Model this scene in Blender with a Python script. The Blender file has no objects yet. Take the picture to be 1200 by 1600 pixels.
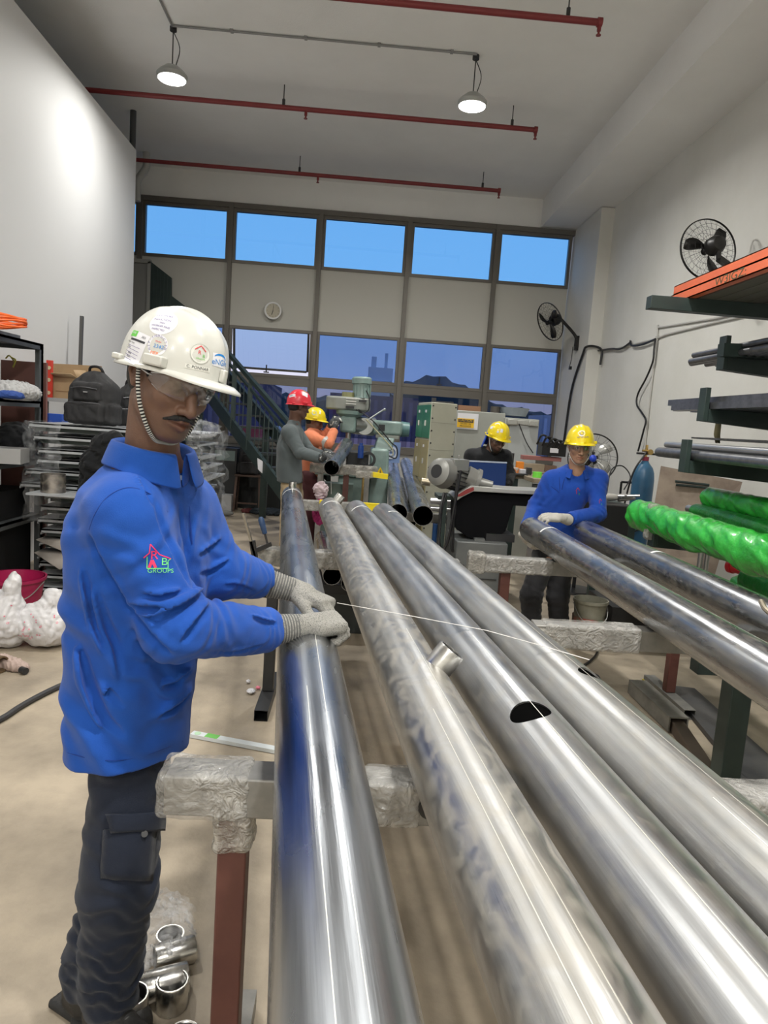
import bpy, math, random
import numpy as np
from mathutils import Vector, Matrix
from mathutils.bvhtree import BVHTree
random.seed(7)
scene = bpy.context.scene
col = scene.collection
R_ = math.radians

# ------------------------------------------------------------------ camera
FPX, CAM_H = 1090.0, 1.55
yaw, pitch, roll = R_(2.61), R_(7.2), R_(3.97)
_f = np.array([math.sin(yaw)*math.cos(pitch), math.cos(yaw)*math.cos(pitch), -math.sin(pitch)])
_r0 = np.array([math.cos(yaw), -math.sin(yaw), 0.0])
_u0 = np.cross(_r0, _f)
CR = _r0*math.cos(roll)+_u0*math.sin(roll)
CU = -_r0*math.sin(roll)+_u0*math.cos(roll)
CF = _f
cam_d = bpy.data.cameras.new('camera'); cam = bpy.data.objects.new('camera', cam_d); col.objects.link(cam)
cam_d.sensor_fit = 'VERTICAL'; cam_d.sensor_height = 36.0; cam_d.lens = 36.0*FPX/1600.0
cam_d.clip_start = 0.02; cam_d.clip_end = 2000
cam.matrix_world = Matrix(((CR[0], CU[0], -CF[0], 0), (CR[1], CU[1], -CF[1], 0), (CR[2], CU[2], -CF[2], CAM_H), (0, 0, 0, 1)))
scene.camera = cam
scene.view_settings.view_transform = 'Standard'
scene.view_settings.look = 'None'
scene.view_settings.gamma = 1.0
scene.view_settings.use_curve_mapping = False
scene.view_settings.exposure = 0.10

def P(px, py, Y):
    """world point at depth Y seen at photo pixel (px,py)"""
    d = CR*(px-600)/FPX - CU*(py-800)/FPX + CF
    d = d*Y/d[1]
    return np.array([d[0], Y, d[2]+CAM_H])
def G(px, py, z=0.0):
    d = CR*(px-600)/FPX - CU*(py-800)/FPX + CF
    d = d*(z-CAM_H)/d[2]
    return np.array([d[0], d[1], z])

# ------------------------------------------------------------------ world: dusk sky
w = bpy.data.worlds.new('dusk_sky'); scene.world = w; w.use_nodes = True
nt = w.node_tree; nt.nodes.clear()
out = nt.nodes.new('ShaderNodeOutputWorld'); bg = nt.nodes.new('ShaderNodeBackground')
geo = nt.nodes.new('ShaderNodeNewGeometry'); sep = nt.nodes.new('ShaderNodeSeparateXYZ'); rp = nt.nodes.new('ShaderNodeValToRGB')
tc = nt.nodes.new('ShaderNodeTexCoord')
nt.links.new(tc.outputs['Generated'], sep.inputs[0])
nt.links.new(sep.outputs['Z'], rp.inputs[0]); nt.links.new(rp.outputs[0], bg.inputs[0]); nt.links.new(bg.outputs[0], out.inputs[0])
e = rp.color_ramp.elements
e[0].position = 0.0; e[0].color = (0.92, 0.66, 0.74, 1)
e[1].position = 1.0; e[1].color = (0.35, 0.6, 1.0, 1)
a = e.new(0.06); a.color = (0.72, 0.72, 0.88, 1)
a = e.new(0.2); a.color = (0.74, 0.84, 1.0, 1)
bg.inputs[1].default_value = 1.0

# ------------------------------------------------------------------ area of lamps (positions; built below)
LAMPS = [(-2.13, 7.75), (0.98, 7.75), (-2.13, 3.3), (0.98, 3.3), (0.98, 0.45), (-0.4, -1.9), (-1.9, -4.6), (1.4, -4.6)]
LAMP_POWER = [44, 84, 62, 62, 112, 62, 120, 120]

# ------------------------------------------------------------------ materials
MATS = {}
def mat(name, c, rough=0.5, metal=0.0, c2=None, scale=8.0, mixlo=0.35, mixhi=0.65, bump=0.0, bscale=40.0, emit=None, es=1.0,
        alpha=None, trans=None, stretch=None, rough2=None, coat=0.0, spec=None, detail=5.0, bstretch=None, aniso=0.0, sheen=0.0):
    if name in MATS: return MATS[name]
    m = bpy.data.materials.new(name); m.use_nodes = True; nt = m.node_tree; b = nt.nodes['Principled BSDF']
    L = nt.links.new
    def setc(s, v): b.inputs[s].default_value = v
    setc('Base Color', (*c, 1)); setc('Roughness', rough); setc('Metallic', metal)
    if spec is not None: setc('Specular IOR Level', spec)
    if coat: setc('Coat Weight', coat); setc('Coat Roughness', 0.1)
    if aniso: setc('Anisotropic', aniso)
    if sheen: setc('Sheen Weight', sheen)
    tcn = nt.nodes.new('ShaderNodeTexCoord')
    def noise(sc, st, det=detail, ):
        mp = nt.nodes.new('ShaderNodeMapping'); L(tcn.outputs['Object'], mp.inputs[0])
        if st: mp.inputs['Scale'].default_value = st
        n = nt.nodes.new('ShaderNodeTexNoise'); n.inputs['Scale'].default_value = sc; n.inputs['Detail'].default_value = det
        n.inputs['Roughness'].default_value = 0.6
        L(mp.outputs[0], n.inputs['Vector']); return n
    if c2 is not None or rough2 is not None:
        n = noise(scale, stretch)
        mr = nt.nodes.new('ShaderNodeMapRange'); mr.inputs[1].default_value = mixlo; mr.inputs[2].default_value = mixhi
        L(n.outputs[0], mr.inputs[0])
        if c2 is not None:
            mx = nt.nodes.new('ShaderNodeMix'); mx.data_type = 'RGBA'
            mx.inputs[6].default_value = (*c, 1); mx.inputs[7].default_value = (*c2, 1)
            L(mr.outputs[0], mx.inputs[0]); L(mx.outputs[2], b.inputs['Base Color'])
        if rough2 is not None:
            m2 = nt.nodes.new('ShaderNodeMapRange'); m2.inputs[3].default_value = rough; m2.inputs[4].default_value = rough2
            L(mr.outputs[0], m2.inputs[0]); L(m2.outputs[0], b.inputs['Roughness'])
    if bump:
        n = noise(bscale, bstretch or stretch, 6)
        bp = nt.nodes.new('ShaderNodeBump'); bp.inputs['Strength'].default_value = bump; bp.inputs['Distance'].default_value = 0.01
        L(n.outputs[0], bp.inputs['Height']); L(bp.outputs[0], b.inputs['Normal'])
    if emit is not None:
        setc('Emission Color', (*emit, 1)); setc('Emission Strength', es)
    if alpha is not None: setc('Alpha', alpha)
    if trans is not None: setc('Transmission Weight', trans)
    m.diffuse_color = (*c, 1)
    MATS[name] = m; return m

def film_mat(name, c=(.8, .8, .78), a_lo=0.25, a_hi=0.8, scale=14, bump=0.8, rough=0.12, bscale=22, clear=(1, 1, 1)):
    """crumpled clear plastic film"""
    if name in MATS: return MATS[name]
    m = bpy.data.materials.new(name); m.use_nodes = True; nt = m.node_tree; L = nt.links.new
    b = nt.nodes['Principled BSDF']; o = nt.nodes['Material Output']
    b.inputs['Base Color'].default_value = (*c, 1); b.inputs['Roughness'].default_value = rough
    b.inputs['Specular IOR Level'].default_value = 0.9
    tcn = nt.nodes.new('ShaderNodeTexCoord')
    n = nt.nodes.new('ShaderNodeTexNoise'); n.inputs['Scale'].default_value = scale; n.inputs['Detail'].default_value = 6
    L(tcn.outputs['Object'], n.inputs['Vector'])
    mr = nt.nodes.new('ShaderNodeMapRange'); mr.inputs[1].default_value = 0.35; mr.inputs[2].default_value = 0.68
    mr.inputs[3].default_value = a_lo; mr.inputs[4].default_value = a_hi; L(n.outputs[0], mr.inputs[0])
    v = nt.nodes.new('ShaderNodeTexNoise'); v.inputs['Scale'].default_value = bscale; v.inputs['Detail'].default_value = 3
    v.inputs['Distortion'].default_value = 2.5
    L(tcn.outputs['Object'], v.inputs['Vector'])
    bp = nt.nodes.new('ShaderNodeBump'); bp.inputs['Strength'].default_value = bump; bp.inputs['Distance'].default_value = 0.02
    L(v.outputs[0], bp.inputs['Height']); L(bp.outputs[0], b.inputs['Normal'])
    t = nt.nodes.new('ShaderNodeBsdfTransparent'); t.inputs[0].default_value = (*clear, 1)
    mx = nt.nodes.new('ShaderNodeMixShader'); L(mr.outputs[0], mx.inputs[0]); L(t.outputs[0], mx.inputs[1]); L(b.outputs[0], mx.inputs[2])
    L(mx.outputs[0], o.inputs[0]); MATS[name] = m; return m

def glass_mat(name, tint, refl=0.08):
    if name in MATS: return MATS[name]
    m = bpy.data.materials.new(name); m.use_nodes = True; nt = m.node_tree; L = nt.links.new
    nt.nodes.remove(nt.nodes['Principled BSDF']); o = nt.nodes['Material Output']
    t = nt.nodes.new('ShaderNodeBsdfTransparent'); t.inputs[0].default_value = (*tint, 1)
    g = nt.nodes.new('ShaderNodeBsdfGlossy'); g.inputs['Roughness'].default_value = 0.02
    lw = nt.nodes.new('ShaderNodeLayerWeight'); lw.inputs[0].default_value = .5; pw_ = nt.nodes.new('ShaderNodeMath'); pw_.operation = 'POWER'; pw_.inputs[1].default_value = 4.0; L(lw.outputs['Facing'], pw_.inputs[0])
    mth = nt.nodes.new('ShaderNodeMath'); mth.operation = 'MAXIMUM'; mth.inputs[1].default_value = refl; L(pw_.outputs[0], mth.inputs[0])
    mx = nt.nodes.new('ShaderNodeMixShader'); L(mth.outputs[0], mx.inputs[0]); L(t.outputs[0], mx.inputs[1]); L(g.outputs[0], mx.inputs[2])
    L(mx.outputs[0], o.inputs[0]); MATS[name] = m; return m

# ------------------------------------------------------------------ object helpers
def V3(p): return np.array(p, float)
def tag(o, label=None, cat=None, group=None, kind=None):
    if label: o['label'] = label
    if cat: o['category'] = cat
    if group: o['group'] = group
    if kind: o['kind'] = kind
    return o
def thing(name, loc, label, cat, group=None):
    o = bpy.data.objects.new(name, None); col.objects.link(o); o.location = Vector([float(v) for v in loc]); o.empty_display_size = 0.1
    return tag(o, label, cat, group)
def root_of(o):
    v = Vector((0, 0, 0))
    while o is not None: v += o.location; o = o.parent
    return v
def mk(name, verts, faces, m, parent=None, smooth=True, angle=35, origin=None, fmat=None, label=None, attr=None):
    """mesh object from world-space vertices"""
    me = bpy.data.meshes.new(name)
    vs = np.asarray(verts, float)
    if parent is not None: org = np.array(root_of(parent))
    elif origin is not None: org = V3(origin)
    else:
        org = np.array([(vs[:, 0].min()+vs[:, 0].max())/2, (vs[:, 1].min()+vs[:, 1].max())/2, vs[:, 2].min()])
    me.from_pydata((vs-org).tolist(), [], faces if isinstance(faces, list) else faces.tolist())
    if isinstance(m, (list, tuple)):
        for k in m: me.materials.append(k)
        if fmat is not None: me.polygons.foreach_set('material_index', np.array(fmat, np.int32))
    else: me.materials.append(m)
    if attr is not None:
        ca = me.color_attributes.new('tint', 'FLOAT_COLOR', 'POINT')
        buf = np.ones((len(vs), 4), np.float32); buf[:, :attr.shape[1]] = attr
        ca.data.foreach_set('color', buf.ravel())
    if smooth:
        me.polygons.foreach_set('use_smooth', np.ones(len(me.polygons), bool))
        if angle < 180: me.set_sharp_from_angle(angle=R_(angle))
    me.update()
    o = bpy.data.objects.new(name, me); col.objects.link(o)
    if parent is not None: o.parent = parent
    else: o.location = Vector(org.tolist())
    if label: o['label'] = label
    return o

def frame_from(d, up=(0, 0, 1)):
    d = V3(d); d = d/np.linalg.norm(d); u = V3(up)
    if abs(d@u)/np.linalg.norm(u) > 0.98: u = np.array([0, 1, 0.]) if abs(d[1]) < .9 else np.array([1., 0, 0])
    s = np.cross(d, u); s /= np.linalg.norm(s); t = np.cross(s, d)
    return d, s, t

class MB:
    def __init__(s): s.v = []; s.f = []; s.m = []; s.cm = 0
    def add(s, v, f):
        n = len(s.v); s.v += [tuple(map(float, q)) for q in v]; s.f += [[i+n for i in q] for q in f]; s.m += [s.cm]*len(f); return s
    def box(s, c, size, rz=0.0, M=None):
        c = V3(c); hx, hy, hz = [q/2 for q in size]
        pts = np.array([[x, y, z] for x in (-hx, hx) for y in (-hy, hy) for z in (-hz, hz)])
        if M is not None: pts = pts@np.asarray(M).T
        elif rz: cz, sz = math.cos(rz), math.sin(rz); pts = pts@np.array([[cz, -sz, 0], [sz, cz, 0], [0, 0, 1]]).T
        return s.add(pts+c, [[0, 1, 3, 2], [4, 6, 7, 5], [0, 4, 5, 1], [2, 3, 7, 6], [0, 2, 6, 4], [1, 5, 7, 3]])
    def bb(s, a, b):
        a = V3(a); b = V3(b); return s.box((a+b)/2, np.abs(b-a))
    def bar(s, p, q, w, h, up=(0, 0, 1)):
        p = V3(p); q = V3(q); d, sd, t = frame_from(q-p, up); L = np.linalg.norm(q-p)
        return s.box((p+q)/2, (L, w, h), M=np.array([d, sd, t]).T)
    def cyl(s, p, q, r1, r2=None, n=20, cap=True):
        p = V3(p); q = V3(q); r2 = r1 if r2 is None else r2; d, a, b = frame_from(q-p)
        ang = np.linspace(0, 2*math.pi, n, endpoint=False)
        ring = np.cos(ang)[:, None]*a+np.sin(ang)[:, None]*b
        v = np.vstack([p+ring*r1, q+ring*r2]); f = [[i, (i+1) % n, n+(i+1) % n, n+i] for i in range(n)]
        if cap: f += [list(range(n))[::-1], list(range(n, 2*n))]
        return s.add(v, f)
    def pipe(s, p, q, r, t, n=32):
        """open hollow pipe with wall thickness"""
        return s.prof(p, q, [(0, r-t), (0, r), (1, r), (1, r-t)], n, closed=True)
    def prof(s, p, q, prof, n=32, closed=False):
        """lathe: prof = [(t along p->q, radius)]"""
        p = V3(p); q = V3(q); d, a, b = frame_from(q-p); L = q-p
        ang = np.linspace(0, 2*math.pi, n, endpoint=False)
        ring = np.cos(ang)[:, None]*a+np.sin(ang)[:, None]*b
        v = []; f = []
        for t, r in prof: v.append(p+L*t+ring*max(r, 1e-5))
        m = len(prof); v = np.vstack(v)
        for k in range(m if closed else m-1):
            k2 = (k+1) % m
            f += [[k*n+i, k*n+(i+1) % n, k2*n+(i+1) % n, k2*n+i] for i in range(n)]
        return s.add(v, f)
    def tube(s, pts, r, n=8, cap=True, alt=None):
        pts = [V3(q) for q in pts]; v = []; f = []; fm = []
        N = len(pts); a0 = None
        for i, p in enumerate(pts):
            d = pts[min(i+1, N-1)]-pts[max(i-1, 0)]; d = d/(np.linalg.norm(d)+1e-9)
            if a0 is None: _, a0, _ = frame_from(d)
            a = a0-d*(a0@d); a /= np.linalg.norm(a)+1e-9; a0 = a; b = np.cross(d, a)
            rr = r[i] if hasattr(r, '__len__') else r
            ang = np.linspace(0, 2*math.pi, n, endpoint=False)
            v.append(p+(np.cos(ang)[:, None]*a+np.sin(ang)[:, None]*b)*rr)
        for k in range(N-1):
            for i in range(n):
                f.append([k*n+i, k*n+(i+1) % n, (k+1)*n+(i+1) % n, (k+1)*n+i]); fm.append(0 if alt is None else (k//alt) % 2)
        if cap: f += [list(range(n))[::-1], [(N-1)*n+i for i in range(n)]]; fm += [0, 0]
        n0 = len(s.v); s.v += [tuple(q) for q in np.vstack(v)]; s.f += [[i+n0 for i in q] for q in f]; s.m += [s.cm+x for x in fm]; return s
    def poly(s, pts, thick):
        """flat polygon (list of 3D pts) extruded by vector thick"""
        n = len(pts); p = [V3(q) for q in pts]; t = V3(thick)
        v = p+[q+t for q in p]; f = [list(range(n))[::-1], list(range(n, 2*n))]+[[i, (i+1) % n, n+(i+1) % n, n+i] for i in range(n)]
        return s.add(v, f)
    def sphere(s, c, r, n=12, M=None):
        r = V3(r if hasattr(r, '__len__') else (r, r, r)); c = V3(c); v = []; f = []
        for i in range(1, n):
            th = math.pi*i/n
            for j in range(2*n):
                ph = math.pi*j/n; q = np.array([math.sin(th)*math.cos(ph), math.sin(th)*math.sin(ph), math.cos(th)])*r
                v.append(c+(q if M is None else np.asarray(M)@q))
        top = np.array([0, 0, r[2]]); M_ = np.eye(3) if M is None else np.asarray(M)
        v.append(c+M_@top); v.append(c-M_@top); N = 2*n; T = (n-1)*N
        for i in range(n-2):
            for j in range(N): f.append([i*N+j, (i+1)*N+j, (i+1)*N+(j+1) % N, i*N+(j+1) % N])
        for j in range(N): f.append([T, j, (j+1) % N]); f.append([T+1, (n-2)*N+(j+1) % N, (n-2)*N+j])
        return s.add(v, f)
    def build(s, name, m, parent=None, bevel=0.0, smooth=True, angle=35, label=None, origin=None):
        ms = m if isinstance(m, (list, tuple)) else [m]
        o = mk(name, s.v, s.f, list(ms), parent, smooth, angle, origin, fmat=s.m if len(ms) > 1 else None, label=label)
        if bevel:
            b = o.modifiers.new('bevel', 'BEVEL'); b.width = bevel; b.segments = 2; b.limit_method = 'ANGLE'; b.angle_limit = R_(40)
        return o

def spline(pts, n=8):
    """Catmull-Rom through pts"""
    pts = [V3(p) for p in pts]; q = [2*pts[0]-pts[1]]+pts+[2*pts[-1]-pts[-2]]; o = []
    for i in range(1, len(q)-2):
        for k in range(n):
            t = k/n; a, b, c, d = q[i-1], q[i], q[i+1], q[i+2]
            o.append(0.5*((2*b)+(-a+c)*t+(2*a-5*b+4*c-d)*t*t+(-a+3*b-3*c+d)*t**3))
    o.append(pts[-1]); return o

def copy_tree(o, parent=None, delta=None):
    c = o.copy(); col.objects.link(c); c.parent = parent
    for ch in [x for x in bpy.data.objects if x.parent == o]: copy_tree(ch, c)
    return c

def structure(o): o['kind'] = 'structure'; return o

# ------------------------------------------------------------------ implicit surfaces
def axes(fwd, up=(0, 0, 1)):
    """matrix with columns right, forward, up"""
    f = V3(fwd); f = f/np.linalg.norm(f); u = V3(up); r = np.cross(f, u); r /= np.linalg.norm(r); u = np.cross(r, f)
    return np.array([r, f, u]).T
def smin(a, b, k):
    if k <= 0: return np.minimum(a, b)
    h = np.clip(0.5+0.5*(b-a)/k, 0, 1); return b*(1-h)+a*h-k*h*(1-h)
def smax(a, b, k): return -smin(-a, -b, k)

class SDF:
    def __init__(s, lo, hi, res):
        s.lo = V3(lo); s.res = res
        s.n = np.ceil((V3(hi)-s.lo)/res).astype(int)+1
        s.ax = [s.lo[i]+np.arange(s.n[i])*res for i in range(3)]
        s.d = np.full(tuple(s.n), 0.5, np.float32)
        s.M = np.eye(3); s.o = np.zeros(3); s.sc = 1.0
    def frame(s, M=None, o=(0, 0, 0), sc=1.0): s.M = np.eye(3) if M is None else np.asarray(M); s.o = V3(o); s.sc = sc
    def w(s, p): return s.M@(V3(p)*s.sc)+s.o
    def sl(s, lo, hi):
        a = np.clip(np.floor((lo-s.lo)/s.res).astype(int), 0, s.n); b = np.clip(np.ceil((hi-s.lo)/s.res).astype(int)+1, 0, s.n)
        if (b <= a).any(): return None
        return tuple(slice(a[i], b[i]) for i in range(3))
    def grid(s, sl): return np.meshgrid(*[s.ax[i][sl[i]].astype(np.float32) for i in range(3)], indexing='ij', sparse=True)
    def put(s, sl, d, k, op):
        c = s.d[sl]
        if op == '+': s.d[sl] = smin(c, d, k)
        elif op == '-': s.d[sl] = smax(c, -d, k)
        elif op == '&': s.d[sl] = smax(c, d, k)
    def cap(s, a, b, ra, rb=None, k=0.01, op='+'):
        rb = ra if rb is None else rb
        a = s.w(a); b = s.w(b); ra *= s.sc; rb *= s.sc; m = max(ra, rb)+k+3*s.res
        sl = s.sl(np.minimum(a, b)-m, np.maximum(a, b)+m)
        if sl is None: return s
        X, Y, Z = s.grid(sl); ab = b-a; L2 = ab@ab+1e-12
        t = np.clip(((X-a[0])*ab[0]+(Y-a[1])*ab[1]+(Z-a[2])*ab[2])/L2, 0, 1)
        d = np.sqrt((X-a[0]-t*ab[0])**2+(Y-a[1]-t*ab[1])**2+(Z-a[2]-t*ab[2])**2)-(ra+(rb-ra)*t)
        s.put(sl, d, k, op); return s
    def chain(s, pts, rs, k=0.01, op='+'):
        for i in range(len(pts)-1): s.cap(pts[i], pts[i+1], rs[i], rs[i+1], k, op)
        return s
    def ell(s, c, r, k=0.01, op='+', M=None):
        c = s.w(c); r = V3(r)*s.sc; m = max(r)+k+3*s.res
        sl = s.sl(c-m, c+m)
        if sl is None: return s
        X, Y, Z = s.grid(sl); Q = s.M@(np.eye(3) if M is None else np.asarray(M))
        dx, dy, dz = X-c[0], Y-c[1], Z-c[2]
        l = [dx*Q[0, i]+dy*Q[1, i]+dz*Q[2, i] for i in range(3)]
        k0 = np.sqrt((l[0]/r[0])**2+(l[1]/r[1])**2+(l[2]/r[2])**2)
        k1 = np.sqrt((l[0]/r[0]**2)**2+(l[1]/r[1]**2)**2+(l[2]/r[2]**2)**2)+1e-9
        s.put(sl, k0*(k0-1)/k1, k, op); return s
    def rbox(s, c, h, rad=0.01, k=0.01, op='+', M=None):
        c = s.w(c); h = V3(h)*s.sc; rad = rad*s.sc; m = np.linalg.norm(h)+k+3*s.res
        sl = s.sl(c-m, c+m)
        if sl is None: return s
        X, Y, Z = s.grid(sl); Q = s.M@(np.eye(3) if M is None else np.asarray(M))
        dx, dy, dz = X-c[0], Y-c[1], Z-c[2]
        q = [np.abs(dx*Q[0, i]+dy*Q[1, i]+dz*Q[2, i])-h[i]+rad for i in range(3)]
        d = np.sqrt(np.maximum(q[0], 0)**2+np.maximum(q[1], 0)**2+np.maximum(q[2], 0)**2)+np.minimum(np.maximum(np.maximum(q[0], q[1]), q[2]), 0)-rad
        s.put(sl, d, k, op); return s
    def loft(s, secs, k=0.02, ends=0.02, op='+'):
        """secs: (center, half lateral, half depth, yaw) ordered by z; elliptical trunk"""
        z = np.array([q[0][2] for q in secs]); cx = [q[0][0] for q in secs]; cy = [q[0][1] for q in secs]
        A = [q[1] for q in secs]; B = [q[2] for q in secs]; T = [q[3] for q in secs]
        R = max(max(A), max(B))+k+3*s.res
        lo = np.array([min(cx)-R, min(cy)-R, z[0]-R*.3]); hi = np.array([max(cx)+R, max(cy)+R, z[-1]+R*.3])
        sl = s.sl(lo, hi); X, Y, Z = s.grid(sl); zz = Z.ravel()
        # smooth interpolation
        def ip(v):
            t = np.interp(zz, z, np.arange(len(z))); i = np.clip(t.astype(int), 0, len(z)-2); u = t-i; v = np.array(v, float)
            dv = np.gradient(v); p0, p1, m0, m1 = v[i], v[i+1], dv[i], dv[i+1]
            return ((2*u**3-3*u**2+1)*p0+(u**3-2*u**2+u)*m0+(-2*u**3+3*u**2)*p1+(u**3-u**2)*m1)[None, None, :]
        ex = 2.4
        x = X-ip(cx); y = Y-ip(cy); a = ip(A); b = ip(B); th = ip(T); c_, s_ = np.cos(th), np.sin(th)
        u = x*c_+y*s_; v = -x*s_+y*c_
        g = (np.abs(u/a)**ex+np.abs(v/b)**ex+1e-9)**(1/ex)
        d = (g-1)*np.minimum(a, b)*np.where(g > 1, 1.0, 1.0)
        dz = np.maximum(z[0]-Z, Z-z[-1])
        d = smax(d, dz+0*d, ends)
        s.put(sl, d.astype(np.float32), k, op); return s
    def func(s, fn, lo=None, hi=None):
        sl = tuple(slice(0, q) for q in s.n) if lo is None else s.sl(V3(lo), V3(hi))
        if sl is None: return s
        X, Y, Z = s.grid(sl); s.d[sl] = fn(s.d[sl], X, Y, Z); return s
    def fold(s, c, d, wl, amp, sig, ph=0.0, bend=None, cut=0.0):
        """cloth folds: ridges across direction d around point c"""
        c = V3(c); d = V3(d)/np.linalg.norm(d); b = V3(bend)/(np.linalg.norm(bend)+1e-9) if bend is not None else np.zeros(3)
        def fn(D, X, Y, Z):
            x, y, z = X-c[0], Y-c[1], Z-c[2]; r2 = x*x+y*y+z*z
            t = (x*d[0]+y*d[1]+z*d[2])+0.40*wl*np.sin((x*b[0]+y*b[1]+z*b[2])/wl*2.1+ph)+0.18*wl*np.sin((x*.6+y*.5-z*.7)/wl*3.1)
            wv = np.sin(2*math.pi*t/wl+ph); wv = 1-2*np.abs(wv)**0.6 if cut else wv
            return D+amp*wv*np.exp(-r2/(sig*sig))
        return s.func(fn, c-2.2*sig, c+2.2*sig)
    def crumple(s, amp, wl, seed=0, ridged=False):
        rng = np.random.RandomState(seed); ks = rng.normal(size=(6, 3)); ks /= np.linalg.norm(ks, axis=1)[:, None]
        def fn(D, X, Y, Z):
            o = 0
            for i, kk in enumerate(ks):
                f = 2*math.pi/wl*(0.7+0.25*i); q = ks[(i+2) % 6]
                w_ = np.sin(f*(X*kk[0]+Y*kk[1]+Z*kk[2])+2.0*np.sin(0.6*f*(X*q[0]+Y*q[1]+Z*q[2])+i)+i*1.7)
                if ridged: w_ = 1-2*np.abs(w_)
                o = o+w_/(1+0.5*i)
            return D+(amp*0.45*o).astype(np.float32)
        return s.func(fn)
    def mesh(s):
        d = s.d; n = d.shape; neg = d < 0
        c0 = neg[:-1, :-1, :-1].astype(np.int8); cnt = c0.copy()
        for off in [(0, 0, 1), (0, 1, 0), (0, 1, 1), (1, 0, 0), (1, 0, 1), (1, 1, 0), (1, 1, 1)]:
            cnt = cnt+neg[off[0]:n[0]-1+off[0], off[1]:n[1]-1+off[1], off[2]:n[2]-1+off[2]]
        act = (cnt > 0) & (cnt < 8); idx = -np.ones(act.shape, np.int64); I = np.argwhere(act); idx[act] = np.arange(len(I))
        acc = np.zeros((len(I), 3)); num = np.zeros(len(I))
        corners = [(i, j, k) for i in (0, 1) for j in (0, 1) for k in (0, 1)]
        for a in corners:
            for ax in range(3):
                if a[ax]: continue
                b = list(a); b[ax] = 1; da = d[I[:, 0]+a[0], I[:, 1]+a[1], I[:, 2]+a[2]]; db = d[I[:, 0]+b[0], I[:, 1]+b[1], I[:, 2]+b[2]]
                mk_ = (da < 0) != (db < 0); t = np.where(mk_, da/(da-db+1e-20), 0)
                p = np.array(a, float)[None, :].repeat(len(I), 0); p[:, ax] += t
                acc[mk_] += p[mk_]; num[mk_] += 1
        vs = s.lo+(I+acc/num[:, None])*s.res
        quads = []
        for ax in range(3):
            o1, o2 = [(1, 2), (2, 0), (0, 1)][ax]
            A = neg[tuple(slice(0, n[i]-1) if i == ax else slice(0, n[i]) for i in range(3))]
            B = neg[tuple(slice(1, n[i]) if i == ax else slice(0, n[i]) for i in range(3))]
            ch = np.argwhere(A != B); ok = (ch[:, o1] > 0) & (ch[:, o2] > 0) & (ch[:, o1] < n[o1]-1) & (ch[:, o2] < n[o2]-1)
            ch = ch[ok]; flip = A[tuple(ch.T)]
            e1 = np.zeros(3, int); e1[o1] = 1; e2 = np.zeros(3, int); e2[o2] = 1
            q = np.stack([idx[tuple((ch-e1-e2).T)], idx[tuple((ch-e2).T)], idx[tuple(ch.T)], idx[tuple((ch-e1).T)]], 1)
            q[~flip] = q[~flip][:, ::-1]; quads.append(q)
        return vs, np.vstack(quads)
    def obj(s, name, m, parent=None, attr_fn=None, **kw):
        v, f = s.mesh(); at = attr_fn(v) if attr_fn else None
        return mk(name, v, f, m, parent, smooth=True, angle=180, attr=at, **kw)

def text_mesh(txt, size):
    cu = bpy.data.curves.new('t', 'FONT'); cu.body = txt; cu.size = size; cu.align_x = 'CENTER'; cu.align_y = 'CENTER'
    o = bpy.data.objects.new('t', cu); col.objects.link(o)
    dg = bpy.context.evaluated_depsgraph_get(); me = bpy.data.meshes.new_from_object(o.evaluated_get(dg))
    v = [tuple(q.co) for q in me.vertices]; f = [list(p.vertices) for p in me.polygons]
    bpy.data.objects.remove(o); bpy.data.curves.remove(cu); bpy.data.meshes.remove(me)
    return np.array(v), f
def text_on(txt, size, c, u, v, m, parent, name='lettering', thick=0.0, sx=1.0):
    """flat lettering at point c with in-plane axes u (reading) and v (up)"""
    tv, tf = text_mesh(txt, size); u = V3(u)/np.linalg.norm(u); v = V3(v); v = v-u*(u@v); v /= np.linalg.norm(v)
    w = V3(c)+tv[:, 0:1]*u*sx+tv[:, 1:2]*v
    return mk(name, w, tf, m, parent, smooth=False)
class Proj:
    """project small decals on a mesh object (world coordinates)"""
    def __init__(s, vs, fs): s.b = BVHTree.FromPolygons([tuple(map(float, q)) for q in vs], [list(map(int, q)) for q in fs])
    def pts(s, pts, d, off, back=0.15):
        o = []; d = Vector(d).normalized()
        for p in pts:
            h = s.b.ray_cast(Vector([float(q) for q in p])-d*back, d, back*2.5)
            o.append(np.array(h[0])-np.array(d)*off if h[0] is not None else V3(p))
        return np.array(o)
def subdiv_faces(v, f, maxlen):
    """split flat decals so they can bend"""
    import bmesh
    bm = bmesh.new(); vv = [bm.verts.new(tuple(map(float, q))) for q in v]
    for q in f:
        try: bm.faces.new([vv[i] for i in q])
        except ValueError: pass
    for _ in range(4):
        ed = [e for e in bm.edges if e.calc_length() > maxlen]
        if not ed: break
        bmesh.ops.subdivide_edges(bm, edges=ed, cuts=1, use_grid_fill=True)
        bmesh.ops.triangulate(bm, faces=[q for q in bm.faces if len(q.verts) > 4])
    bm.verts.index_update(); V = np.array([tuple(q.co) for q in bm.verts]); F = [[q.index for q in p.verts] for p in bm.faces]; bm.free()
    return V, F
def decal(pj, c, d, u, up, v2, f2, m, parent, name, off=0.0006, sub=0.008):
    v2, f2 = subdiv_faces(np.column_stack([v2[:, 0], v2[:, 1], np.zeros(len(v2))]), f2, sub)
    u = V3(u)/np.linalg.norm(u); up = V3(up); up = up-u*(u@up); up /= np.linalg.norm(up)
    pts = V3(c)+v2[:, 0:1]*u+v2[:, 1:2]*up
    return mk(name, pj.pts(pts, d, off), f2, m, parent, smooth=True, angle=180)
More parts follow.
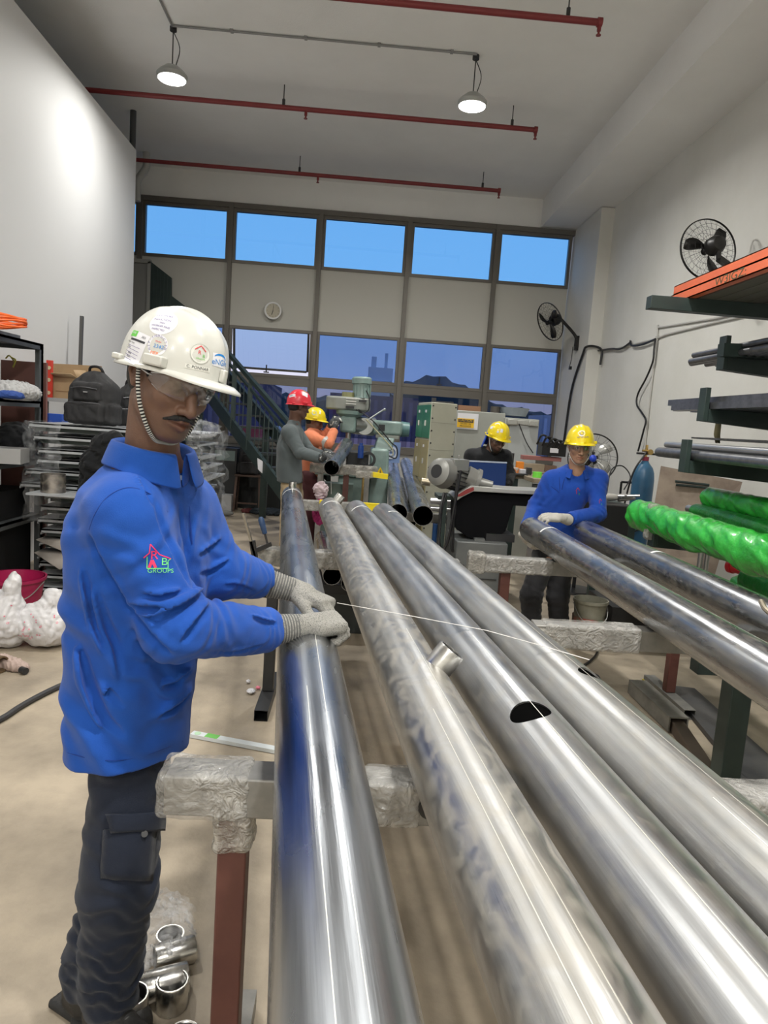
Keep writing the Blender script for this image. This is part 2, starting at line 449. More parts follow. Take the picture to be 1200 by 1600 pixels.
def disc2(r, n=28, r0=0.0):
    a = np.linspace(0, 2*math.pi, n, endpoint=False)
    if r0 > 0:
        v = np.vstack([np.column_stack([np.cos(a), np.sin(a)])*r, np.column_stack([np.cos(a), np.sin(a)])*r0])
        return v, [[i, (i+1) % n, n+(i+1) % n, n+i] for i in range(n)]
    return np.column_stack([np.cos(a), np.sin(a)])*r, [list(range(n))]
def rect2(w_, h_): return np.array([[-w_/2, -h_/2], [w_/2, -h_/2], [w_/2, h_/2], [-w_/2, h_/2]]), [[0, 1, 2, 3]]
def line2(p, q, w_):
    p = np.array(p, float); q = np.array(q, float); d = q-p; d /= np.linalg.norm(d); n = np.array([-d[1], d[0]])*w_/2
    return np.array([p-n, q-n, q+n, p+n]), [[0, 1, 2, 3]]
# ------------------------------------------------------------------ people: shared builders
def skin_mat(name, c):
    if name in MATS: return MATS[name]
    m = mat(name, c, rough=0.48, bump=0.12, bscale=300, spec=0.4)
    nt = m.node_tree; b = nt.nodes['Principled BSDF']; L = nt.links.new
    b.inputs['Subsurface Weight'].default_value = 0.08; b.inputs['Subsurface Radius'].default_value = (.01, .004, .002)
    at = nt.nodes.new('ShaderNodeAttribute'); at.attribute_name = 'tint'
    mx = nt.nodes.new('ShaderNodeMix'); mx.data_type = 'RGBA'; mx.blend_type = 'MULTIPLY'; mx.inputs[0].default_value = 1
    mx.inputs[6].default_value = (*c, 1); L(at.outputs['Color'], mx.inputs[7]); L(mx.outputs[2], b.inputs['Base Color'])
    return m
def cloth_mat(name, c, c2=None, bump=0.25, bscale=420, rough=0.85):
    return mat(name, c, rough=rough, c2=c2 or tuple(q*0.86 for q in c), scale=5, bump=bump, bscale=bscale, sheen=0.12, spec=0.2)

def head_sdf(S, M, o, sc=1.0, slim=1.0):
    S.frame(M, o, sc)
    S.ell((0, -.012, .040), (.074, .094, .088), k=.0)
    S.ell((0, .020, -.018), (.061*slim, .072, .074), k=.03)
    S.ell((0, .036, -.066), (.046*slim, .046, .044), k=.03)          # jaw
    S.cap((-.048*slim, .008, -.060), (-.018, .066, -.096), .014, .013, k=.03)
    S.cap((.048*slim, .008, -.060), (.018, .066, -.096), .014, .013, k=.03)
    S.ell((0, .072, -.093), (.017, .016, .016), k=.02)                # chin
    for s in (-1, 1):
        S.ell((s*.040, .060, -.020), (.022, .022, .020), k=.02)      # cheekbone
        S.cap((s*.014, .088, .028), (s*.044, .074, .028), .009, .008, k=.016)  # brow
        S.ell((s*.031, .096, .008), (.017, .016, .013), k=.016, op='-')
        S.ell((s*.031, .072, .006), (.0165, .0150, .0130), k=.004)   # eyelids
    S.chain([(0, .084, .022), (0, .097, -.004), (0, .112, -.032)], [.007, .0085, .0118], k=.012)
    S.ell((0, .105, -.037), (.010, .012, .009), k=.008)
    for s in (-1, 1):
        S.ell((s*.0145, .097, -.036), (.009, .011, .0085), k=.006)
        S.ell((s*.0065, .106, -.0455), (.0038, .005, .004), k=.003, op='-')
    S.ell((0, .080, -.062), (.029, .016, .021), k=.014)               # muzzle
    S.chain([(-.027, .0835, -.0638), (-.007, .0970, -.0585), (0, .0970, -.0595), (.007, .0970, -.0585), (.027, .0835, -.0638)], [.003, .0062, .0055, .0062, .003], k=.005)
    S.chain([(-.024, .0840, -.0688), (0, .0965, -.0728), (.024, .0840, -.0688)], [.0035, .0078, .0035], k=.005)
    S.chain([(-.028, .087, -.0650), (0, .1025, -.0656), (.028, .087, -.0650)], [.0018, .0026, .0018], k=.003, op='-')
    for s in (-1, 1):                                                  # ears
        S.chain([(s*.070, -.012, -.022), (s*.079, -.018, .004), (s*.078, -.010, .026), (s*.072, .004, .024)], [.008, .0075, .007, .005], k=.008)
        S.ell((s*.074, -.008, .004), (.007, .016, .026), k=.006)
        S.ell((s*.082, -.006, .004), (.006, .008, .014), k=.004, op='-')
    S.frame()

def face_tint(M, o, sc, lips=(.72, .50, .47), stubble=0.0, beard=False):
    def fn(v):
        l = (v-V3(o))@np.asarray(M)/sc; t = np.ones((len(v), 3))
        dl = np.minimum(np.hypot(l[:, 0]/.026, (l[:, 2]+.0650)/.0115), 3)
        mk_ = np.clip(1.35-dl, 0, 1)*(l[:, 1] > .08)
        t *= 1-(1-np.array(lips))[None]*mk_[:, None]
        dn = np.clip(1-np.abs(l[:, 2]+.046)/.012, 0, 1)*np.clip(1-np.abs(l[:, 0])/.022, 0, 1)*(l[:, 1] > .08); t *= 1-.25*dn[:, None]
        ds = np.clip(1-np.hypot((np.abs(l[:, 0])-.031)/.026, (l[:, 2]-.006)/.02), 0, 1)*(l[:, 1] > .05); t *= 1-.38*ds[:, None]
        if stubble:
            q = np.clip((-.045-l[:, 2])/.03, 0, 1)*np.clip((l[:, 1]-.01)/.03, 0, 1)*np.clip((l[:, 2]+.125)/.02, 0, 1)*(1-mk_); t *= 1-stubble*q[:, None]
        return t
    return fn

def hat_mesh(M, o, sc=1.0, tilt=0.0, n=72):
    """hard hat: ribbed dome, side slots rim and front peak; local fwd +y"""
    c, s = math.cos(tilt), math.sin(tilt)
    T = np.array([[1, 0, 0], [0, c, -s], [0, s, c]])
    A, B, C = .105, .130, .143
    th = np.linspace(0, 2*math.pi, n, endpoint=False); ct, st = np.cos(th), np.sin(th)
    rings = []
    def bumpf(x, y, z):
        top = np.clip(z/C, 0, 1)
        h = .0065*np.exp(-(x/.016)**2)*np.clip((z-.03)/.05, 0, 1)*np.clip((y+.12)/.06, 0, 1)
        for sx in (-1, 1): h = h+.0045*np.exp(-((x-sx*.045)/.013)**2)*np.clip((z-.045)/.04, 0, 1)*np.clip((y+.10)/.06, 0, 1)
        return h
    K = 22
    for k in range(K+1):
        ph = (k/K)*math.pi/2; r = math.sin(ph)**0.92; z = C*math.cos(ph)**0.86
        fl = 1+.02*k/K
        x = A*r*ct*fl; y = B*r*st*fl
        h = bumpf(x, y, z); nn = np.stack([x/A**2, y/B**2, np.full(n, z/C**2+1e-4)], 1); nn /= np.linalg.norm(nn, axis=1)[:, None]
        rings.append(np.stack([x, y, np.full(n, z)], 1)+nn*h[:, None])
    x0, y0 = A*1.02*ct, B*1.02*st
    front = np.clip((st-.35)/.65, 0, 1)**1.0; front = front*front*(3-2*front)
    side = .011+.002*np.cos(2*th)
    wd = side+.030*front
    for u, dz in [(0.02, -.004), (.5, -.0055), (.93, -.009), (1.0, -.012), (.97, -.0155), (.5, -.0125), (.0, -.010)]:
        dr = wd*u; dzz = dz*(1-.0*front)-.010*front*u+.004*np.sin(math.pi*u)*front
        rings.append(np.stack([x0+dr*ct*.85, y0+dr*(st*(1+.12*front)), np.zeros(n)+dzz], 1))
    for k in range(K, -1, -3):                                          # inner shell
        ph = (k/K)*math.pi/2; r = math.sin(ph)**0.92*.965; z = (C*math.cos(ph)**0.86)*.96
        rings.append(np.stack([A*r*ct, B*r*st, np.full(n, z-.004)], 1))
    v = np.vstack(rings); f = []
    for k in range(len(rings)-1):
        f += [[k*n+(i+1) % n, k*n+i, (k+1)*n+i, (k+1)*n+(i+1) % n] for i in range(n)]
    v = v@T.T*sc
    return v@np.asarray(M).T+V3(o), f

def hard_hat(parent, M, o, m, sc=1.0, up=.038, tilt=0.0, lugs=True):
    M = np.asarray(M); oo = V3(o)+M@np.array([0, .004, up])*sc
    v, f = hat_mesh(M, oo, sc, tilt); h = mk('hard_hat', v, f, m, parent, angle=60)
    if lugs:
        c, s = math.cos(tilt), math.sin(tilt); T = np.array([[1, 0, 0], [0, c, -s], [0, s, c]])
        for sx in (-1, 1):                                            # accessory slots
            b = MB(); b.box(oo+M@(T@np.array([sx*.108, .032, .008]))*sc, np.array([.024, .052, .024])*sc, M=M@T); b.build('accessory_slot', m, h, bevel=.004*sc); b = MB()
            b.box(oo+M@(T@np.array([sx*.080, -.088, .000]))*sc, np.array([.034, .026, .014])*sc, M=M@T); b.build('accessory_slot', m, h, bevel=.004*sc)
        b = MB(); b.box(oo+M@(T@np.array([0, .139, .012]))*sc, np.array([.016, .014, .030])*sc, M=M@T)
        b.build('front_lug', m, h, bevel=.004*sc)
    return h, Proj(v, f), oo

def glasses(parent, M, o, sc=1.0, m=None, fr=None, droop=0.0):
    M = np.asarray(M); v = []; f = []; nu, nv = 41, 7
    for i in range(nu):
        a = R_(-78+156*i/(nu-1)); xx = .078*math.sin(a); yy = .030+.082*math.cos(a)
        notch = max(0, 1-abs(xx)/.016); edge = abs(i-(nu-1)/2)/((nu-1)/2)
        ztop = .024-.002*edge-.010*max(0, edge-.7)/.3; zbot = -.022+.020*notch**.7+.020*max(0, edge-.6)/.4
        for j in range(nv):
            t = j/(nv-1); z = ztop+(zbot-ztop)*t; bul = .004*math.sin(math.pi*t)
            v.append([xx*(1+bul*3), yy+bul-.012*t, z+.006])
    for i in range(nu-1):
        for j in range(nv-1): f.append([i*nv+j, (i+1)*nv+j, (i+1)*nv+j+1, i*nv+j+1])
    V = np.array(v)*sc@M.T+V3(o)
    g = mk('safety_glasses', V, f, m or glass_mat('clear_lens', (.96, .96, .96), .08), parent, angle=180)
    sd = g.modifiers.new('thick', 'SOLIDIFY'); sd.thickness = .0016
    b = MB(); top = [V[i*nv]+M@np.array([0, .0005, 0]) for i in range(nu)]; b.tube(top, .0016*sc, 6)
    for s in (0, nu-1):
        p = V[s*nv+2]; q = V3(o)+M@np.array([(-1 if s == 0 else 1)*.079, -.012, .016])*sc
        b.bar(p, q, .010*sc, .0025*sc, up=M[:, 2])
    b.build('glasses_frame', fr or mat('clear_grey_plastic', (.45, .45, .45), .25), g, smooth=True)
    return g

def hand_sdf(S, w_, fwd, back, ths, curls=((25, 35, 25),)*4, spread=3.0, sc=1.0, thumb=(35, 25, 20), glove=1.0, thumb_out=40):
    f = V3(fwd)/np.linalg.norm(fwd); b = V3(back); b = b-f*(b@f); b /= np.linalg.norm(b); y = np.cross(f, b)*ths
    M = np.array([f, y, b]).T; S.frame(M, w_, sc); g = glove
    S.cap((-.02, 0, 0), (.02, 0, 0), .026*g, .026*g, k=.01)
    S.rbox((.055, 0, 0), (.044, .037*g, .0135*g), .013, k=.02)
    S.cap((.03, -.022, -.006), (.07, -.026, -.005), .013*g, .012*g, k=.012)
    S.cap((.022, .022, -.008), (.05, .030, -.010), .016*g, .013*g, k=.014)
    base = [(.092, .029), (.098, .010), (.094, -.010), (.084, -.028)]; ln = [.078, .086, .080, .064]; rr = [.0098, .0100, .0095, .0088]
    tips = []
    for i in range(4):
        cu = curls[i if len(curls) > i else 0]; sp = R_(spread*(1.5-i)); p = np.array([base[i][0]-.012, base[i][1], .002]); a = 0
        pts = [p]; seg = [0.46, .30, .24]
        for j in range(3):
            a += R_(cu[j]); dirv = np.array([math.cos(a)*math.cos(sp), math.sin(sp)*math.cos(a*.5), -math.sin(a)])
            p = p+dirv*ln[i]*seg[j]*(1.16 if j == 0 else 1); pts.append(p)
        r = rr[i]*g; S.chain(pts, [r*1.08, r*1.03, r*.97, r*.86], k=.0045); tips.append(S.w(pts[-1]))
    a = R_(thumb_out); p = np.array([.022, .030, -.008]); pts = [p]; el = 0
    for j, L_ in enumerate((.038, .032, .026)):
        if j: a -= R_(thumb[j]*.6)
        el += R_(thumb[j]*.7)
        p = p+np.array([math.cos(a)*math.cos(el), math.sin(a)*math.cos(el), -math.sin(el)])*L_; pts.append(p)
    S.chain(pts, [.0150*g, .0125*g, .0112*g, .0095*g], k=.006)
    S.frame(); return M

def shoe_sdf(S, ankle, toe_dir, sc=1.0):
    d = V3(toe_dir); d[2] = 0; d /= np.linalg.norm(d); sd = np.array([-d[1], d[0], 0.]); up = np.array([0, 0, 1.])
    M = np.array([sd, d, up]).T; g = V3([ankle[0], ankle[1], 0]); S.frame(M, g, sc)
    S.cap((0, -.005, .05), (0, -.005, .13), .045, .048, k=.02)
    S.rbox((0, .055, .045), (.042, .13, .04), .035, k=.03)
    S.ell((0, .145, .048), (.045, .06, .042), k=.03)
    S.cap((0, .02, .085), (0, .12, .065), .034, .030, k=.03)
    S.rbox((0, .055, .012), (.050, .155, .012), .01, k=.004)
    S.frame()
def shoe(parent, ankle, toe, m, sole, res=.006, laces=None, sc=1.0):
    d = V3(toe); d[2] = 0; d /= np.linalg.norm(d); a = V3([ankle[0], ankle[1], 0])
    S = SDF(a+[-.26, -.26, 0-.01], a+[.26, .26, .2], res); shoe_sdf(S, ankle, toe, sc)
    v, f = S.mesh(); 
    fm = [1 if v[q[0]][2] < .022 and v[q[2]][2] < .026 else 0 for q in f]
    v[:, 2] = np.maximum(v[:, 2], 0.002)
    o = mk('safety_shoe', v, f, [m, sole], parent, angle=180, fmat=fm)
    if laces is not None:
        b = MB(); sd = np.array([-d[1], d[0], 0.])
        for i in range(5):
            t = .03+.022*i; z = .134-.013*i; s = .022
            b.tube(spline([a+d*t+sd*s+[0, 0, z-.012], a+d*(t+.008)+[0, 0, z-.003], a+d*(t+.004)-sd*s+[0, 0, z-.012]], 5), .0022, 6)
            b.tube(spline([a+d*(t+.012)+sd*s+[0, 0, z-.018], a+d*(t+.004)+[0, 0, z-.004], a+d*(t-.008)-sd*s+[0, 0, z-.010]], 5), .0022, 6)
        b.build('laces', laces, o)
    return o

def limb_bounds(pts, m=.14):
    a = np.array([V3(p) for p in pts]); return a.min(0)-m, a.max(0)+m

def collar(parent, c, u, fw, ra, rb, m, gap=.5, h=.045, drop=.05, sx=1.0, back=.02, lean=0.0, point=.03):
    """folded polo collar round neck centre c; u lateral unit, fw forward unit"""
    u = V3(u); fw = V3(fw); nz = np.array([0, 0, 1.]); N = 40; v = []; f = []
    for i in range(N):
        t = i/(N-1); a = R_(90+gap*57.3)+t*(2*math.pi-2*gap) ; ca, sa = math.cos(a), math.sin(a)
        fr = max(0, sa); ed = 1-min(1, min(t, 1-t)*6)
        base = V3(c)+u*ca*ra+fw*sa*rb+fw*lean*(sa)
        up_ = h*(1-.30*fr)+back*max(0, -sa)
        inner = base+nz*(-.02-.02*fr); top = base+nz*up_*.75+(u*ca+fw*sa)*.004; fold = top+(u*ca+fw*sa)*.007*1+nz*.001
        dn = drop*(.9+.25*fr)+point*ed*.6
        mid = base+(u*ca+fw*sa)*.020+nz*(up_*.75-dn*.5); low = base+(u*ca+fw*sa)*(.032+.000*fr)+nz*(up_*.75-dn)-nz*.0+fw*point*.3*ed
        v += [inner, top, fold, mid, low]
    for i in range(N-1):
        for j in range(4): f.append([i*5+j, (i+1)*5+j, (i+1)*5+j+1, i*5+j+1])
    o = mk('collar', v, f, m, parent, angle=180)
    sd = o.modifiers.new('thick', 'SOLIDIFY'); sd.thickness = .004; sd.offset = 1
    ss = o.modifiers.new('sub', 'SUBSURF'); ss.levels = 1; ss.render_levels = 1
    return o

def worker(spec):
    """builds one standing worker; joints in world metres. Returns dict of objects"""
    p = spec; base = p['base']; root = thing('person', base, p['label'], 'person')
    if p.get('group'): root['group'] = p['group']
    M, o, sc = p['headM'], V3(p['head']), p.get('hsc', 1.0); out = dict(root=root)
    res = p.get('res', .004); nb = V3(p['neck'])
    # body: head + neck fine, rest coarse, one mesh
    lo = np.minimum(o-.15*sc, nb-.10); hi = np.maximum(o+.155*sc, nb+.10)
    S = SDF(lo, hi, res); head_sdf(S, M, o, sc, p.get('slim', 1.0))
    S.cap(o+np.asarray(M)@np.array([0, -.030, -.055])*sc, nb+[0, 0, .0], .052*sc*p.get('neckr', 1), .062*sc, k=.025)
    S.cap(o+np.asarray(M)@np.array([0, .020, -.085])*sc, nb+V3(p['fw'])*.03, .022*sc, .030*sc, k=.03)
    S.cap(nb-V3(p['u'])*.07+[0, 0, -.05], nb+V3(p['u'])*.07+[0, 0, -.05], .05, .05, k=.05)
    v1, f1 = S.mesh()
    t1 = face_tint(M, o, sc, stubble=p.get('stubble', 0))(v1)
    pts = [p[k] for k in ('shR', 'elR', 'wrR', 'shL', 'elL', 'wrL', 'hipR', 'kneeR', 'ankR', 'hipL', 'kneeL', 'ankL')]
    lo, hi = limb_bounds(pts+[nb]); S = SDF(lo, hi, .014)
    for s in 'RL':
        S.chain([p['sh'+s], p['el'+s], p['wr'+s]], [.045, .036, .026], k=.02)
        S.chain([p['hip'+s], p['knee'+s], p['ank'+s]], [.070, .050, .034], k=.03)
    sh = (V3(p['shR'])+V3(p['shL']))/2; hp = (V3(p['hipR'])+V3(p['hipL']))/2
    S.cap(p['shR'], p['shL'], .05, .05, k=.04); S.cap(sh-V3(p['fw'])*.02-[0, 0, .08], hp, .075, .085, k=.06); S.cap(p['hipR'], p['hipL'], .08, .08, k=.05)
    S.cap(sh, nb, .05, .05, k=.04)
    v2, f2 = S.mesh()
    # cut the coarse part away where the fine head and neck take over
    v = np.vstack([v1, v2]); f = np.vstack([f1, f2+len(v1)]); at = np.vstack([t1, np.ones((len(v2), 3))])
    body = mk('body', v, f, p['skin'], root, angle=180, attr=at); out['body'] = body
    # hair cap
    Mh = np.asarray(M)
    if p.get('hair'):
        S = SDF(o-.14*sc, o+.15*sc, max(res, .004)); S.frame(M, o, sc)
        S.ell((0, -.020, .038), (.0775, .0935, .090), k=0)
        S.ell((0, -.048, -.016), (.060, .048, .042), k=.03)
        for s in (-1, 1): S.cap((s*.071, .022, .03), (s*.070, .016, -.012), .010, .005, k=.01)
        for s in (-1, 1): S.ell((s*.088, -.004, .000), (.030, .034, .040), k=.006, op='-')
        S.ell((0, .105, -.02), (.075, .085, .075), k=.01, op='-')
        S.frame(); S.crumple(.0012, .012, 3); out['hair'] = S.obj('hair', p['hair'], root)
    b = MB()
    for s in (-1, 1): b.sphere(o+Mh@np.array([s*.031, .0745, .006])*sc, .0128*sc, 8)
    # ---- shirt
    lo, hi = limb_bounds([p[k] for k in ('shR', 'elR', 'wrR', 'shL', 'elL', 'wrL')]+[s_[0] for s_ in p['torso']], .16 if res < .003 else .2)
    hi[2] = max(p['shR'][2], p['shL'][2], p['elR'][2], p['elL'][2], p['wrR'][2], p['wrL'][2], p['torso'][-1][0][2])+.12; lo[2] = min(p['torso'][0][0][2], p['wrR'][2], p['wrL'][2], p['elR'][2])-.09
    S = SDF(lo, hi, p.get('sres', .009))
    t0 = p['torso'][0]; S.loft([(t0[0]-np.array([0, 0, .05]), t0[1], t0[2], t0[3])]+list(p['torso']), k=0, ends=.012)
    sr = p.get('sleeve', (.070, .060, .048))
    for s in 'RL':
        S.cap(V3(p['sh'+s]), sh*.6+V3(p['sh'+s])*.4+[0, 0, .02], sr[0], sr[0]*.95, k=.05)
        S.cap(p['sh'+s], p['el'+s], sr[0], sr[1], k=.035)
        S.cap(p['el'+s], p['wr'+s], sr[1], sr[2], k=.02)
        wd = V3(p['wr'+s])-V3(p['el'+s]); wd /= np.linalg.norm(wd)
        S.cap(V3(p['wr'+s])+wd*(sr[2]+.012), V3(p['wr'+s])+wd*(sr[2]+.3), sr[2]*1.1+.03, sr[2]*1.1+.05, k=.006, op='-')
    S.cap(nb+V3(p['fw'])*.012+[0, 0, .02], nb+V3(p['fw'])*.02+[0, 0, .2], .062, .075, k=.01, op='-')
    for fo in p.get('folds', []): S.fold(*fo)
    for s in 'RL':
        e_ = V3(p['el'+s]); a1 = V3(p['sh'+s])-e_; a2 = V3(p['wr'+s])-e_
        S.fold(e_, a1-a2, .045, p.get('famp', .004), .09, bend=(8, 5, 3)); S.fold(V3(p['wr'+s])-a2*.15, a2, .032, p.get('famp', .004)*.8, .07, bend=(3, 6, 4))
        S.fold(V3(p['sh'+s])-[0, 0, .09], np.cross(a1, p['fw'])+a1*.5, .06, p.get('famp', .004), .11, bend=(3, 3, 5))
    S.crumple(p.get('crump', .003), .34, p.get('seed', 1)); S.crumple(p.get('crump', .003)*.22, .09, p.get('seed', 1)+5)
    hz = p.get('hem', p['torso'][0][0][2]); S.func(lambda D, X, Y, Z: smax(D, (hz+.012*np.sin(9*X+4*Y)*p.get('hemw', 1)+p.get('hemx', 0)*(X-p['torso'][0][0][0]))-Z+0*D, .006))
    if p.get('creases'):
        v_, f_ = S.mesh(); pj = Proj(v_, f_)
        for cr in p['creases']:
            rad, lift, pts_ = cr; q = []
            for x_, y_ in spline([(x_, y_, 0) for x_, y_ in pts_], 5) and [(a_[0], a_[1]) for a_ in spline([(x_, y_, 0) for x_, y_ in pts_], 5)]:
                d_ = P(x_, y_, 1.0)-np.array([0, 0, CAM_H]); h_ = pj.b.ray_cast(Vector((0, 0, CAM_H)), Vector((d_/np.linalg.norm(d_)).tolist()))
                if h_[0] is not None and (not q or np.linalg.norm(np.array(h_[0])-q[-1]) < .12): q.append(np.array(h_[0]))
            n_ = len(q)
            if n_ > 2:
                rs = [rad*(.25+.75*math.sin(math.pi*(i_+.5)/n_)) for i_ in range(n_)]
                S.chain([a_+V3(lift)*rad for a_ in q], rs, k=rad*1.6); S.chain(q, rs, k=rad*1.3, op='-')
    out['shirt'] = S.obj(p.get('shirt_name', 'shirt'), p['shirt'], root); out['shirtS'] = S
    # ---- trousers
    lo, hi = limb_bounds([p[k] for k in ('hipR', 'kneeR', 'ankR', 'hipL', 'kneeL', 'ankL')], .17); lo[2] = .03
    S = SDF(lo, hi, p.get('tres', .010)); tr = p.get('legs', (.100, .082, .066))
    for s in 'RL':
        S.cap(p['hip'+s], p['knee'+s], tr[0], tr[1], k=.03); S.cap(p['knee'+s], V3(p['ank'+s])+[0, 0, .02], tr[1], tr[2], k=.03)
    hr = p.get('hipr', .1); S.cap(V3(p['hipR'])+[0, 0, .03], V3(p['hipL'])+[0, 0, .03], hr*.9, hr*.9, k=.04); S.cap(hp+[0, 0, .03], hp+[0, 0, .14], hr, hr, k=.04)
    for s in 'RL':
        S.fold(p['knee'+s], (.2, .1, 1), .05, p.get('lamp', .005), .13, bend=(6, 4, 2)); S.fold(V3(p['ank'+s])+[0, 0, .08], (.1, .2, 1), .04, p.get('lamp', .005)*1.3, .12, bend=(7, 3, 2))
        S.fold(V3(p['hip'+s])-[0, 0, .06], (.5, .3, 1), .07, p.get('lamp', .005), .14, bend=(2, 6, 2))
    for fo in p.get('tfolds', []): S.fold(*fo)
    for c_ in p.get('pockets', []): S.rbox(c_[0], c_[1], .02, k=.012, M=c_[2])
    S.crumple(.004, .26, 8)
    S.func(lambda D, X, Y, Z: np.maximum(D, .055-Z+0*D))
    out['trousers'] = S.obj('trousers', p['trousers'], root)
    for s in 'RL': shoe(root, p['ank'+s], p['toe'+s], p['shoe'], p.get('sole', p['shoe']), laces=p.get('laces'))
    # ---- hands
    for s in 'RL':
        hd = p['hand'+s]; w_ = V3(hd['w']); a = w_-.2; b2 = w_+.2
        S = SDF(a, b2, p.get('hres', .0045)); hand_sdf(S, w_, hd['fwd'], hd['back'], -1 if s == 'R' else 1, hd.get('curls', ((25, 35, 25),)*4), hd.get('spread', 3), hd.get('sc', 1), hd.get('thumb', (30, 25, 20)), glove=p.get('glove', 1.12), thumb_out=hd.get('to', 40))
        g = S
        if p.get('gcrump'): g.crumple(p['gcrump'], .022, 4)
        go = g.obj('work_glove' if p.get('gloved', True) else 'hand', p['glovem'], root)
        fd = V3(hd['fwd'])/np.linalg.norm(hd['fwd'])
        el = V3(p['el'+s]); cd = w_-V3(p['wr'+s]); 
        if np.linalg.norm(cd) > .02:
            b = MB(); pr = []
            pa = V3(p['wr'+s]); cd_ = cd/np.linalg.norm(cd); q0 = pa-cd_*.0; q1 = w_+cd_*.012
            NR = 30
            for i in range(NR):
                r = lambda t: (.040-.011*t)*p.get('cuffr', 1.0); t0_, t1_ = i/NR, (i+1)/NR; b.cm = i % 2; ex = .0010 if i % 2 == 0 else -.0006
                b.prof(q0, q1, [(t0_, r(t0_)), (t0_+.004, r(t0_)+ex), (t1_-.004, r(t1_)+ex), (t1_, r(t1_))], 36)
            b.build('glove_cuff', [p.get('cuffm', p['glovem']), p.get('cuffd', p['glovem'])], go, angle=180)
    # ---- hat and glasses
    hh, pj, ho = hard_hat(root, p.get('hatM', M), o, p['hat'], sc*p.get('hatsc', 1.0), up=p.get('hatup', .040), tilt=p.get('hattilt', .08))
    out['hat'] = hh; out['hatproj'] = pj; out['hato'] = ho
    if p.get('glasses', True): out['glasses'] = glasses(root, M, o, sc, fr=p.get('gframe'))
    return out
def chin_strap(root, M, o, sc, ms, r=.0035, alt=2, y0=.0):
    M = np.asarray(M); b = MB()
    for s in (-1, 1):
        pts = [(s*.088, y0+.010, .040), (s*.084, y0+.016, .0), (s*.073, .034, -.050), (s*.050, .052, -.094), (s*.024, .054, -.118), (0, .050, -.122)]
        b.tube([V3(o)+M@np.array(q)*sc for q in spline(pts, 16)], r*sc, 8, alt=alt)
    return b.build('chin_strap', ms, root)
def moustache(root, M, o, sc, m, w_=1.0):
    S = SDF(V3(o)-.14*sc, V3(o)+.14*sc, .002); S.frame(M, o, sc)
    for s in (-1, 1):
        S.chain([(s*.004, .1025, -.0500), (s*.019*w_, .0955, -.0530), (s*.034*w_, .0800, -.0630)], [.0048, .0050, .0022], k=.004)
    S.frame(); S.crumple(.0010, .006, 5, True); return S.obj('moustache', m, root)
def eyebrows(root, M, o, sc, m):
    b = MB(); M = np.asarray(M)
    for s in (-1, 1):
        pts = [V3(o)+M@np.array(q)*sc for q in spline([(s*.013, .0975, .024), (s*.028, .0930, .031), (s*.048, .0790, .027)], 8)]
        b.tube(pts, [.0030]*10+[.0026, .0024, .002, .0016, .0012, .001, .0008][:len(pts)-10], 8)
    return b.build('eyebrows', m, root)
# ------------------------------------------------------------------ palette
HAT_WHITE = mat('hard_hat_white', (.56, .56, .52), .28, coat=.3)
HAT_YELLOW = mat('hard_hat_yellow', (.80, .62, .01), .3, coat=.3)
HAT_RED = mat('hard_hat_red', (.70, .03, .05), .3, coat=.3)
SKIN_BROWN = skin_mat('brown_skin', (.15, .080, .052)); SKIN_TAN = skin_mat('tan_skin', (.36, .20, .13)); SKIN_DARK = skin_mat('dark_brown_skin', (.13, .065, .045))
BLUE_SHIRT = cloth_mat('royal_blue_cotton', (.015, .088, .42), (.012, .072, .36)); NAVY = cloth_mat('navy_cloth', (.010, .014, .026), (.016, .021, .036))
DEEP_BLUE = cloth_mat('deep_blue_cotton', (.010, .045, .26)); GREY_SHIRT = cloth_mat('grey_jersey', (.11, .13, .135)); KHAKI = cloth_mat('khaki_cloth', (.50, .38, .23))
ORANGE_CLOTH = cloth_mat('orange_cloth', (.82, .27, .14)); BLACK_CLOTH = cloth_mat('black_cloth', (.012, .013, .015)); DARK_GREY_CLOTH = cloth_mat('charcoal_cloth', (.025, .025, .028))
GLOVE = mat('speckled_knit_glove', (.34, .33, .30), .9, c2=(.13, .13, .12), scale=330, mixlo=.50, mixhi=.66, bump=.5, bscale=500, detail=2)
GLOVE_WHITE = cloth_mat('white_knit_glove', (.46, .44, .40)); GLOVE_DARK = mat('dark_coated_glove', (.05, .055, .06), .7, c2=(.6, .6, .55), scale=22, mixlo=.58, mixhi=.62)
BOOT = mat('black_boot_leather', (.018, .017, .016), .5, bump=.3, bscale=90); SOLE = mat('dark_rubber', (.02, .02, .02), .8)
BLACK_HAIR = mat('black_hair', (.008, .007, .006), .55, bump=.6, bscale=300, stretch=(1, 1, .2))
BLACK = mat('black_plastic', (.012, .012, .013), .4); WHITE_P = mat('white_plastic', (.75, .75, .74), .4)
STRAP_W = cloth_mat('white_webbing', (.62, .62, .58)); STRAP_B = cloth_mat('black_webbing', (.012, .012, .012))
INK_BLACK = mat('black_ink', (.03, .03, .04), .6); INK_RED = mat('red_ink', (.62, .03, .04), .6); INK_BLUE = mat('blue_ink', (.01, .22, .62), .5); INK_GREEN = mat('green_ink', (.12, .50, .06), .5)
PAPER = mat('sticker_white', (.72, .72, .76), .4); INK_PURPLE = mat('violet_ink', (.16, .13, .32), .6)
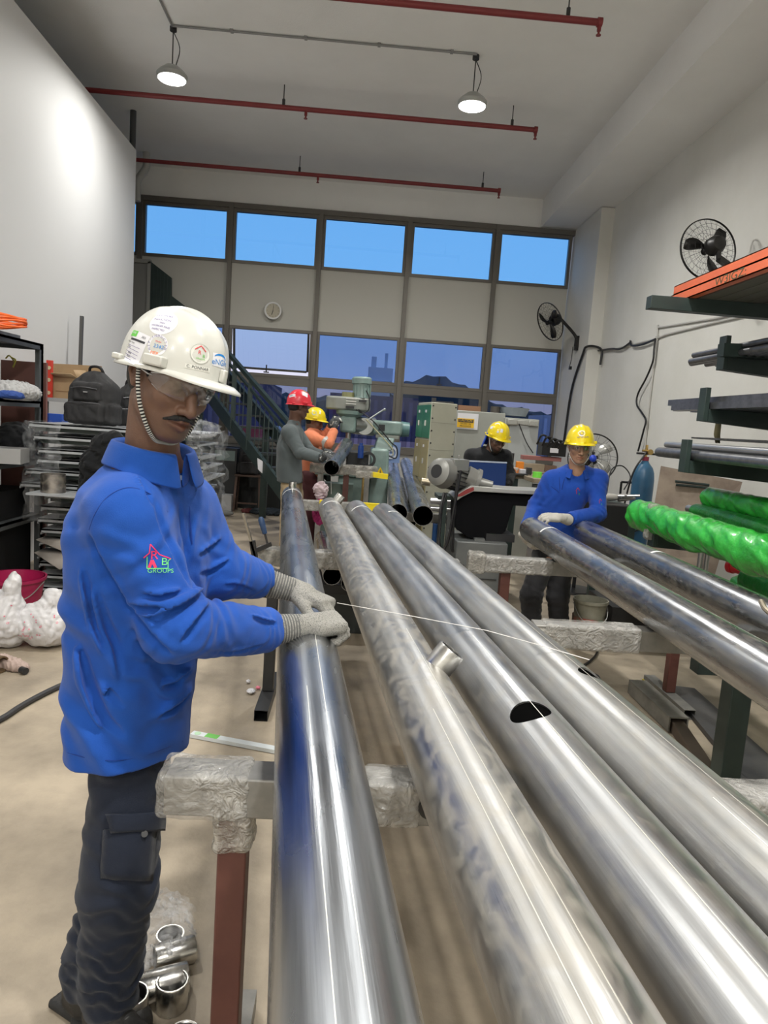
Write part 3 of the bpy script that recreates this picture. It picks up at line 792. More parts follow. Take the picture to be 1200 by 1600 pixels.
# ------------------------------------------------------------------ main worker: blue shirt, white hard hat
def main_worker():
    hp = P(264, 597, 1.60); pt = R_(-17); az = R_(-44); ah = R_(-24)
    HM = axes((math.cos(az)*math.cos(pt), math.sin(az)*math.cos(pt), math.sin(pt)), (.10, .10, 1))
    ph = R_(-11.5); HH = axes((math.cos(ah)*math.cos(ph), math.sin(ah)*math.cos(ph), math.sin(ph)), (.07, .06, 1))
    th = R_(58); u = np.array([math.cos(th), math.sin(th), 0]); fw = np.array([math.sin(th), -math.cos(th), 0])
    def c(px, py, Y): return P(px, py, Y)
    torso = [(c(200, 1172, 1.66), .155, .118, th), (c(207, 1085, 1.67), .160, .120, th), (c(212, 980, 1.67), .168, .122, th), (c(216, 890, 1.67), .178, .124, th),
             (c(222, 815, 1.67), .182, .118, th), (c(226, 768, 1.665), .160, .104, th), (c(230, 735, 1.66), .110, .085, th), (c(232, 716, 1.66), .075, .070, th)]
    sp = dict(label='person in royal blue polo and white stickered hard hat, hands on the pipe', base=(-.57, 1.60, 0), head=hp, headM=HM, hatM=HH, hsc=1.03, slim=1.0, res=.0024, sres=.0052, tres=.0065, hres=.0028,
        u=u, fw=fw, neck=P(237, 722, 1.655), skin=SKIN_BROWN, hair=BLACK_HAIR, stubble=.25, hatsc=.915, hatup=.030, hattilt=.05,
        shR=P(196, 806, 1.53), elR=P(276, 982, 1.52), wrR=P(420, 985, 1.79), shL=P(288, 788, 1.82), elL=P(335, 893, 1.84), wrL=P(410, 908, 1.99),
        hipR=P(206, 1160, 1.655), kneeR=P(184, 1385, 1.57), ankR=P(170, 1562, 1.57), hipL=P(212, 1155, 1.73), kneeL=P(186, 1370, 1.68), ankL=P(140, 1530, 1.64),
        toeR=(.75, -.66, 0), toeL=(.85, -.5, 0), torso=torso, shirt=BLUE_SHIRT, trousers=NAVY, shoe=BOOT, sole=SOLE, laces=mat('grey_lace', (.12, .12, .12), .8),
        sleeve=(.078, .075, .056), famp=.0045, lamp=.006, crump=.005, seed=4, hipr=.086, hem=P(200, 1186, 1.62)[2], legs=(.094, .086, .070), hat=HAT_WHITE, glovem=GLOVE, cuffm=GLOVE, glove=1.14, gcrump=.0006, cuffr=1.05,
        handR=dict(w=P(478, 978, 1.83), fwd=(.88, .42, .06), back=(-.10, -.25, 1), curls=((48, 78, 50), (54, 80, 50), (58, 80, 50), (62, 78, 50)), sc=1.10, thumb=(30, 45, 30), to=18),
        handL=dict(w=P(464, 924, 2.00), fwd=(.86, -.40, -.20), back=(.30, .05, 1), curls=((34, 34, 18), (38, 36, 18), (42, 38, 20), (46, 40, 22)), spread=1, sc=1.14, thumb=(20, 20, 10), to=30))
    sp['shirt_name'] = 'polo_shirt'
    bk = c(150, 1000, 1.6)
    sp['folds'] = [(c(160, 980, 1.6), (.6, .2, .35), .11, .006, .22, 0, (0, 0, 3)), (c(180, 1120, 1.58), (.75, 0, .45), .12, .007, .18, 1.0, (1, 0, 3)),
                   (c(250, 1080, 1.55), (.6, 0, .7), .07, .006, .13, 0, (3, 0, 2)), (c(210, 870, 1.50), (.5, .2, -.8), .06, .004, .10), (c(285, 860, 1.62), (.9, .3, .1), .05, .006, .09),
                   (c(330, 960, 1.62), (.7, .4, .5), .055, .006, .08, 0, (3, 2, 1))]
    sp['cuffd'] = mat('cuff_groove_grey', (.12, .12, .115), .9)
    dn = (0, 0, 1.0)
    sp['creases'] = [(.010, (0, 0, 1.6), [(208, 956), (235, 970), (262, 960), (290, 944), (316, 928)]), (.008, (0, 0, 1.5), [(184, 938), (215, 950), (250, 952), (272, 945)]),
        (.009, (-1.0, 0, 1.2), [(287, 1003), (300, 985), (315, 965), (328, 948)]), (.007, (0, 0, 1.4), [(225, 930), (250, 934), (282, 926)]),
        (.010, (-1.4, 0, .6), [(243, 785), (258, 828), (277, 868), (296, 912)]), (.012, (1.4, 0, 1.0), [(140, 840), (152, 868), (175, 910), (205, 955), (236, 995), (262, 1020)]),
        (.008, (-1.5, 0, .5), [(133, 895), (140, 930), (150, 975), (167, 1022)]), (.009, (-1.5, 0, .4), [(153, 925), (168, 975), (182, 1010), (190, 1064)]),
        (.012, (-1.4, 0, .8), [(128, 1020), (142, 1075), (165, 1125), (190, 1148)]), (.008, (-1, 0, 1), [(164, 1075), (176, 1090), (190, 1104)]), (.009, (0, 0, 1.4), [(252, 1122), (275, 1105), (298, 1084)]),
        (.008, (0, 0, 1.4), [(255, 1075), (275, 1068), (298, 1050)]), (.007, (0, 0, 1.4), [(312, 868), (326, 858), (343, 845)]), (.007, (0, 0, 1.4), [(314, 897), (335, 890), (356, 878)]),
        (.006, (0, 0, 1.4), [(352, 915), (375, 917), (400, 926)]), (.007, (-1.2, 0, .8), [(280, 790), (286, 830), (292, 870)]), (.006, (0, 0, 1.3), [(330, 1018), (370, 1020), (410, 1008)]), (.006, (0, 0, 1.3), [(395, 965), (412, 972), (432, 975)]),
        (.006, (-1, 0, 1), [(215, 745), (228, 765), (240, 790)])]
    sp['creases'] = [(a_*.82, b_, c_) for a_, b_, c_ in sp['creases']]
    sp['pockets'] = []
    w_ = worker(sp); root = w_['root']; body = w_['body']
    chin_strap(root, HM, hp, 1.03, [STRAP_W, STRAP_B], r=.0045, alt=1)
    moustache(root, HM, hp, 1.03, BLACK_HAIR, 1.1); eyebrows(root, HM, hp, 1.03, BLACK_HAIR)
    # collar + placket
    nb = P(240, 730, 1.655)
    collar(root, nb+[0, 0, -.006], u, fw, .082, .080, BLUE_SHIRT, gap=.16, h=.082, drop=.062, back=.010, point=.016)
    sv, sf = w_['shirtS'].mesh(); pj = Proj(sv, sf)
    def on_shirt(px, py, off=.002, Y=1.2, far=None):
        o_ = np.array([0, 0, CAM_H]); d = P(px, py, 1.0)-o_; h = pj.b.ray_cast(Vector(o_), Vector(d).normalized())
        return None if h[0] is None else np.array(h[0])+np.array(h[1])*off
    def strip(pp, w2, m, name, r=None, off=.001):
        q = [on_shirt(x, y, off) for x, y in pp]; q = [k for k in q if k is not None]
        if len(q) < 2: return
        b = MB(); b.tube(spline(q, 6), r or .0015, 6); return b.build(name, m, w_['shirt_obj'] if 'shirt_obj' in w_ else root)
    strip([(139, 828), (150, 800), (170, 775), (200, 762), (235, 772), (262, 800)], 0, cloth_mat('blue_seam_thread', (.010, .05, .28)), 'shoulder_seam', r=.0016, off=-.0004)
    strip([(290, 750), (296, 800), (300, 850)], 0, cloth_mat('blue_seam_thread', (.010, .05, .28)), 'placket_edge', r=.0022, off=0)
    strip([(106, 1176), (130, 1183), (165, 1188), (197, 1187), (240, 1176), (286, 1158)], 0, cloth_mat('blue_seam_thread', (.010, .05, .28)), 'hem_seam', r=.0011, off=0)
    for k, (x, y) in enumerate([(281, 747)]):
        q = on_shirt(x, y, .002)
        if q is not None:
            b = MB(); n_ = -V3(P(x, y, 1)-[0, 0, CAM_H]); n_ /= np.linalg.norm(n_); b.cyl(q, q+n_*.003, .006, n=20); b.build('shirt_button', mat('pale_button', (.35, .45, .65), .3), root)
    # embroidered logo on the near sleeve
    def sleeve_decal(cx, cy, v2, f2, m, name):
        d = P(cx, cy, 1)-np.array([0, 0, CAM_H]); d /= np.linalg.norm(d); q = on_shirt(cx, cy, 0)
        uu = CR-d*(CR@d); pj2 = pj
        return decal(pj2, q, d, uu, CU, v2, f2, m, emb, name, off=.0012, sub=.006)
    emb = thing('x', root.location, None, None); 
    for k in ('label', 'category'):
        if k in emb: del emb[k]
    emb.name = 'sleeve_emblem'; emb.parent = root; emb.location = (0, 0, 0)
    M_RED = mat('red_thread', (.75, .03, .12), .7); M_GRN = mat('green_thread', (.15, .62, .20), .7)
    px = .00146
    def L2(lines, w2):
        v, f = [], []
        for a_, b_ in lines:
            q, g = line2(np.array(a_)*px, np.array(b_)*px, w2*px); f += [[i+len(v) for i in g[0]]]; v += list(q)
        return np.array(v), f
    # pixel offsets from emblem centre (248,873), y up
    v, f = L2([((-20, 1), (-12, 8)), ((-12, 8), (-11, 21)), ((-11, 21), (2, 6)), ((2, 6), (18, 0))], 1.5); sleeve_decal(247, 873, v, f, M_RED, 'emblem_roof')
    v, f = L2([((-15, 3), (-15, -14)), ((-15, -14), (14, -14)), ((14, -14), (14, -3)), ((14, -3), (18, 0))], 1.3); sleeve_decal(247, 873, v, f, M_GRN, 'emblem_frame')
    for t_, sz, cx, cy, m_ in [('R', 17, 241, 868, M_RED), ('B', 15, 257, 878, M_GRN), ('GROUPS', 8.5, 251, 892, M_GRN)]:
        tv, tf = text_mesh(t_, sz*px); sleeve_decal(cx, cy, tv[:, :2]*[1.12, 1], tf, m_, 'emblem_lettering')
    v, f = L2([((-12, -13), (-8, -2)), ((-8, -2), (-3, -13))], 4); sleeve_decal(247, 873, v, f, M_RED, 'emblem_figure')
    # hat stickers, placed by pixel direction onto the shell
    hat = w_['hat']; hj = w_['hatproj']
    def hd(cx, cy, v2, f2, m, name, rot=0, off=.0006):
        d = P(cx, cy, 1)-np.array([0, 0, CAM_H]); d /= np.linalg.norm(d); h = hj.b.ray_cast(Vector((0, 0, CAM_H)), Vector(d))
        if h[0] is None: return
        n_ = np.array(h[1]); n_ = n_ if n_@d < 0 else -n_; q = np.array(h[0]); uu = CR*math.cos(rot)+CU*math.sin(rot); uu = uu-n_*(uu@n_); vv = np.cross(n_, uu)
        return decal(hj, q, -n_, uu, vv, np.asarray(v2)*.00146, f2, m, hat, name, off=off, sub=.006)
    def ht(cx, cy, t_, sz, m, rot=0, sx=1.0):
        tv, tf = text_mesh(t_, sz); hd(cx, cy, tv[:, :2]*[sx, 1], tf, m, 'sticker_lettering', rot, off=.0012)
    # round violet notice sticker
    hd(255, 504, *disc2(21), PAPER, 'round_sticker', -.35); ht(258, 494, 'SAFE WORK', 5, INK_PURPLE, -.35); ht(254, 500, 'INDUCTION', 5, INK_PURPLE, -.35); ht(254, 505, '2023', 4.5, INK_PURPLE, -.35); ht(251, 510, 'WORKER PASS', 4.6, INK_PURPLE, -.35); ht(247, 515, 'INSPECTED', 4.2, INK_PURPLE, -.35)
    # rectangular form sticker
    hd(212, 543, *rect2(35, 46), PAPER, 'form_sticker', -.42); hd(211, 521, *rect2(15, 9), INK_GREEN, 'form_green_block', -.42, off=.0010); hd(215, 532, *rect2(33, 3.2), INK_BLACK, 'form_black_bar', -.42, off=.0010)
    ht(211, 520, 'PASS', 4.5, PAPER, -.42); ht(225, 528, '2023', 4.5, INK_BLACK, -.42)
    for k in range(5):
        hd(209-k*1.8, 541+k*5, *rect2(30, .6), INK_PURPLE, 'form_line', -.42, off=.0010)
    ht(206, 534, 'Name Fitter', 3.6, INK_BLACK, -.42); ht(203, 541, 'Date', 3.6, INK_BLACK, -.42); ht(203, 551, 'Rakib', 3.8, INK_BLACK, -.42); ht(201, 556, 'Hasan', 3.8, INK_BLACK, -.42)
    # round induction sticker
    hd(246, 539, *disc2(15.5), PAPER, 'round_sticker', -.3); ht(248, 542, '2342', 7.5, INK_BLUE, -.3, 1.1); ht(248, 534, 'Modec', 3.6, INK_RED, -.3); ht(241, 552, 'MEP', 7, mat('orange_ink', (.85, .18, .02), .6), -.3)
    for k, ch in enumerate('MEP-INDUCTED'):
        a = R_(205-k*21); ht(246+14*math.cos(a)*.93, 539-14*math.sin(a), ch, 5, INK_PURPLE, a-math.pi/2-.1)
    # house emblem sticker
    hd(313, 553, *disc2(14.5), mat('clear_sticker', (.68, .68, .63), .3), 'round_sticker', -.2)
    v, f = disc2(14.5, 30, 13.8); hd(313, 553, v, f, mat('grey_ink', (.4, .42, .38), .6), 'sticker_rim', -.2, off=.001)
    for a_, b_ in [((-8, 2), (0, 9)), ((0, 9), (8, 2))]: v, f = line2(a_, b_, 1.3); hd(313, 550, v, f, INK_RED, 'sticker_roof', -.15, off=.0012)
    ht(312, 551, 'R', 8, INK_RED, -.15); ht(318, 557, 'B', 6.5, INK_GREEN, -.15); ht(313, 561, 'GROUPS', 3.5, INK_GREEN, -.15)
    hd(309, 575, *rect2(36, 6.5), mat('clear_sticker', (.68, .68, .63), .3), 'name_strip', -.15); ht(309, 575, 'C. PONNAR', 6, INK_BLACK, -.15)
    # blue company sticker
    hd(344, 564, *rect2(28, 19), PAPER, 'company_sticker', -.12); ht(344, 567, 'eNGIe', 11.5, INK_BLUE, -.12)
    aa = np.linspace(.35, 2.8, 12); o1 = np.column_stack([np.cos(aa)*13, np.sin(aa)*9-3]); o2 = np.column_stack([np.cos(aa)*12, np.sin(aa)*5-2])
    hd(345, 560, np.vstack([o1, o2]), [[i, i+1, 13+i, 12+i] for i in range(11)], INK_BLUE, 'company_arc', -.12, off=.0012)
    # ear stud
    b = MB(); b.sphere(V3(hp)+HM@np.array([-.080, -.012, -.026]), .0026, 6); b.build('ear_stud', mat('silver', (.8, .8, .8), .2, 1.0), root)
    # watch on far wrist
    q = V3(P(424, 898, 2.0)); d = V3(sp['wrL'])-V3(sp['elL']); d /= np.linalg.norm(d); b = MB(); b.prof(V3(sp['wrL'])+d*.014, V3(sp['wrL'])+d*.034, [(0, .030), (0, .046), (1, .046), (1, .030)], 30, closed=True); b.build('wristwatch_band', BLACK, root)
    # cargo pocket
    T = w_['root']; tv, tf = [o for o in bpy.data.objects if o.parent == root and o.name.startswith('trousers')], None
    tr = tv[0]; me = tr.data; V = np.array([tuple(q.co) for q in me.vertices])+np.array(root_of(root)); F = [list(p.vertices) for p in me.polygons]; tj = Proj(V, F)
    def on_t(px, py, off=0):
        d = P(px, py, 1)-np.array([0, 0, CAM_H]); d /= np.linalg.norm(d); h = tj.b.ray_cast(Vector((0, 0, CAM_H)), Vector(d))
        if h[0] is None: return None
        n_ = np.array(h[1]); n_ = n_ if n_@d < 0 else -n_; return np.array(h[0])+n_*off
    def patch(quad, name, off, th_, nu=8, nv=8):
        P0 = []; 
        for i in range(nu):
            for j in range(nv):
                s_, t_ = i/(nu-1), j/(nv-1); a_ = np.array(quad[0])*(1-s_)+np.array(quad[1])*s_; b_ = np.array(quad[3])*(1-s_)+np.array(quad[2])*s_; p_ = a_*(1-t_)+b_*t_
                bul = math.sin(math.pi*s_)*math.sin(math.pi*t_); q_ = on_t(p_[0], p_[1], off+.006*bul*th_)
                P0.append(q_ if q_ is not None else P0[-1])
        f = [[i*nv+j, i*nv+j+1, (i+1)*nv+j+1, (i+1)*nv+j] for i in range(nu-1) for j in range(nv-1)]
        o_ = mk(name, P0, f, NAVY, tr, angle=180); sd = o_.modifiers.new('t', 'SOLIDIFY'); sd.thickness = .006; sd.offset = 0; return o_
    patch([(163, 1296), (243, 1286), (236, 1376), (158, 1372)], 'cargo_pocket', .003, 1.2)
    patch([(168, 1270), (252, 1268), (250, 1296), (176, 1298)], 'pocket_flap', .011, .6)
    q = on_t(222, 1301, .012)
    if q is not None: b = MB(); n_ = -(P(222, 1301, 1)-np.array([0, 0, CAM_H])); n_ /= np.linalg.norm(n_); b.cyl(q, q+n_*.004, .0075, n=20); b.build('pocket_button', BLACK, tr)
    return w_
main_worker()
# ------------------------------------------------------------------ room shell
WALL = mat('painted_wall', (.72, .71, .67), .75, c2=(.66, .65, .60), scale=1.2, bump=.12, bscale=25)
WALL_W = mat('white_partition_paint', (.66, .66, .66), .6, bump=.03, bscale=30)
CEIL = mat('ceiling_plaster', (.82, .815, .80), .8, c2=(.87, .865, .85), scale=.9, bump=.25, bscale=60)
FLOOR = mat('stained_concrete_floor', (.43, .36, .27), .6, c2=(.245, .205, .155), scale=2.4, mixlo=.40, mixhi=.70, bump=.2, bscale=60, rough2=.42, detail=12)
FRAME = mat('bronze_window_frame', (.16, .148, .13), .45, .3); PANEL = mat('spandrel_panel', (.56, .55, .50), .6, bump=.04)
GREEN_ST = mat('dark_green_steel', (.025, .042, .040), .45, .2, c2=(.035, .055, .05), scale=6)
GREY_ST = mat('grey_painted_steel', (.22, .23, .23), .45, .3); GALV = mat('galvanised_steel', (.50, .51, .52), .35, .8, c2=(.36, .37, .38), scale=20)
FAR, LX, RX, BY, CZ = 12.0, -6.5, 3.6, -7.0, 5.4
XM = [-5.19, -3.73, -2.27, -.81, .65, 2.11]
structure(MB().bb((LX, BY, -.12), (RX+.2, FAR+.3, 0)).build('floor', FLOOR))
structure(MB().bb((LX, BY, CZ), (RX+.2, FAR+.3, CZ+.2)).build('ceiling', CEIL))
structure(MB().bb((RX, BY, 0), (RX+.2, FAR, CZ)).build('wall_right', WALL))
structure(MB().bb((LX-.2, BY, 0), (LX, FAR, CZ)).build('wall_left', WALL))
structure(MB().bb((LX, BY-.2, 0), (RX, BY, CZ)).build('wall_back', WALL))
PT = P(213, 235, 9.6)
structure(MB().bb((PT[0]-.16, BY, 0), (PT[0], 9.6, PT[2])).build('wall_partition', WALL_W))
structure(MB().bb((3.4, 10.7, 0), (RX, FAR, 4.95)).build('wall_column', WALL))
structure(MB().bb((2.82, BY, 4.96), (RX, FAR, CZ)).build('trim_1', CEIL))
structure(MB().bb((LX, FAR, 4.93), (RX, FAR+.2, CZ)).build('wall_far_upper', CEIL))
structure(MB().bb((LX, FAR, 0), (RX, FAR+.2, 1.08)).build('wall_far_lower', mat('sill_wall_paint', (.50, .50, .49), .7)))
structure(MB().bb((LX, FAR, 1.08), (XM[0], FAR+.2, 4.93)).build('wall_far_side', WALL))
structure(MB().bb((3.4, FAR, 1.08), (RX, FAR+.2, 4.93)).build('wall_far_return', WALL))
G_HI = glass_mat('blue_tinted_glass', (.45, .71, .93), .03); G_LO = glass_mat('dark_blue_glass', (.41, .545, .75), .03)
edges = XM+[3.4]
for i in range(len(edges)-1):
    x0, x1 = edges[i], edges[i+1]
    for row, (z0, z1, gm) in enumerate([(4.0, 4.86, G_HI), (2.20, 3.0, G_LO), (1.12, 2.12, G_LO)]):
        k = i*3+row+1; fr = MB(); w_ = .05
        for a_, b_ in (((x0+.03, z0), (x1-.03, z0+w_)), ((x0+.03, z1-w_), (x1-.03, z1)), ((x0+.03, z0+w_), (x0+.03+w_, z1-w_)), ((x1-.03-w_, z0+w_), (x1-.03, z1-w_))):
            fr.bb((a_[0], FAR-.02, a_[1]), (b_[0], FAR+.06, b_[1]))
        fo = structure(fr.build('window_%d' % k, FRAME))
        g = MB(); zb = z0+w_
        if row == 2: gm = glass_mat('smoky_blue_glass', (.47, .54, .66), .03)
        if row == 2 and i in (3, 4): zb = z0+w_+.10
        if row == 1 and i == 2:                     # awning pane propped open at its foot
            g2 = MB(); T = .16; zt = z1-w_; zb2 = z0+.13
            g.add([(x0+.09, FAR+.02, zt), (x1-.09, FAR+.02, zt), (x1-.09, FAR+.02+T, zb2), (x0+.09, FAR+.02+T, zb2)], [[0, 1, 2, 3]])
            g2.bar((x0+.12, FAR+T, zb2), (x1-.12, FAR+T, zb2), .035, .035); g2.bar((x0+.11, FAR+.02, zt), (x0+.11, FAR+T, zb2), .035, .035); g2.bar((x1-.11, FAR+.02, zt), (x1-.11, FAR+T, zb2), .035, .035)
            g2.build('open_sash', mat('dark_sash', (.05, .045, .04), .4), fo)
        else: g.bb((x0+.08, FAR+.015, zb), (x1-.08, FAR+.021, z1-w_))
        g.build('glass_pane', gm, fo)
        if row == 1 and i in (2, 4): h = MB(); h.box(((x0+x1)/2-.05, FAR-.03, z0+.07), (.09, .03, .02)); h.cyl(((x0+x1)/2-.05, FAR-.035, z0+.07), ((x0+x1)/2-.05, FAR-.03, z0+.19), .011, n=8); h.build('window_latch', BLACK, fo)
    structure(MB().bb((x0+.03, FAR, 3.0), (x1-.03, FAR+.1, 4.0)).build('wall_spandrel_panel', PANEL))
    structure(MB().bb((x0+.03, FAR-.01, 2.12), (x1-.03, FAR+.08, 2.20)).build('trim_transom', FRAME))
for i, x in enumerate(XM):
    structure(MB().bb((x-.035, FAR-.07, 1.08), (x+.035, FAR+.08, 4.93)).build('trim_mullion', FRAME))
structure(MB().bb((XM[0], FAR-.05, 4.86), (3.4, FAR+.08, 4.94)).build('trim_window_head', FRAME))
structure(MB().bb((XM[0], FAR-.06, 1.05), (3.4, FAR+.08, 1.12)).build('trim_window_sill', FRAME))
# ------------------------------------------------------------------ outside, beyond the windows
structure(MB().bb((-260, 12.6, -1.2), (260, 600, -1.0)).build('ground_outside', mat('asphalt', (.13, .12, .13), .8)))
def outside(name, lab, cat, build, grp=None):
    o = build; tag(o, lab, cat, grp); return o
CONT = [((-19, 44), 7.5, 5.0, (.07, .07, .12), 'violet shipping container stack beyond the window left of the milling machine'),
        ((-9.2, 46), 7.0, 4.6, (.13, .11, .19), 'purple ribbed container stack seen behind the person in orange'),
        ((1.0, 48), 6.0, 4.4, (.14, .11, .18), 'dark purple shed beyond the window behind the milling head'),
        ((8.2, 60), 7.5, 4.2, (.12, .15, .22), 'blue office block with rows of windows beyond the glass left of the lockers'),
        ((24, 62), 15.0, 4.3, (.45, .50, .66), 'pale long warehouse beyond the window above the grey cabinets')]
for (x, y), w_, h_, c_, lab in CONT:
    b = MB(); b.bb((x-w_/2, y, -1), (x+w_/2, y+6, h_-1)); m_ = mat('far_wall_%s' % lab.split()[0], c_, .8)
    n_ = thing({'viol': 'container_stack', 'purp': 'container_stack', 'dark': 'shed', 'blue': 'office_block', 'pale': 'warehouse'}[lab[:4]], (x, y+3, -1), lab, 'building')
    b.build('walls', m_, n_)
    b = MB()
    for k in range(int(w_/.6)): b.bb((x-w_/2+k*.6, y-.06, -1), (x-w_/2+k*.6+.25, y, h_-1.3))
    if 'office' in lab:
        b = MB()
        for r in range(4): b.bb((x-w_/2+.5, y-.08, r*.9-.4), (x+w_/2-.5, y-.01, r*.9-.1))
    b.build('facade_ribs', mat('far_rib_%s' % lab.split()[0], tuple(min(1, q*1.5) for q in c_), .8), n_)
b = MB(); 
for px_, w_ in ((591, .0),): pass
t = thing('silo_tower', P(590, 680, 70), 'white industrial tower with walkways on the skyline above the milling machine motor', 'tower')
q = P(590, 600, 70); b.cyl((q[0], 70, -1), (q[0], 70, q[2]+.2), 1.3, n=16); b.build('shaft', mat('far_white', (.62, .66, .72), .7), t)
b = MB(); b.box((q[0]+.2, 70, q[2]+.9), (2.4, 1.5, 1.3)); b.box((q[0]-.5, 70, q[2]+2.0), (.5, .5, 1.2)); b.box((q[0]+.7, 70, q[2]+2.2), (.3, .3, 1.6)); b.bar((q[0]+.5, 70, q[2]), (q[0]+2.4, 70, q[2]-1.4), .4, .3); b.build('head_house', MATS['far_white'], t, angle=30)
# hill
hv = []; hf = []; N = 60
for i in range(N+1):
    x = -40+i*140/N*1.0; a_ = (x-28)/17; h_ = 9.5*math.exp(-a_*a_)+2.2*math.exp(-((x-8)/14)**2)+.6*math.sin(x*.9)+.4*math.sin(x*2.3)
    for y, k in ((228, 0), (236, .8), (250, 1), (290, 0)): hv.append((x*1.0, y, -1+max(.0, (h_+10.5)*k)))
for i in range(N):
    for j in range(3): hf.append([i*4+j, (i+1)*4+j, (i+1)*4+j+1, i*4+j+1])
tag(mk('hill', hv, hf, mat('dark_wooded_hill', (.03, .055, .07), .9, bump=.6, bscale=.8)), 'dark wooded hill on the horizon beyond the windows', 'hill')
for px_, lab, c_, s_ in ((392, 'red and white lorry parked outside beyond the stair balusters', (.6, .08, .08), 1.0), (436, 'white van parked outside beyond the lowest stair balusters', (.7, .68, .7), .8)):
    Yv = 26 if 'lorry' in lab else 31; q = P(px_, 668, Yv); v_ = thing('parked_lorry' if 'lorry' in lab else 'parked_van', (q[0], Yv, -1), lab, 'vehicle'); b = MB(); b.box((q[0], Yv, q[2]-.7), (s_, 2, 1.5)); b.box((q[0]+s_*.5+.05, Yv, q[2]-1.0), (.3, 1.8, 1.0)); b.build('bodywork', mat('far_vehicle_%d' % px_, c_, .5), v_, bevel=.08)
    b = MB(); b.box((q[0]-.1, Yv-1.02, q[2]-.6), (s_*.5, .04, .5)); b.build('side_panel', MATS['far_white'], v_)
    for dx in (-.2, .25): b = MB(); b.cyl((q[0]+dx, Yv-1.1, -.8), (q[0]+dx, Yv-.8, -.8), .2, n=20); b.build('wheel', BLACK, v_)
# ------------------------------------------------------------------ ceiling services
RED = mat('red_pipe_paint', (.20, .025, .028), .45)
DARKM = mat('dark_metal', (.05, .05, .052), .45, .5)
def sprinkler(Y, z, x0, x1, heads, hangers, lab):
    t = thing('sprinkler_pipe', ((x0+x1)/2, Y, z-.03), lab, 'sprinkler pipe'); b = MB(); b.cyl((x0, Y, z), (x1, Y, z), .028, n=16); b.cyl((x1-.02, Y, z), (x1+.02, Y, z), .038, n=16); b.build('pipe', RED, t)
    for h in heads:
        b = MB(); b.cyl((h, Y, z), (h, Y, z-.07), .018, n=12); b.cyl((h, Y, z-.07), (h, Y, z-.10), .010, n=12); b.cyl((h, Y, z-.10), (h, Y, z-.106), .022, n=14); b.build('sprinkler_head', RED, t)
    for h in hangers:
        b = MB(); b.cyl((h, Y, z+.02), (h, Y, CZ), .006, n=8); b.cyl((h, Y, z+.02), (h, Y, z+.09), .018, n=8); b.build('hanger_rod', DARKM, t)
for (pl, pr_, z, Y, hd_, hg, lab) in [((600, 0), (937, 35), 5.1, None, [(937, 35)], [(888, 20)], 'nearest red sprinkler pipe, cut by the top of the view'),
                                      ((145, 142), (837, 203), 5.15, None, [(478, 175), (837, 205)], [(443, 165), (800, 195)], 'middle red sprinkler pipe just beyond the two hanging lamps'),
                                      ((220, 249), (780, 298), 5.15, None, [(497, 275), (780, 298)], [(468, 268), (754, 292)], 'farthest red sprinkler pipe, close to the window wall')]:
    d0 = P(*pr_, 1.0); Y = (z-CAM_H)/(d0[2]-CAM_H); xa = P(*pl, Y)[0]; xb = P(*pr_, Y)[0]
    if pl[0] < 300: xa = -6.3
    elif pl[0] == 600: xa = -6.3
    sprinkler(Y, z, xa, xb, [P(*q_, Y)[0] for q_ in hd_], [P(*q_, Y)[0] for q_ in hg], lab)
LED = mat('lamp_diffuser', (1, 1, 1), .5, emit=(1.0, .97, .90), es=26); HOUSE = mat('lamp_housing_grey', (.42, .43, .42), .4, .4)
lamp_labs = ['hanging round high bay lamp near the white partition, left of the two in view', 'hanging round high bay lamp in mid ceiling, right of the two in view']
for i, (x, y) in enumerate(LAMPS):
    z = 4.90
    t = thing('high_bay_lamp', (x, y, z), lamp_labs[i] if i < 2 else 'round high bay lamp hanging from the ceiling behind or above the camera', 'ceiling lamp', None if i < 2 else 'lamps out of view')
    b = MB(); b.prof((x, y, z), (x, y, z+.12), [(0, .138), (.0, .15), (.35, .155), (.6, .13), (1, .07), (1, 0)], 40); b.build('housing', HOUSE, t)
    b = MB(); b.prof((x, y, z-.004), (x, y, z+.01), [(0, 0), (0, .136), (1, .137)], 40); b.build('diffuser', LED, t)
    b = MB(); b.cyl((x, y, z+.12), (x, y, CZ), .006, n=8); b.tube(spline([(x+.03, y, z+.11), (x+.07, y, z+.3), (x-.01, y, CZ-.02)], 8), .005, 6); b.cyl((x, y, CZ-.04), (x, y, CZ), .035, n=16); b.build('suspension_cable', DARKM, t)
    l = bpy.data.lights.new('lamp_light', 'AREA'); l.shape = 'DISK'; l.size = .26; l.energy = LAMP_POWER[i]; l.color = (1.0, .985, .94); l.spread = R_(165)
    lo_ = bpy.data.objects.new('lamp_light', l); col.objects.link(lo_); lo_.parent = t; lo_.location = (0, 0, -.012)
L1, L2_ = LAMPS[0], LAMPS[1]
b = MB(); b.cyl((L1[0], L1[1]-.05, CZ-.015), (L2_[0], L1[1]-.05, CZ-.015), .011, n=8); b.cyl((L1[0], L1[1]-.05, CZ-.015), (L1[0], -2, CZ-.015), .011, n=8)
for k in range(4): b.box((L1[0]+.6+k*.75, L1[1]-.05, CZ-.012), (.03, .05, .024))
tag(b.build('ceiling_conduit', mat('conduit_grey', (.25, .25, .25), .5)), 'thin grey conduit run on the ceiling joining the two lamps', 'conduit')
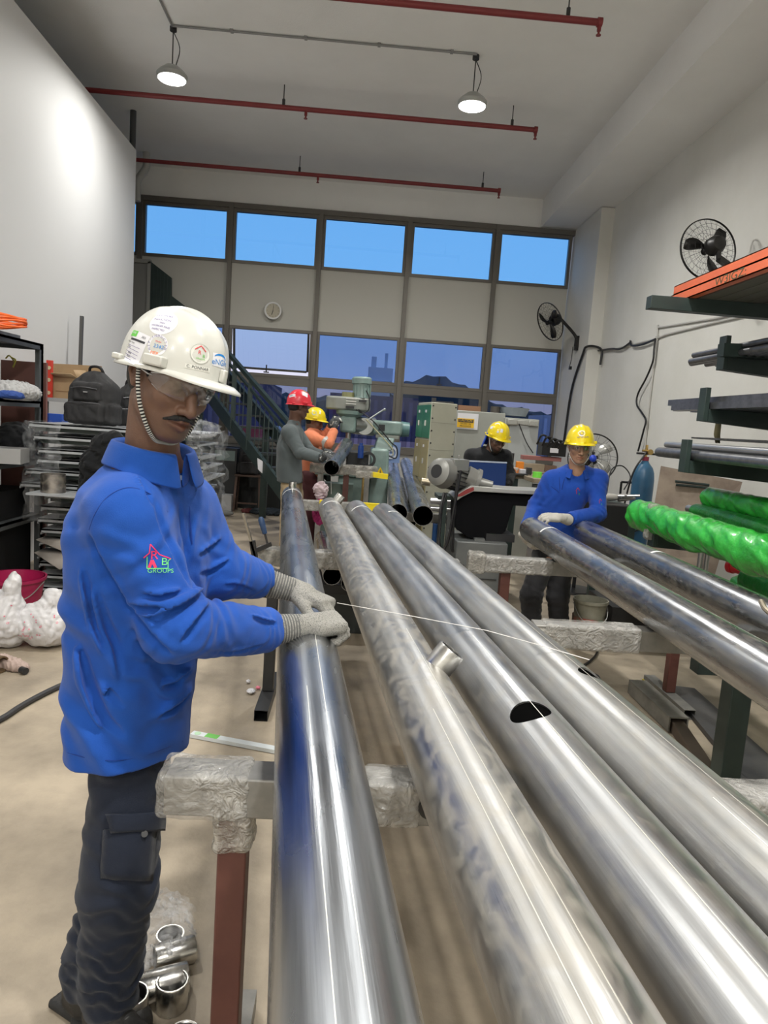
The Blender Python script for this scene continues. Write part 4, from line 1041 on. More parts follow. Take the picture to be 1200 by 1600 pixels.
# dark drop pipe by the partition corner, white drain pipe
q = P(208, 190, 9.9); b = MB(); b.cyl((q[0], 9.9, 0), (q[0], 9.9, CZ), .04, n=14); tag(b.build('drop_pipe', mat('dark_pipe', (.06, .065, .07), .5)), 'dark vertical pipe rising to the ceiling behind the white partition', 'pipe')
q = P(228, 262, 11.4); b = MB(); b.tube(spline([(q[0], 11.4, q[2]+.25), (q[0], 11.4, q[2]), (q[0]-.12, 11.4, q[2]-.2), (q[0]-.12, 11.4, q[2]-.5)], 8), .055, 12); tag(b.build('drain_pipe', mat('pale_pvc', (.45, .45, .43), .5)), 'pale bent drain pipe under the ceiling beside the partition edge', 'pipe')
# wall clock
q = P(427, 486, FAR-.05); t = thing('wall_clock', q, 'round white wall clock on the panel above the open window', 'clock'); q = V3(q)
b = MB(); b.prof(q, q+[0, -.05, 0], [(0, .14), (1, .14), (1, .115), (.7, .112)], 40); b.build('clock_rim', WHITE_P, t)
b = MB(); b.cyl(q, q+[0, -.035, 0], .114, n=40); b.build('clock_face', mat('cream_dial', (.50, .46, .36), .5), t)
b = MB(); b.bar(q+[0, -.038, 0], q+[-.02, -.038, -.065], .010, .004, up=(0, 1, 0)); b.build('clock_hand', BLACK, t); b = MB(); b.bar(q+[0, -.039, 0], q+[.008, -.039, .085], .006, .004, up=(0, 1, 0)); b.build('clock_hand', BLACK, t)
b = MB()
for k in range(12): a_ = k*math.pi/6; b.box(q+[.098*math.sin(a_), -.037, .098*math.cos(a_)], (.008, .004, .008))
b.build('hour_marks', BLACK, t)
def fix_normals(o):
    import bmesh
    bm = bmesh.new(); bm.from_mesh(o.data); bmesh.ops.recalc_face_normals(bm, faces=bm.faces); bm.to_mesh(o.data); bm.free()
# ------------------------------------------------------------------ steel pipes on the trestles
def steel_mat(name, base=(.52, .52, .53), r0=.20, r1=.42, dust=0.0, dsc=5.0, dustc=(.42, .38, .31), seed=0.0, rot=-.1056):
    if name in MATS: return MATS[name]
    m = bpy.data.materials.new(name); m.use_nodes = True; nt = m.node_tree; L = nt.links.new; b = nt.nodes['Principled BSDF']
    tcn = nt.nodes.new('ShaderNodeTexCoord')
    def nz(scale, st, det=6, dist=0.0):
        mr0 = nt.nodes.new('ShaderNodeMapping'); mr0.inputs['Rotation'].default_value = (0, 0, rot); L(tcn.outputs['Object'], mr0.inputs[0]); mp = nt.nodes.new('ShaderNodeMapping'); L(mr0.outputs[0], mp.inputs[0]); mp.inputs['Scale'].default_value = st; mp.inputs['Location'].default_value = (seed, seed*2, seed)
        n = nt.nodes.new('ShaderNodeTexNoise'); n.inputs['Scale'].default_value = scale; n.inputs['Detail'].default_value = det; n.inputs['Distortion'].default_value = dist
        L(mp.outputs[0], n.inputs['Vector']); return n
    def mr(n, a, c, lo, hi):
        q = nt.nodes.new('ShaderNodeMapRange'); q.inputs[1].default_value = a; q.inputs[2].default_value = c; q.inputs[3].default_value = lo; q.inputs[4].default_value = hi; L(n.outputs[0], q.inputs[0]); return q
    b.inputs['Metallic'].default_value = 1
    n1 = nz(6, (2, .35, 2), 8, .6); rr = mr(n1, .3, .7, r0, r1)
    n2 = nz(9, (2.2, .10, 2.2), 8, .6); mx = nt.nodes.new('ShaderNodeMix'); mx.data_type = 'RGBA'; mx.inputs[6].default_value = (*base, 1); mx.inputs[7].default_value = (*[q*.66 for q in base], 1)
    f2 = mr(n2, .40, .66, 0, 1); L(f2.outputs[0], mx.inputs[0])
    L(mx.outputs[2], b.inputs['Base Color']); L(rr.outputs[0], b.inputs['Roughness'])
    n3 = nz(220, (1, .03, 1), 4); bp = nt.nodes.new('ShaderNodeBump'); bp.inputs['Strength'].default_value = .25; bp.inputs['Distance'].default_value = .001; L(n3.outputs[0], bp.inputs['Height'])
    n4 = nz(3.5, (1, 1, 1), 4, 1.0); bp2 = nt.nodes.new('ShaderNodeBump'); bp2.inputs['Strength'].default_value = .06; bp2.inputs['Distance'].default_value = .02; L(n4.outputs[0], bp2.inputs['Height']); L(bp.outputs[0], bp2.inputs['Normal'])
    L(bp2.outputs[0], b.inputs['Normal'])
    # smears of pale dust left by handling
    d = nt.nodes.new('ShaderNodeBsdfDiffuse'); d.inputs[0].default_value = (*dustc, 1)
    n5 = nz(dsc, (1.6, .8, 1.6), 12, 2.2); f5 = mr(n5, .47-.12*dust, .70-.10*dust, 0, .12*(dust > 0)+.75*dust)
    ms = nt.nodes.new('ShaderNodeMixShader'); L(f5.outputs[0], ms.inputs[0]); L(b.outputs[0], ms.inputs[1]); L(d.outputs[0], ms.inputs[2])
    L(ms.outputs[0], nt.nodes['Material Output'].inputs[0]); MATS[name] = m; return m
ST_A = steel_mat('polished_steel_a', (.47, .49, .52), .20, .36, .0, dsc=14, seed=1)
ST_B = steel_mat('dusty_steel', (.52, .515, .50), .32, .46, .45, dsc=9, seed=5, dustc=(.37, .345, .30))
ST_C = steel_mat('brushed_steel_c', (.49, .495, .50), .28, .44, .05, dsc=12, seed=9)
ST_D = steel_mat('brushed_steel_d', (.52, .52, .51), .30, .46, .08, dsc=11, seed=14)
ST_E = steel_mat('dark_steel_e', (.36, .37, .39), .20, .36, .05, dsc=12, seed=20, rot=0)
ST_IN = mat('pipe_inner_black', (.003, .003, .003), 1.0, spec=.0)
MARK = mat('white_tape', (.78, .78, .76), .6); SOCK = steel_mat('socket_steel', (.62, .61, .58), .22, .34, .0, seed=3)
def big_pipe(far, near, r, m, lab, grp=None, holes=(), tape=(), sockets=(), name='steel_pipe', wall=.004, inner=True, marks=(), seams=()):
    far = V3(far); near = V3(near); t = thing(name, (far+near)/2-[0, 0, r], lab, 'pipe', grp)
    b = MB(); b.pipe(far, near, r, wall, 96); o = b.build('pipe_wall', m, t); fix_normals(o)
    ax = (near-far)/np.linalg.norm(near-far); _, sd, up = frame_from(ax); sd = -sd
    if holes:
        for (tt, ang, hr) in holes:
            c = far+(near-far)*tt; dv = sd*math.sin(ang)+up*math.cos(ang)
            cb = MB(); cb.cyl(c+dv*(r*.35), c+dv*(r*1.8), hr, n=48); co = cb.build('cutter', m); fix_normals(co)
            md = o.modifiers.new('hole', 'BOOLEAN'); md.object = co; md.solver = 'EXACT'
            bpy.context.view_layer.update(); dg = bpy.context.evaluated_depsgraph_get(); me = bpy.data.meshes.new_from_object(o.evaluated_get(dg)); o.modifiers.clear(); o.data = me
            bpy.data.objects.remove(co)
        me.polygons.foreach_set('use_smooth', np.ones(len(me.polygons), bool)); me.set_sharp_from_angle(angle=R_(35))
    if inner: b = MB(); b.prof(far+ax*.004, near-ax*.004, [(0, r-wall-.0006), (1, r-wall-.0006)], 48); b.build('inner_wall', ST_IN, t)
    for (tt, a0, a1) in tape:
        c = far+ax*tt; v = []; f = []; n = 24
        for i in range(n+1):
            a = a0+(a1-a0)*i/n; dv = sd*math.sin(a)+up*math.cos(a); v += [c+dv*(r+.0008), c+ax*.022+dv*(r+.0008), c+ax*.022+dv*(r-.001), c+dv*(r-.001)]
        for i in range(n): f += [[i*4+k, (i+1)*4+k, (i+1)*4+(k+1) % 4, i*4+(k+1) % 4] for k in range(4)]
        mk('tape_mark', v, f, MARK, t)
    for (tt, ang, sr, sh) in sockets:
        c = far+ax*tt; dv = sd*math.sin(ang)+up*math.cos(ang); b = MB(); b.prof(c+dv*(r*.90), c+dv*(r+sh), [(0, sr-.006), (0, sr), (.93, sr), (1, sr-.0015), (1, sr-.006)], 40, closed=True); so = b.build('pipe_socket', SOCK, t)
        b = MB(); b.prof(c+dv*(r*.92), c+dv*(r+sh*.97), [(0, 0), (0, sr-.0068), (.98, sr-.0068)], 30); b.build('socket_bore', mat('machined_bore', (.5, .5, .5), .25, 1.0), so)
    for a, t0, t1 in seams:
        dv = sd*math.sin(a)+up*math.cos(a); b = MB(); b.bar(far+(near-far)*t0+dv*(r+.0001), far+(near-far)*t1+dv*(r+.0001), .0014, .0006, up=dv); b.build('weld_seam', mat('bright_scratch', (.85, .83, .76), .3, .6), t)
    return t
R6 = .084; grp = None
PA = np.array([-.512, 5.81, .90]); dA = np.array([.106, -1, 0]); dA = dA/np.linalg.norm(dA)
def at_y(x_near, y_near, x_far, y_far, y): return x_near+(x_far-x_near)*(y-y_near)/(y_far-y_near)
p1 = big_pipe((-.512, 5.81, .90), (at_y(-.049, 1.408, -.512, 5.81, -.25), -.25, .90), R6, ST_A, 'leftmost large steel pipe on the trestles, under the gloved hands, faint blue film', tape=[(.24, -1.2, 1.2)], sockets=[(.12, 0, .032, .045)], seams=[(.15, .55, .99), (-.25, .72, .99)])
p2 = big_pipe((-.168, 5.13, .90), (.385, -.25, .90), R6, ST_B, 'dusty large steel pipe with a welded socket, second from the left on the trestles', tape=[(.22, -.9, 1.2)], sockets=[(3.50, .62, .036, .050), (.05, .6, .036, .05)], seams=[(.1, .6, .99), (-.35, .7, .99)])
p3 = big_pipe((.030, 5.06, .90), (.588, -.25, .90), R6, ST_C, 'steel pipe with a black cut hole on top, third from left on the trestles', tape=[(.32, -1.0, 1.0)], holes=[(.6935, -.28, .043)], seams=[(-.1, .6, .99)])
p4 = big_pipe((.222, 4.98, .90), (.785, -.25, .90), R6, ST_D, 'steel pipe with hole near its right edge, fourth from left on the trestles', tape=[(.42, -.4, 1.0)], holes=[(.642, .36, .036)], seams=[(.1, .55, .99), (-.3, .75, .99)])
p5 = big_pipe((1.236, 4.70, .90), (1.236, -.25, .90), R6, steel_mat('brushed_steel_f', (.46, .47, .49), .18, .36, .08, dsc=10, seed=17, rot=0), 'large steel pipe held at its far end by the white gloved person in blue', tape=[(.45, -.9, .6)], seams=[(.35, .3, .95)])
p6 = big_pipe((1.62, 4.72, .90), (1.62, -.25, .90), R6, ST_E, 'dark large steel pipe, rightmost on the trestles, carrying a bent rod hook', tape=[(1.15, -.5, .4)])
b = MB(); q = P(1196, 948, 2.5); b.tube(spline([q+[-.02, 0, .02], q+[-.03, -.06, 0], q+[0, -.12, -.02], q+[.05, -.14, -.02]], 8), .010, 8); b.tube(spline([q+[-.01, 0, -.03], q+[-.015, -.07, -.05], q+[.03, -.13, -.06]], 8), .010, 8)
tag(b.build('hooked_rod', mat('rusty_rod', (.30, .26, .20), .5, .6), smooth=True), 'bent rusty rod hook resting on the rightmost dark pipe at the frame edge', 'rod')
# far pair pointing away by the milling machine
for (mx_, my_, Y0, fx, fy, Y1, lab, rr) in [(622, 802, 5.8, 613, 724, 10.6, 'open ended steel pipe facing the camera, left of the pair beside the milling machine', .080),
                                           (661, 806, 5.75, 634, 724, 10.6, 'steel pipe with open black end facing the camera, right of the pair beside the lockers', .086),
                                           (640, 815, 6.6, 625, 752, 10.4, 'lower steel pipe half hidden between the pair of open ended pipes', .065)]:
    big_pipe(P(fx, fy, Y1), P(mx_, my_, Y0), rr, ST_A, lab)
# pipe held under the drill
big_pipe(P(541, 695, 8.0), P(518, 731, 7.0), .078, ST_A, 'short dark steel pipe steadied by the person in red hat under the drill head')
# low pipes lying on the dark skid beneath
for (x_, y_, Y0, rr, lab) in [(519, 900, 4.9, .067, 'open ended pipe lying low on a dark skid between the first two trestle pipes'), (546, 911, 4.95, .062, 'second low pipe end, just right of the low open ended pipe under the trestle')]:
    q = P(x_, y_, Y0); big_pipe(q+[-.15, 1.6, 0], q, rr, ST_A, lab)
q0 = P(519, 900, 4.9); skid = MB(); skid.bb((q0[0]-.12, 4.95, .30), (q0[0]+.48, 5.6, q0[2]-.075)); 
ts = thing('steel_skid', (q0[0]+.18, 5.3, 0), 'low dark steel skid box on the floor under the trestle pipes', 'steel stand')
skid.build('skid_top', BLACK, ts, bevel=.004); skid = MB(); skid.bb((q0[0]-.10, 5.0, 0), (q0[0]+.46, 5.55, .30)); skid.build('skid_body', mat('black_box_steel', (.03, .035, .035), .5), ts, bevel=.004)
# ------------------------------------------------------------------ trestles
FILM = film_mat('stretch_film', (.52, .51, .48), .22, .75, 12, 1.0, .12, 26)
FILM2 = film_mat('loose_film', (.50, .48, .43), .30, .85, 18, 1.0, .15, 34)
GREYB = mat('beam_grey_steel', (.20, .20, .19), .5, .5, c2=(.30, .29, .27), scale=9); POSTB = mat('red_oxide_primer', (.085, .028, .022), .5, c2=(.11, .04, .03), scale=12)
TAPEY = mat('yellow_warning_tape', (.85, .66, .01), .45)
def wrap(parent, a, b_, w_, h_, m=None, res=.006, amp=.0018, seed=1, wl=.11, up=(0, 0, 1), lumps=()):
    a = V3(a); b_ = V3(b_); d, sd, t = frame_from(b_-a, up); M = np.array([d, sd, t]).T; L = np.linalg.norm(b_-a)
    mn = np.minimum(a, b_)-.11; mx_ = np.maximum(a, b_)+.11; S = SDF(mn, mx_, res)
    S.rbox((a+b_)/2, (L/2, w_/2, h_/2), .012, k=0, M=M)
    for c_, r_ in lumps: S.ell(c_, r_, k=.02)
    S.crumple(amp, wl, seed, True); S.crumple(amp*.35, wl*.45, seed+3, True); return S.obj('plastic_wrap', m or FILM, parent)
ZT = .816; BH = .085
def trestle(lab, a, b_, posts, wraps, ztop=ZT, foot=True, pm=POSTB, feet_dir=(0, 1), pw=.058):
    a = V3([*a, ztop-BH/2]); b_ = V3([*b_, ztop-BH/2]); t = thing('pipe_trestle', [(a[0]+b_[0])/2, (a[1]+b_[1])/2, 0], lab, 'trestle')
    m = MB(); m.bar(a, b_, BH, BH); m.build('cross_beam', GREYB, t, bevel=.004)
    for p_ in posts:
        x, y = p_[:2]; mm = p_[2] if len(p_) > 2 else pm; pww = p_[3] if len(p_) > 3 else pw
        m = MB(); m.bb((x-pww/2, y-pww/2, .06 if foot else 0), (x+pww/2, y+pww/2, ztop-BH)); m.build('post', mm, t, bevel=.004)
        if foot:
            m = MB(); fx, fy = feet_dir
            # hollow square foot, open ends
            c = np.array([x, y, .03]); d = np.array([fx, fy, 0.]); d /= np.linalg.norm(d); s_ = np.array([-d[1], d[0], 0]); w_ = .035
            for o1, o2 in (((-1, -1), (-1, 1)), ((-1, 1), (1, 1)), ((1, 1), (1, -1)), ((1, -1), (-1, -1))):
                pa = c+s_*w_*o1[0]+np.array([0, 0, .028])*o1[1]; pb = c+s_*w_*o2[0]+np.array([0, 0, .028])*o2[1]
                m.add([pa-d*.28, pa+d*.28, pb+d*.28, pb-d*.28, pa*.92+c*.08-d*.28, pa*.92+c*.08+d*.28, pb*.92+c*.08+d*.28, pb*.92+c*.08-d*.28], [[0, 1, 2, 3], [7, 6, 5, 4], [0, 3, 7, 4], [1, 5, 6, 2]])
            m.build('foot', mm if mm is not POSTB else GREYB, t)
    for w_ in wraps: wrap(t, *w_[:4], **(w_[4] if len(w_) > 4 else {}))
    return t
yA = 1.385; zc = ZT-BH/2
tA = trestle('nearest pipe trestle with plastic wrapped beam and red brown post beside the blue shirt person', (-.345, yA), (1.85, yA), [(-.205, yA, POSTB, .060), (1.05, yA)], [((-.36, yA, zc), (-.175, yA, zc), .098, .098, dict(seed=2, res=.004, amp=.0025)), ((-.205, yA, zc-.01), (-.205, yA, zc-.125), .078, .078, dict(seed=5, res=.004, amp=.0035, m=FILM2, up=(0, 1, 0))), ((.06, yA, zc), (.18, yA, zc), .096, .096, dict(seed=3, res=.005)), ((.80, yA, zc), (1.2, yA, zc), .104, .104, dict(seed=4))])
b = MB(); b.cyl((.195, yA-.058, zc+.005), (.195, yA-.048, zc+.005), .022, n=20); b.build('black_tape_knot', BLACK, tA)
trestle('second pipe trestle with a bar clamp on its wrapped left end beyond the gloved hands', (-.50, 3.86), (.62, 3.86), [(-.40, 3.70, DARKM), (.45, 3.86)], [((-.52, 3.86, zc), (-.36, 3.86, zc), .10, .10, dict(seed=8, m=FILM2)), ((-.26, 3.86, zc), (.0, 3.86, zc), .10, .10, dict(seed=9))])
tD = trestle('far trestle with yellow warning tape on its wrapped beam beyond the pipe ends', (-.52, 6.30), (.42, 6.30), [(-.18, 6.3, mat('wrapped_post', (.42, .43, .42), .4)), (.36, 6.3)], [((-.52, 6.30, zc), (.42, 6.30, zc), .10, .095, dict(seed=11))])
for xa, xb in ((-.30, -.12), (.02, .24)):
    b = MB(); b.bb((xa, 6.232, zc-.012), (xb, 6.240, zc+.052)); b.bb((xa, 6.232, zc+.050), (xb, 6.30, zc+.056)); b.build('yellow_tape', TAPEY, tD)
tB = trestle('right trestle with wrapped beam crossing in front of the person at the far pipe end', (.70, 4.05), (2.05, 4.0), [(.93, 4.05), (1.985, 4.0)], [((.78, 4.046, zc), (1.2, 4.03, zc), .095, .095, dict(seed=14)), ((.70, 4.046, zc+.005), (.80, 4.04, zc), .115, .12, dict(seed=15, m=FILM2))])
tC = trestle('right hand middle trestle with film wrapped beam end and thick dark green post', (.74, 2.65), (1.85, 2.65), [(.80, 2.68), (1.72, 2.86, GREEN_ST, .092)], [((.78, 2.65, zc), (1.16, 2.65, zc), .10, .10, dict(seed=17, res=.005)), ((.775, 2.65, zc+.03), (.775, 2.65, zc-.13), .10, .11, dict(seed=18, m=FILM2, up=(0, 1, 0)))])
tG = trestle('trestle beam under the two open ended far pipes with a blue clamp', (.25, 6.45), (.95, 6.45), [(.78, 6.4, mat('blue_clamp_paint', (.02, .09, .28), .4), .05)], [((.25, 6.45, zc-.06), (.9, 6.45, zc-.06), .07, .07, dict(seed=21))], ztop=.75)
# ------------------------------------------------------------------ small loose items on the pipes
b = MB(); b.tube([P(527, 942, 1.93), G(560, 948, 1.0), G(640, 962, .992), G(760, 985, .990), G(850, 1010, .990), G(921, 1031, .985)], .0011, 5)
tag(b.build('marking_string', mat('white_string', (.75, .73, .70), .7)), 'thin white string stretched from the gloved hands across the pipes', 'string')
# clamp on the left end of trestle B
t = thing('bar_clamp', P(400, 860, 3.80), 'steel bar clamp with dark blue handle gripping the second trestle', 'clamp')
b = MB(); b.bar(P(380, 802, 3.8), P(399, 868, 3.8), .012, .030, up=(0, 1, 0)); b.build('clamp_bar', mat('worn_steel', (.30, .27, .22), .4, .8), t)
b = MB(); b.bar(P(396, 862, 3.8), P(424, 850, 3.8), .022, .022); b.bar(P(394, 845, 3.8), P(400, 880, 3.8), .03, .03); b.build('clamp_jaw', BLACK, t)
b = MB(); b.cyl(P(418, 850, 3.8), P(412, 826, 3.8), .006, n=10); b.build('clamp_screw', DARKM, t)
b = MB(); b.prof(P(414, 834, 3.8), P(407, 808, 3.8), [(0, .004), (0, .013), (.4, .016), (.85, .017), (1, .010), (1, 0)], 16); b.build('clamp_handle', mat('dark_blue_handle', (.02, .05, .12), .4), t)
# ------------------------------------------------------------------ right side: cantilever rack and stock
def WX(px, py, X):
    d = CR*(px-600)/FPX - CU*(py-800)/FPX + CF; return d*X/d[0]+[0, 0, CAM_H]
YS, YE = 4.5, 5.03
GST = mat('rack_dark_green', (.022, .035, .033), .5, c2=(.03, .05, .045), scale=7); BAR_ST = mat('stock_bar_steel', (.26, .26, .27), .35, .8, c2=(.17, .17, .18), scale=14)
BAR_LT = mat('light_bar_steel', (.48, .48, .49), .32, .8); ORANGE = mat('orange_beam_paint', (.80, .17, .06), .45, c2=(.72, .15, .06), scale=8)
rk = thing('cantilever_rack', (2.9, 3.2, 0), 'dark green cantilever rack along the right wall loaded with bars and pipes', 'storage rack')
for (y) in (4.56, 2.4, .3):
    b = MB(); b.bb((2.86, y-.07, 0), (3.02, y+.07, 2.62)); b.build('upright', GST, rk, bevel=.004)
    b = MB(); b.bb((2.42, y-.06, 0), (3.1, y+.06, .10)); b.build('base_arm', GST, rk, bevel=.004)
arms = [((1013, 475), 1200), ((1128, 566), 1200), ((1097, 646), 1200), ((1068, 726), 1200), ((1019, 842), 1200)]
AX = []
for k, (pp, _) in enumerate(arms):
    q = P(pp[0], pp[1], YS); AX.append(q)
    for y in (YS, 2.4, .3):
        b = MB(); hh = .10 if k else .085
        z1 = q[2]+(.02 if k == 0 else .0); b.add([(q[0], y-.04, z1-.05), (q[0], y+.04, z1-.05), (q[0], y+.04, z1+.03), (q[0], y-.04, z1+.03), (2.9, y-.04, z1-(.06 if k == 0 else .09)), (2.9, y+.04, z1-(.06 if k == 0 else .09)), (2.9, y+.04, z1+.03), (2.9, y-.04, z1+.03)], [[0, 3, 2, 1], [4, 5, 6, 7], [0, 1, 5, 4], [3, 7, 6, 2], [0, 4, 7, 3], [1, 2, 6, 5]])
        if k: b.bb((q[0]-.012, y-.045, z1-.05), (q[0]+.02, y+.045, z1+.165))
        b.build('arm', GST, rk, bevel=.003)
q = P(1124, 556, YS+.2); b = MB(); b.bar(P(1126, 547, 4.4), (2.92, 4.4, P(1126, 547, 4.4)[2]+.02), .08, .08); b.build('arm', GST, rk)
ORD = ['outermost', 'second', 'third', 'fourth', 'fifth', 'sixth', 'seventh', 'eighth', 'ninth', 'tenth']
def bars(px, py, n, dx, layers, r, lab, grp, z0, xs, m=BAR_ST, Yend=YE, sq=False, ymin=-.3, name='steel_bar'):
    q = P(px, py, Yend); k = 0; o0 = None
    for l in range(layers):
        for i in range(n-l):
            x = xs+i*dx+l*dx*.5; z = z0+r+l*r*1.85; y1 = Yend+.13*math.sin(i*2.3+l*1.7)
            b = MB(); (b.bar((x, ymin, z), (x, y1, z), r*2, r*2) if sq else b.cyl((x, ymin, z), (x, y1, z), r, n=12))
            o = b.build(name, m); tag(o, '%s%s %s' % (ORD[i], ' upper layer' if l else '', lab), 'bar', grp); k += 1
zA = [q[2]+.03 for q in AX]
bars(1062, 550, 10, .052, 1, .022, 'grey round bar from the aisle on the rack arm below the orange beams', 'bars on the upper rack arm', zA[1], AX[1][0]+.045)
bars(1062, 545, 8, .058, 1, .018, 'dark bar from the aisle in the top row of the upper rack arm', 'top bars of the upper rack arm', zA[1]+.05, AX[1][0]+.06)
bars(1040, 618, 9, .060, 2, .021, 'grey square bar from the aisle in the middle rack arm bundle', 'bars on the middle rack arm', zA[2], AX[2][0]+.05, sq=True)
bars(1022, 700, 8, .075, 1, .034, 'thick grey tube from the aisle on the rack arm above the plywood', 'tubes on the lower rack arm', zA[3], AX[3][0]+.06)
bars(1040, 690, 6, .085, 1, .022, 'thin light tube from the aisle lying on the thick grey tubes', 'thin tubes on the lower rack arm', zA[3]+.07, AX[3][0]+.11, m=BAR_LT)
q = P(1075, 685, 5.0); b = MB(); b.bb((q[0], .2, q[2]), (q[0]+.42, 4.95, q[2]+.012)); tag(b.build('flat_bar', BAR_ST), 'thin flat grey sheet lying over the tubes of the lower rack arm', 'metal sheet')
# orange beams on the top arm
z0 = zA[0]+.02; xo = P(1050, 466, 4.7)[0]
for k, (dx, dz, lab) in enumerate([(0, 0, 'lower orange beam with stencilled number on the top rack arm'), (.015, .062, 'upper orange beam stacked on the stencilled one on the top rack arm')]):
    t = thing('orange_beam', (xo+dx+.03, 2.2, z0+dz), lab, 'beam'); b = MB()
    b.bb((xo+dx, -.3, z0+dz), (xo+dx+.006, 4.72, z0+dz+.056)); b.bb((xo+dx, -.3, z0+dz), (xo+dx+.05, 4.72, z0+dz+.006)); b.bb((xo+dx, -.3, z0+dz+.050), (xo+dx+.05, 4.72, z0+dz+.056))
    b.build('channel', ORANGE, t)
    if k == 0: text_on('W3IGZ:', .066, (xo+dx-.0015, WX(1140, 440, xo)[1], z0+.027), (0, -1, 0), (0, 0, 1), mat('dark_stencil_ink', (.08, .09, .04), .7), t, 'stencil_lettering', sx=1.5)
for k in range(9):
    b = MB(); b.bb((xo+.07+k*.105, -.3, z0+.0), (xo+.07+k*.105+.095, 4.6-.05*(k % 3), z0+.03)); tag(b.build('scaffold_plank', mat('weathered_plank', (.16, .145, .125), .8, c2=(.11, .10, .085), scale=6, stretch=(1, .1, 1))), '%s weathered plank from the aisle beside the orange beams on top of the rack' % ORD[k], 'plank', 'planks on the top rack arm')
# green film wrapped pipes
GF = mat('green_stretch_film', (.045, .50, .055), .22, c2=(.02, .30, .03), scale=7, bump=.9, bscale=24, coat=.4)
GF2 = mat('dark_green_film', (.015, .26, .03), .28, c2=(.01, .16, .02), scale=7, bump=.9, bscale=24, coat=.3)
def green_pipe(x, z, yend, r, m, lab, seed=0, y0=.5, sag=.0):
    n = 40; prof = []; v = []; f = []; Ny = 200; rng = np.random.RandomState(seed)
    ks = rng.uniform(3, 30, 8); ph = rng.uniform(0, 6.28, 8); km = rng.randint(1, 6, 8)
    ys = list(np.linspace(yend, y0, Ny))
    for j, y in enumerate(ys):
        e_ = min(1, (yend-y)/.06+.05); re = r*math.sqrt(max(.02, 1-(1-e_)**2)) if e_ < 1 else r
        for i in range(n):
            a = 2*math.pi*i/n; w_ = 0
            for q_ in range(8): w_ += (1-2*abs(math.sin(ks[q_]*y+km[q_]*a+ph[q_])))*(.5 if q_ > 3 else 1)
            rr = re*(1+.045*w_*e_/2.2)+.010*r*math.sin(60*y+5*a+3*math.sin(17*y))*e_+.012*e_*max(0, -math.sin(a))*(1+.7*math.sin(9*y+seed)+.5*math.sin(21*y))*1.2*(1 if sag else .3)
            v.append((x+rr*math.cos(a), y, z+rr*math.sin(a)))
    for j in range(Ny-1): f += [[j*n+i, j*n+(i+1) % n, (j+1)*n+(i+1) % n, (j+1)*n+i] for i in range(n)]
    f.append(list(range(n))[::-1]); f.append([(Ny-1)*n+i for i in range(n)])
    o = mk('wrapped_pipe', v, f, m, angle=180); return tag(o, lab, 'wrapped pipe')
g0 = P(992, 800, 4.86); green_pipe(g0[0]+.01, g0[2], 4.86, .098, GF, 'bright green film wrapped pipe, longest and nearest, on the lowest rack arm', 3, sag=1)
g1 = P(1104, 776, 4.85); green_pipe(g1[0], g1[2], 4.85, .075, GF, 'green film wrapped pipe lying highest, behind the nearest wrapped pipe', 5)
g2 = P(1080, 795, 4.85); green_pipe(g2[0]+.02, g2[2]-.01, 4.85, .058, GF2, 'darker green wrapped pipe squeezed between the two bright wrapped pipes', 7)
g3 = P(1120, 905, 4.9); green_pipe(g3[0]+.1, g3[2]-.02, 4.8, .10, GF2, 'dark green wrapped pipe low on the rack base under the red cap', 9)
q = P(1180, 905, 3.95); green_pipe(q[0]+.15, q[2]-.06, 4.3, .085, GF2, 'dark green wrapped pipe at the frame edge beside the low wrapped one', 10)
b = MB(); q = P(1065, 798, 5.0); b.cyl((q[0]+.05, 0, q[2]+.02), (q[0]+.05, 5.0, q[2]+.02), .028, n=20); tag(b.build('bare_pipe', BAR_LT), 'slim bare steel pipe lying between the green wrapped pipes', 'pipe')
q = P(1147, 885, 4.5); b = MB(); b.cyl((q[0], 4.5, q[2]), (q[0]+.02, 4.35, q[2]+.005), .042, n=24); b.cyl((q[0], 4.5, q[2]), (q[0]-.01, 4.53, q[2]), .05, n=24); tag(b.build('end_plug', mat('red_cap_plastic', (.5, .02, .03), .4)), 'small red plug hanging under the nearest green wrapped pipe', 'plug')
wrap(rk, P(1022, 788, YS), P(1012, 842, YS), .05, .05, m=FILM2, seed=30, res=.006, amp=.006, up=(0, 1, 0))
q = P(1095, 870, 5.2); b = MB(); b.cyl((q[0], 5.2, 0), (q[0], 5.2, q[2]+.06), .022, n=14); b.cyl((q[0]+.05, 5.2, 0), (q[0]+.05, 5.2, q[2]+.04), .018, n=14); tag(b.build('upright_tube_pair', BAR_LT), 'pair of shiny upright tubes standing under the green wrapped pipe', 'tube')
# plywood board leaning at the wall
PLY = mat('stained_plywood', (.42, .34, .27), .75, c2=(.27, .21, .17), scale=3, mixlo=.4, mixhi=.62, bump=.15, bscale=30)
c0, c1, c2_, c3 = P(1033, 728, 6.3), P(1160, 753, 6.1), P(1115, 905, 5.85), P(1003, 905, 6.05)
nrm = np.cross(c1-c0, c3-c0); nrm /= np.linalg.norm(nrm); b = MB(); b.poly([c0, c1, c2_, c3], nrm*.02)
pb = tag(b.build('plywood_board', PLY, smooth=False), 'stained plywood board leaning behind the rack below the tubes', 'board')
b = MB(); b.bb((c3[0], 5.9, 0), (c2_[0]+.1, 6.3, c3[2])); tag(b.build('timber_crate', mat('dark_crate', (.12, .10, .08), .8)), 'dark timber crate on the floor carrying the leaning plywood board', 'crate')
b = MB(); q = P(1055, 752, 6.17); q2 = P(1108, 758, 6.10); b.cyl(q, q2, .012, n=8); b.cyl(q+[.01, 0, -.03], q2+[0, 0, -.025], .012, n=8); tag(b.build('angle_offcut', GST), 'short dark metal offcut pair in front of the plywood board', 'offcut')
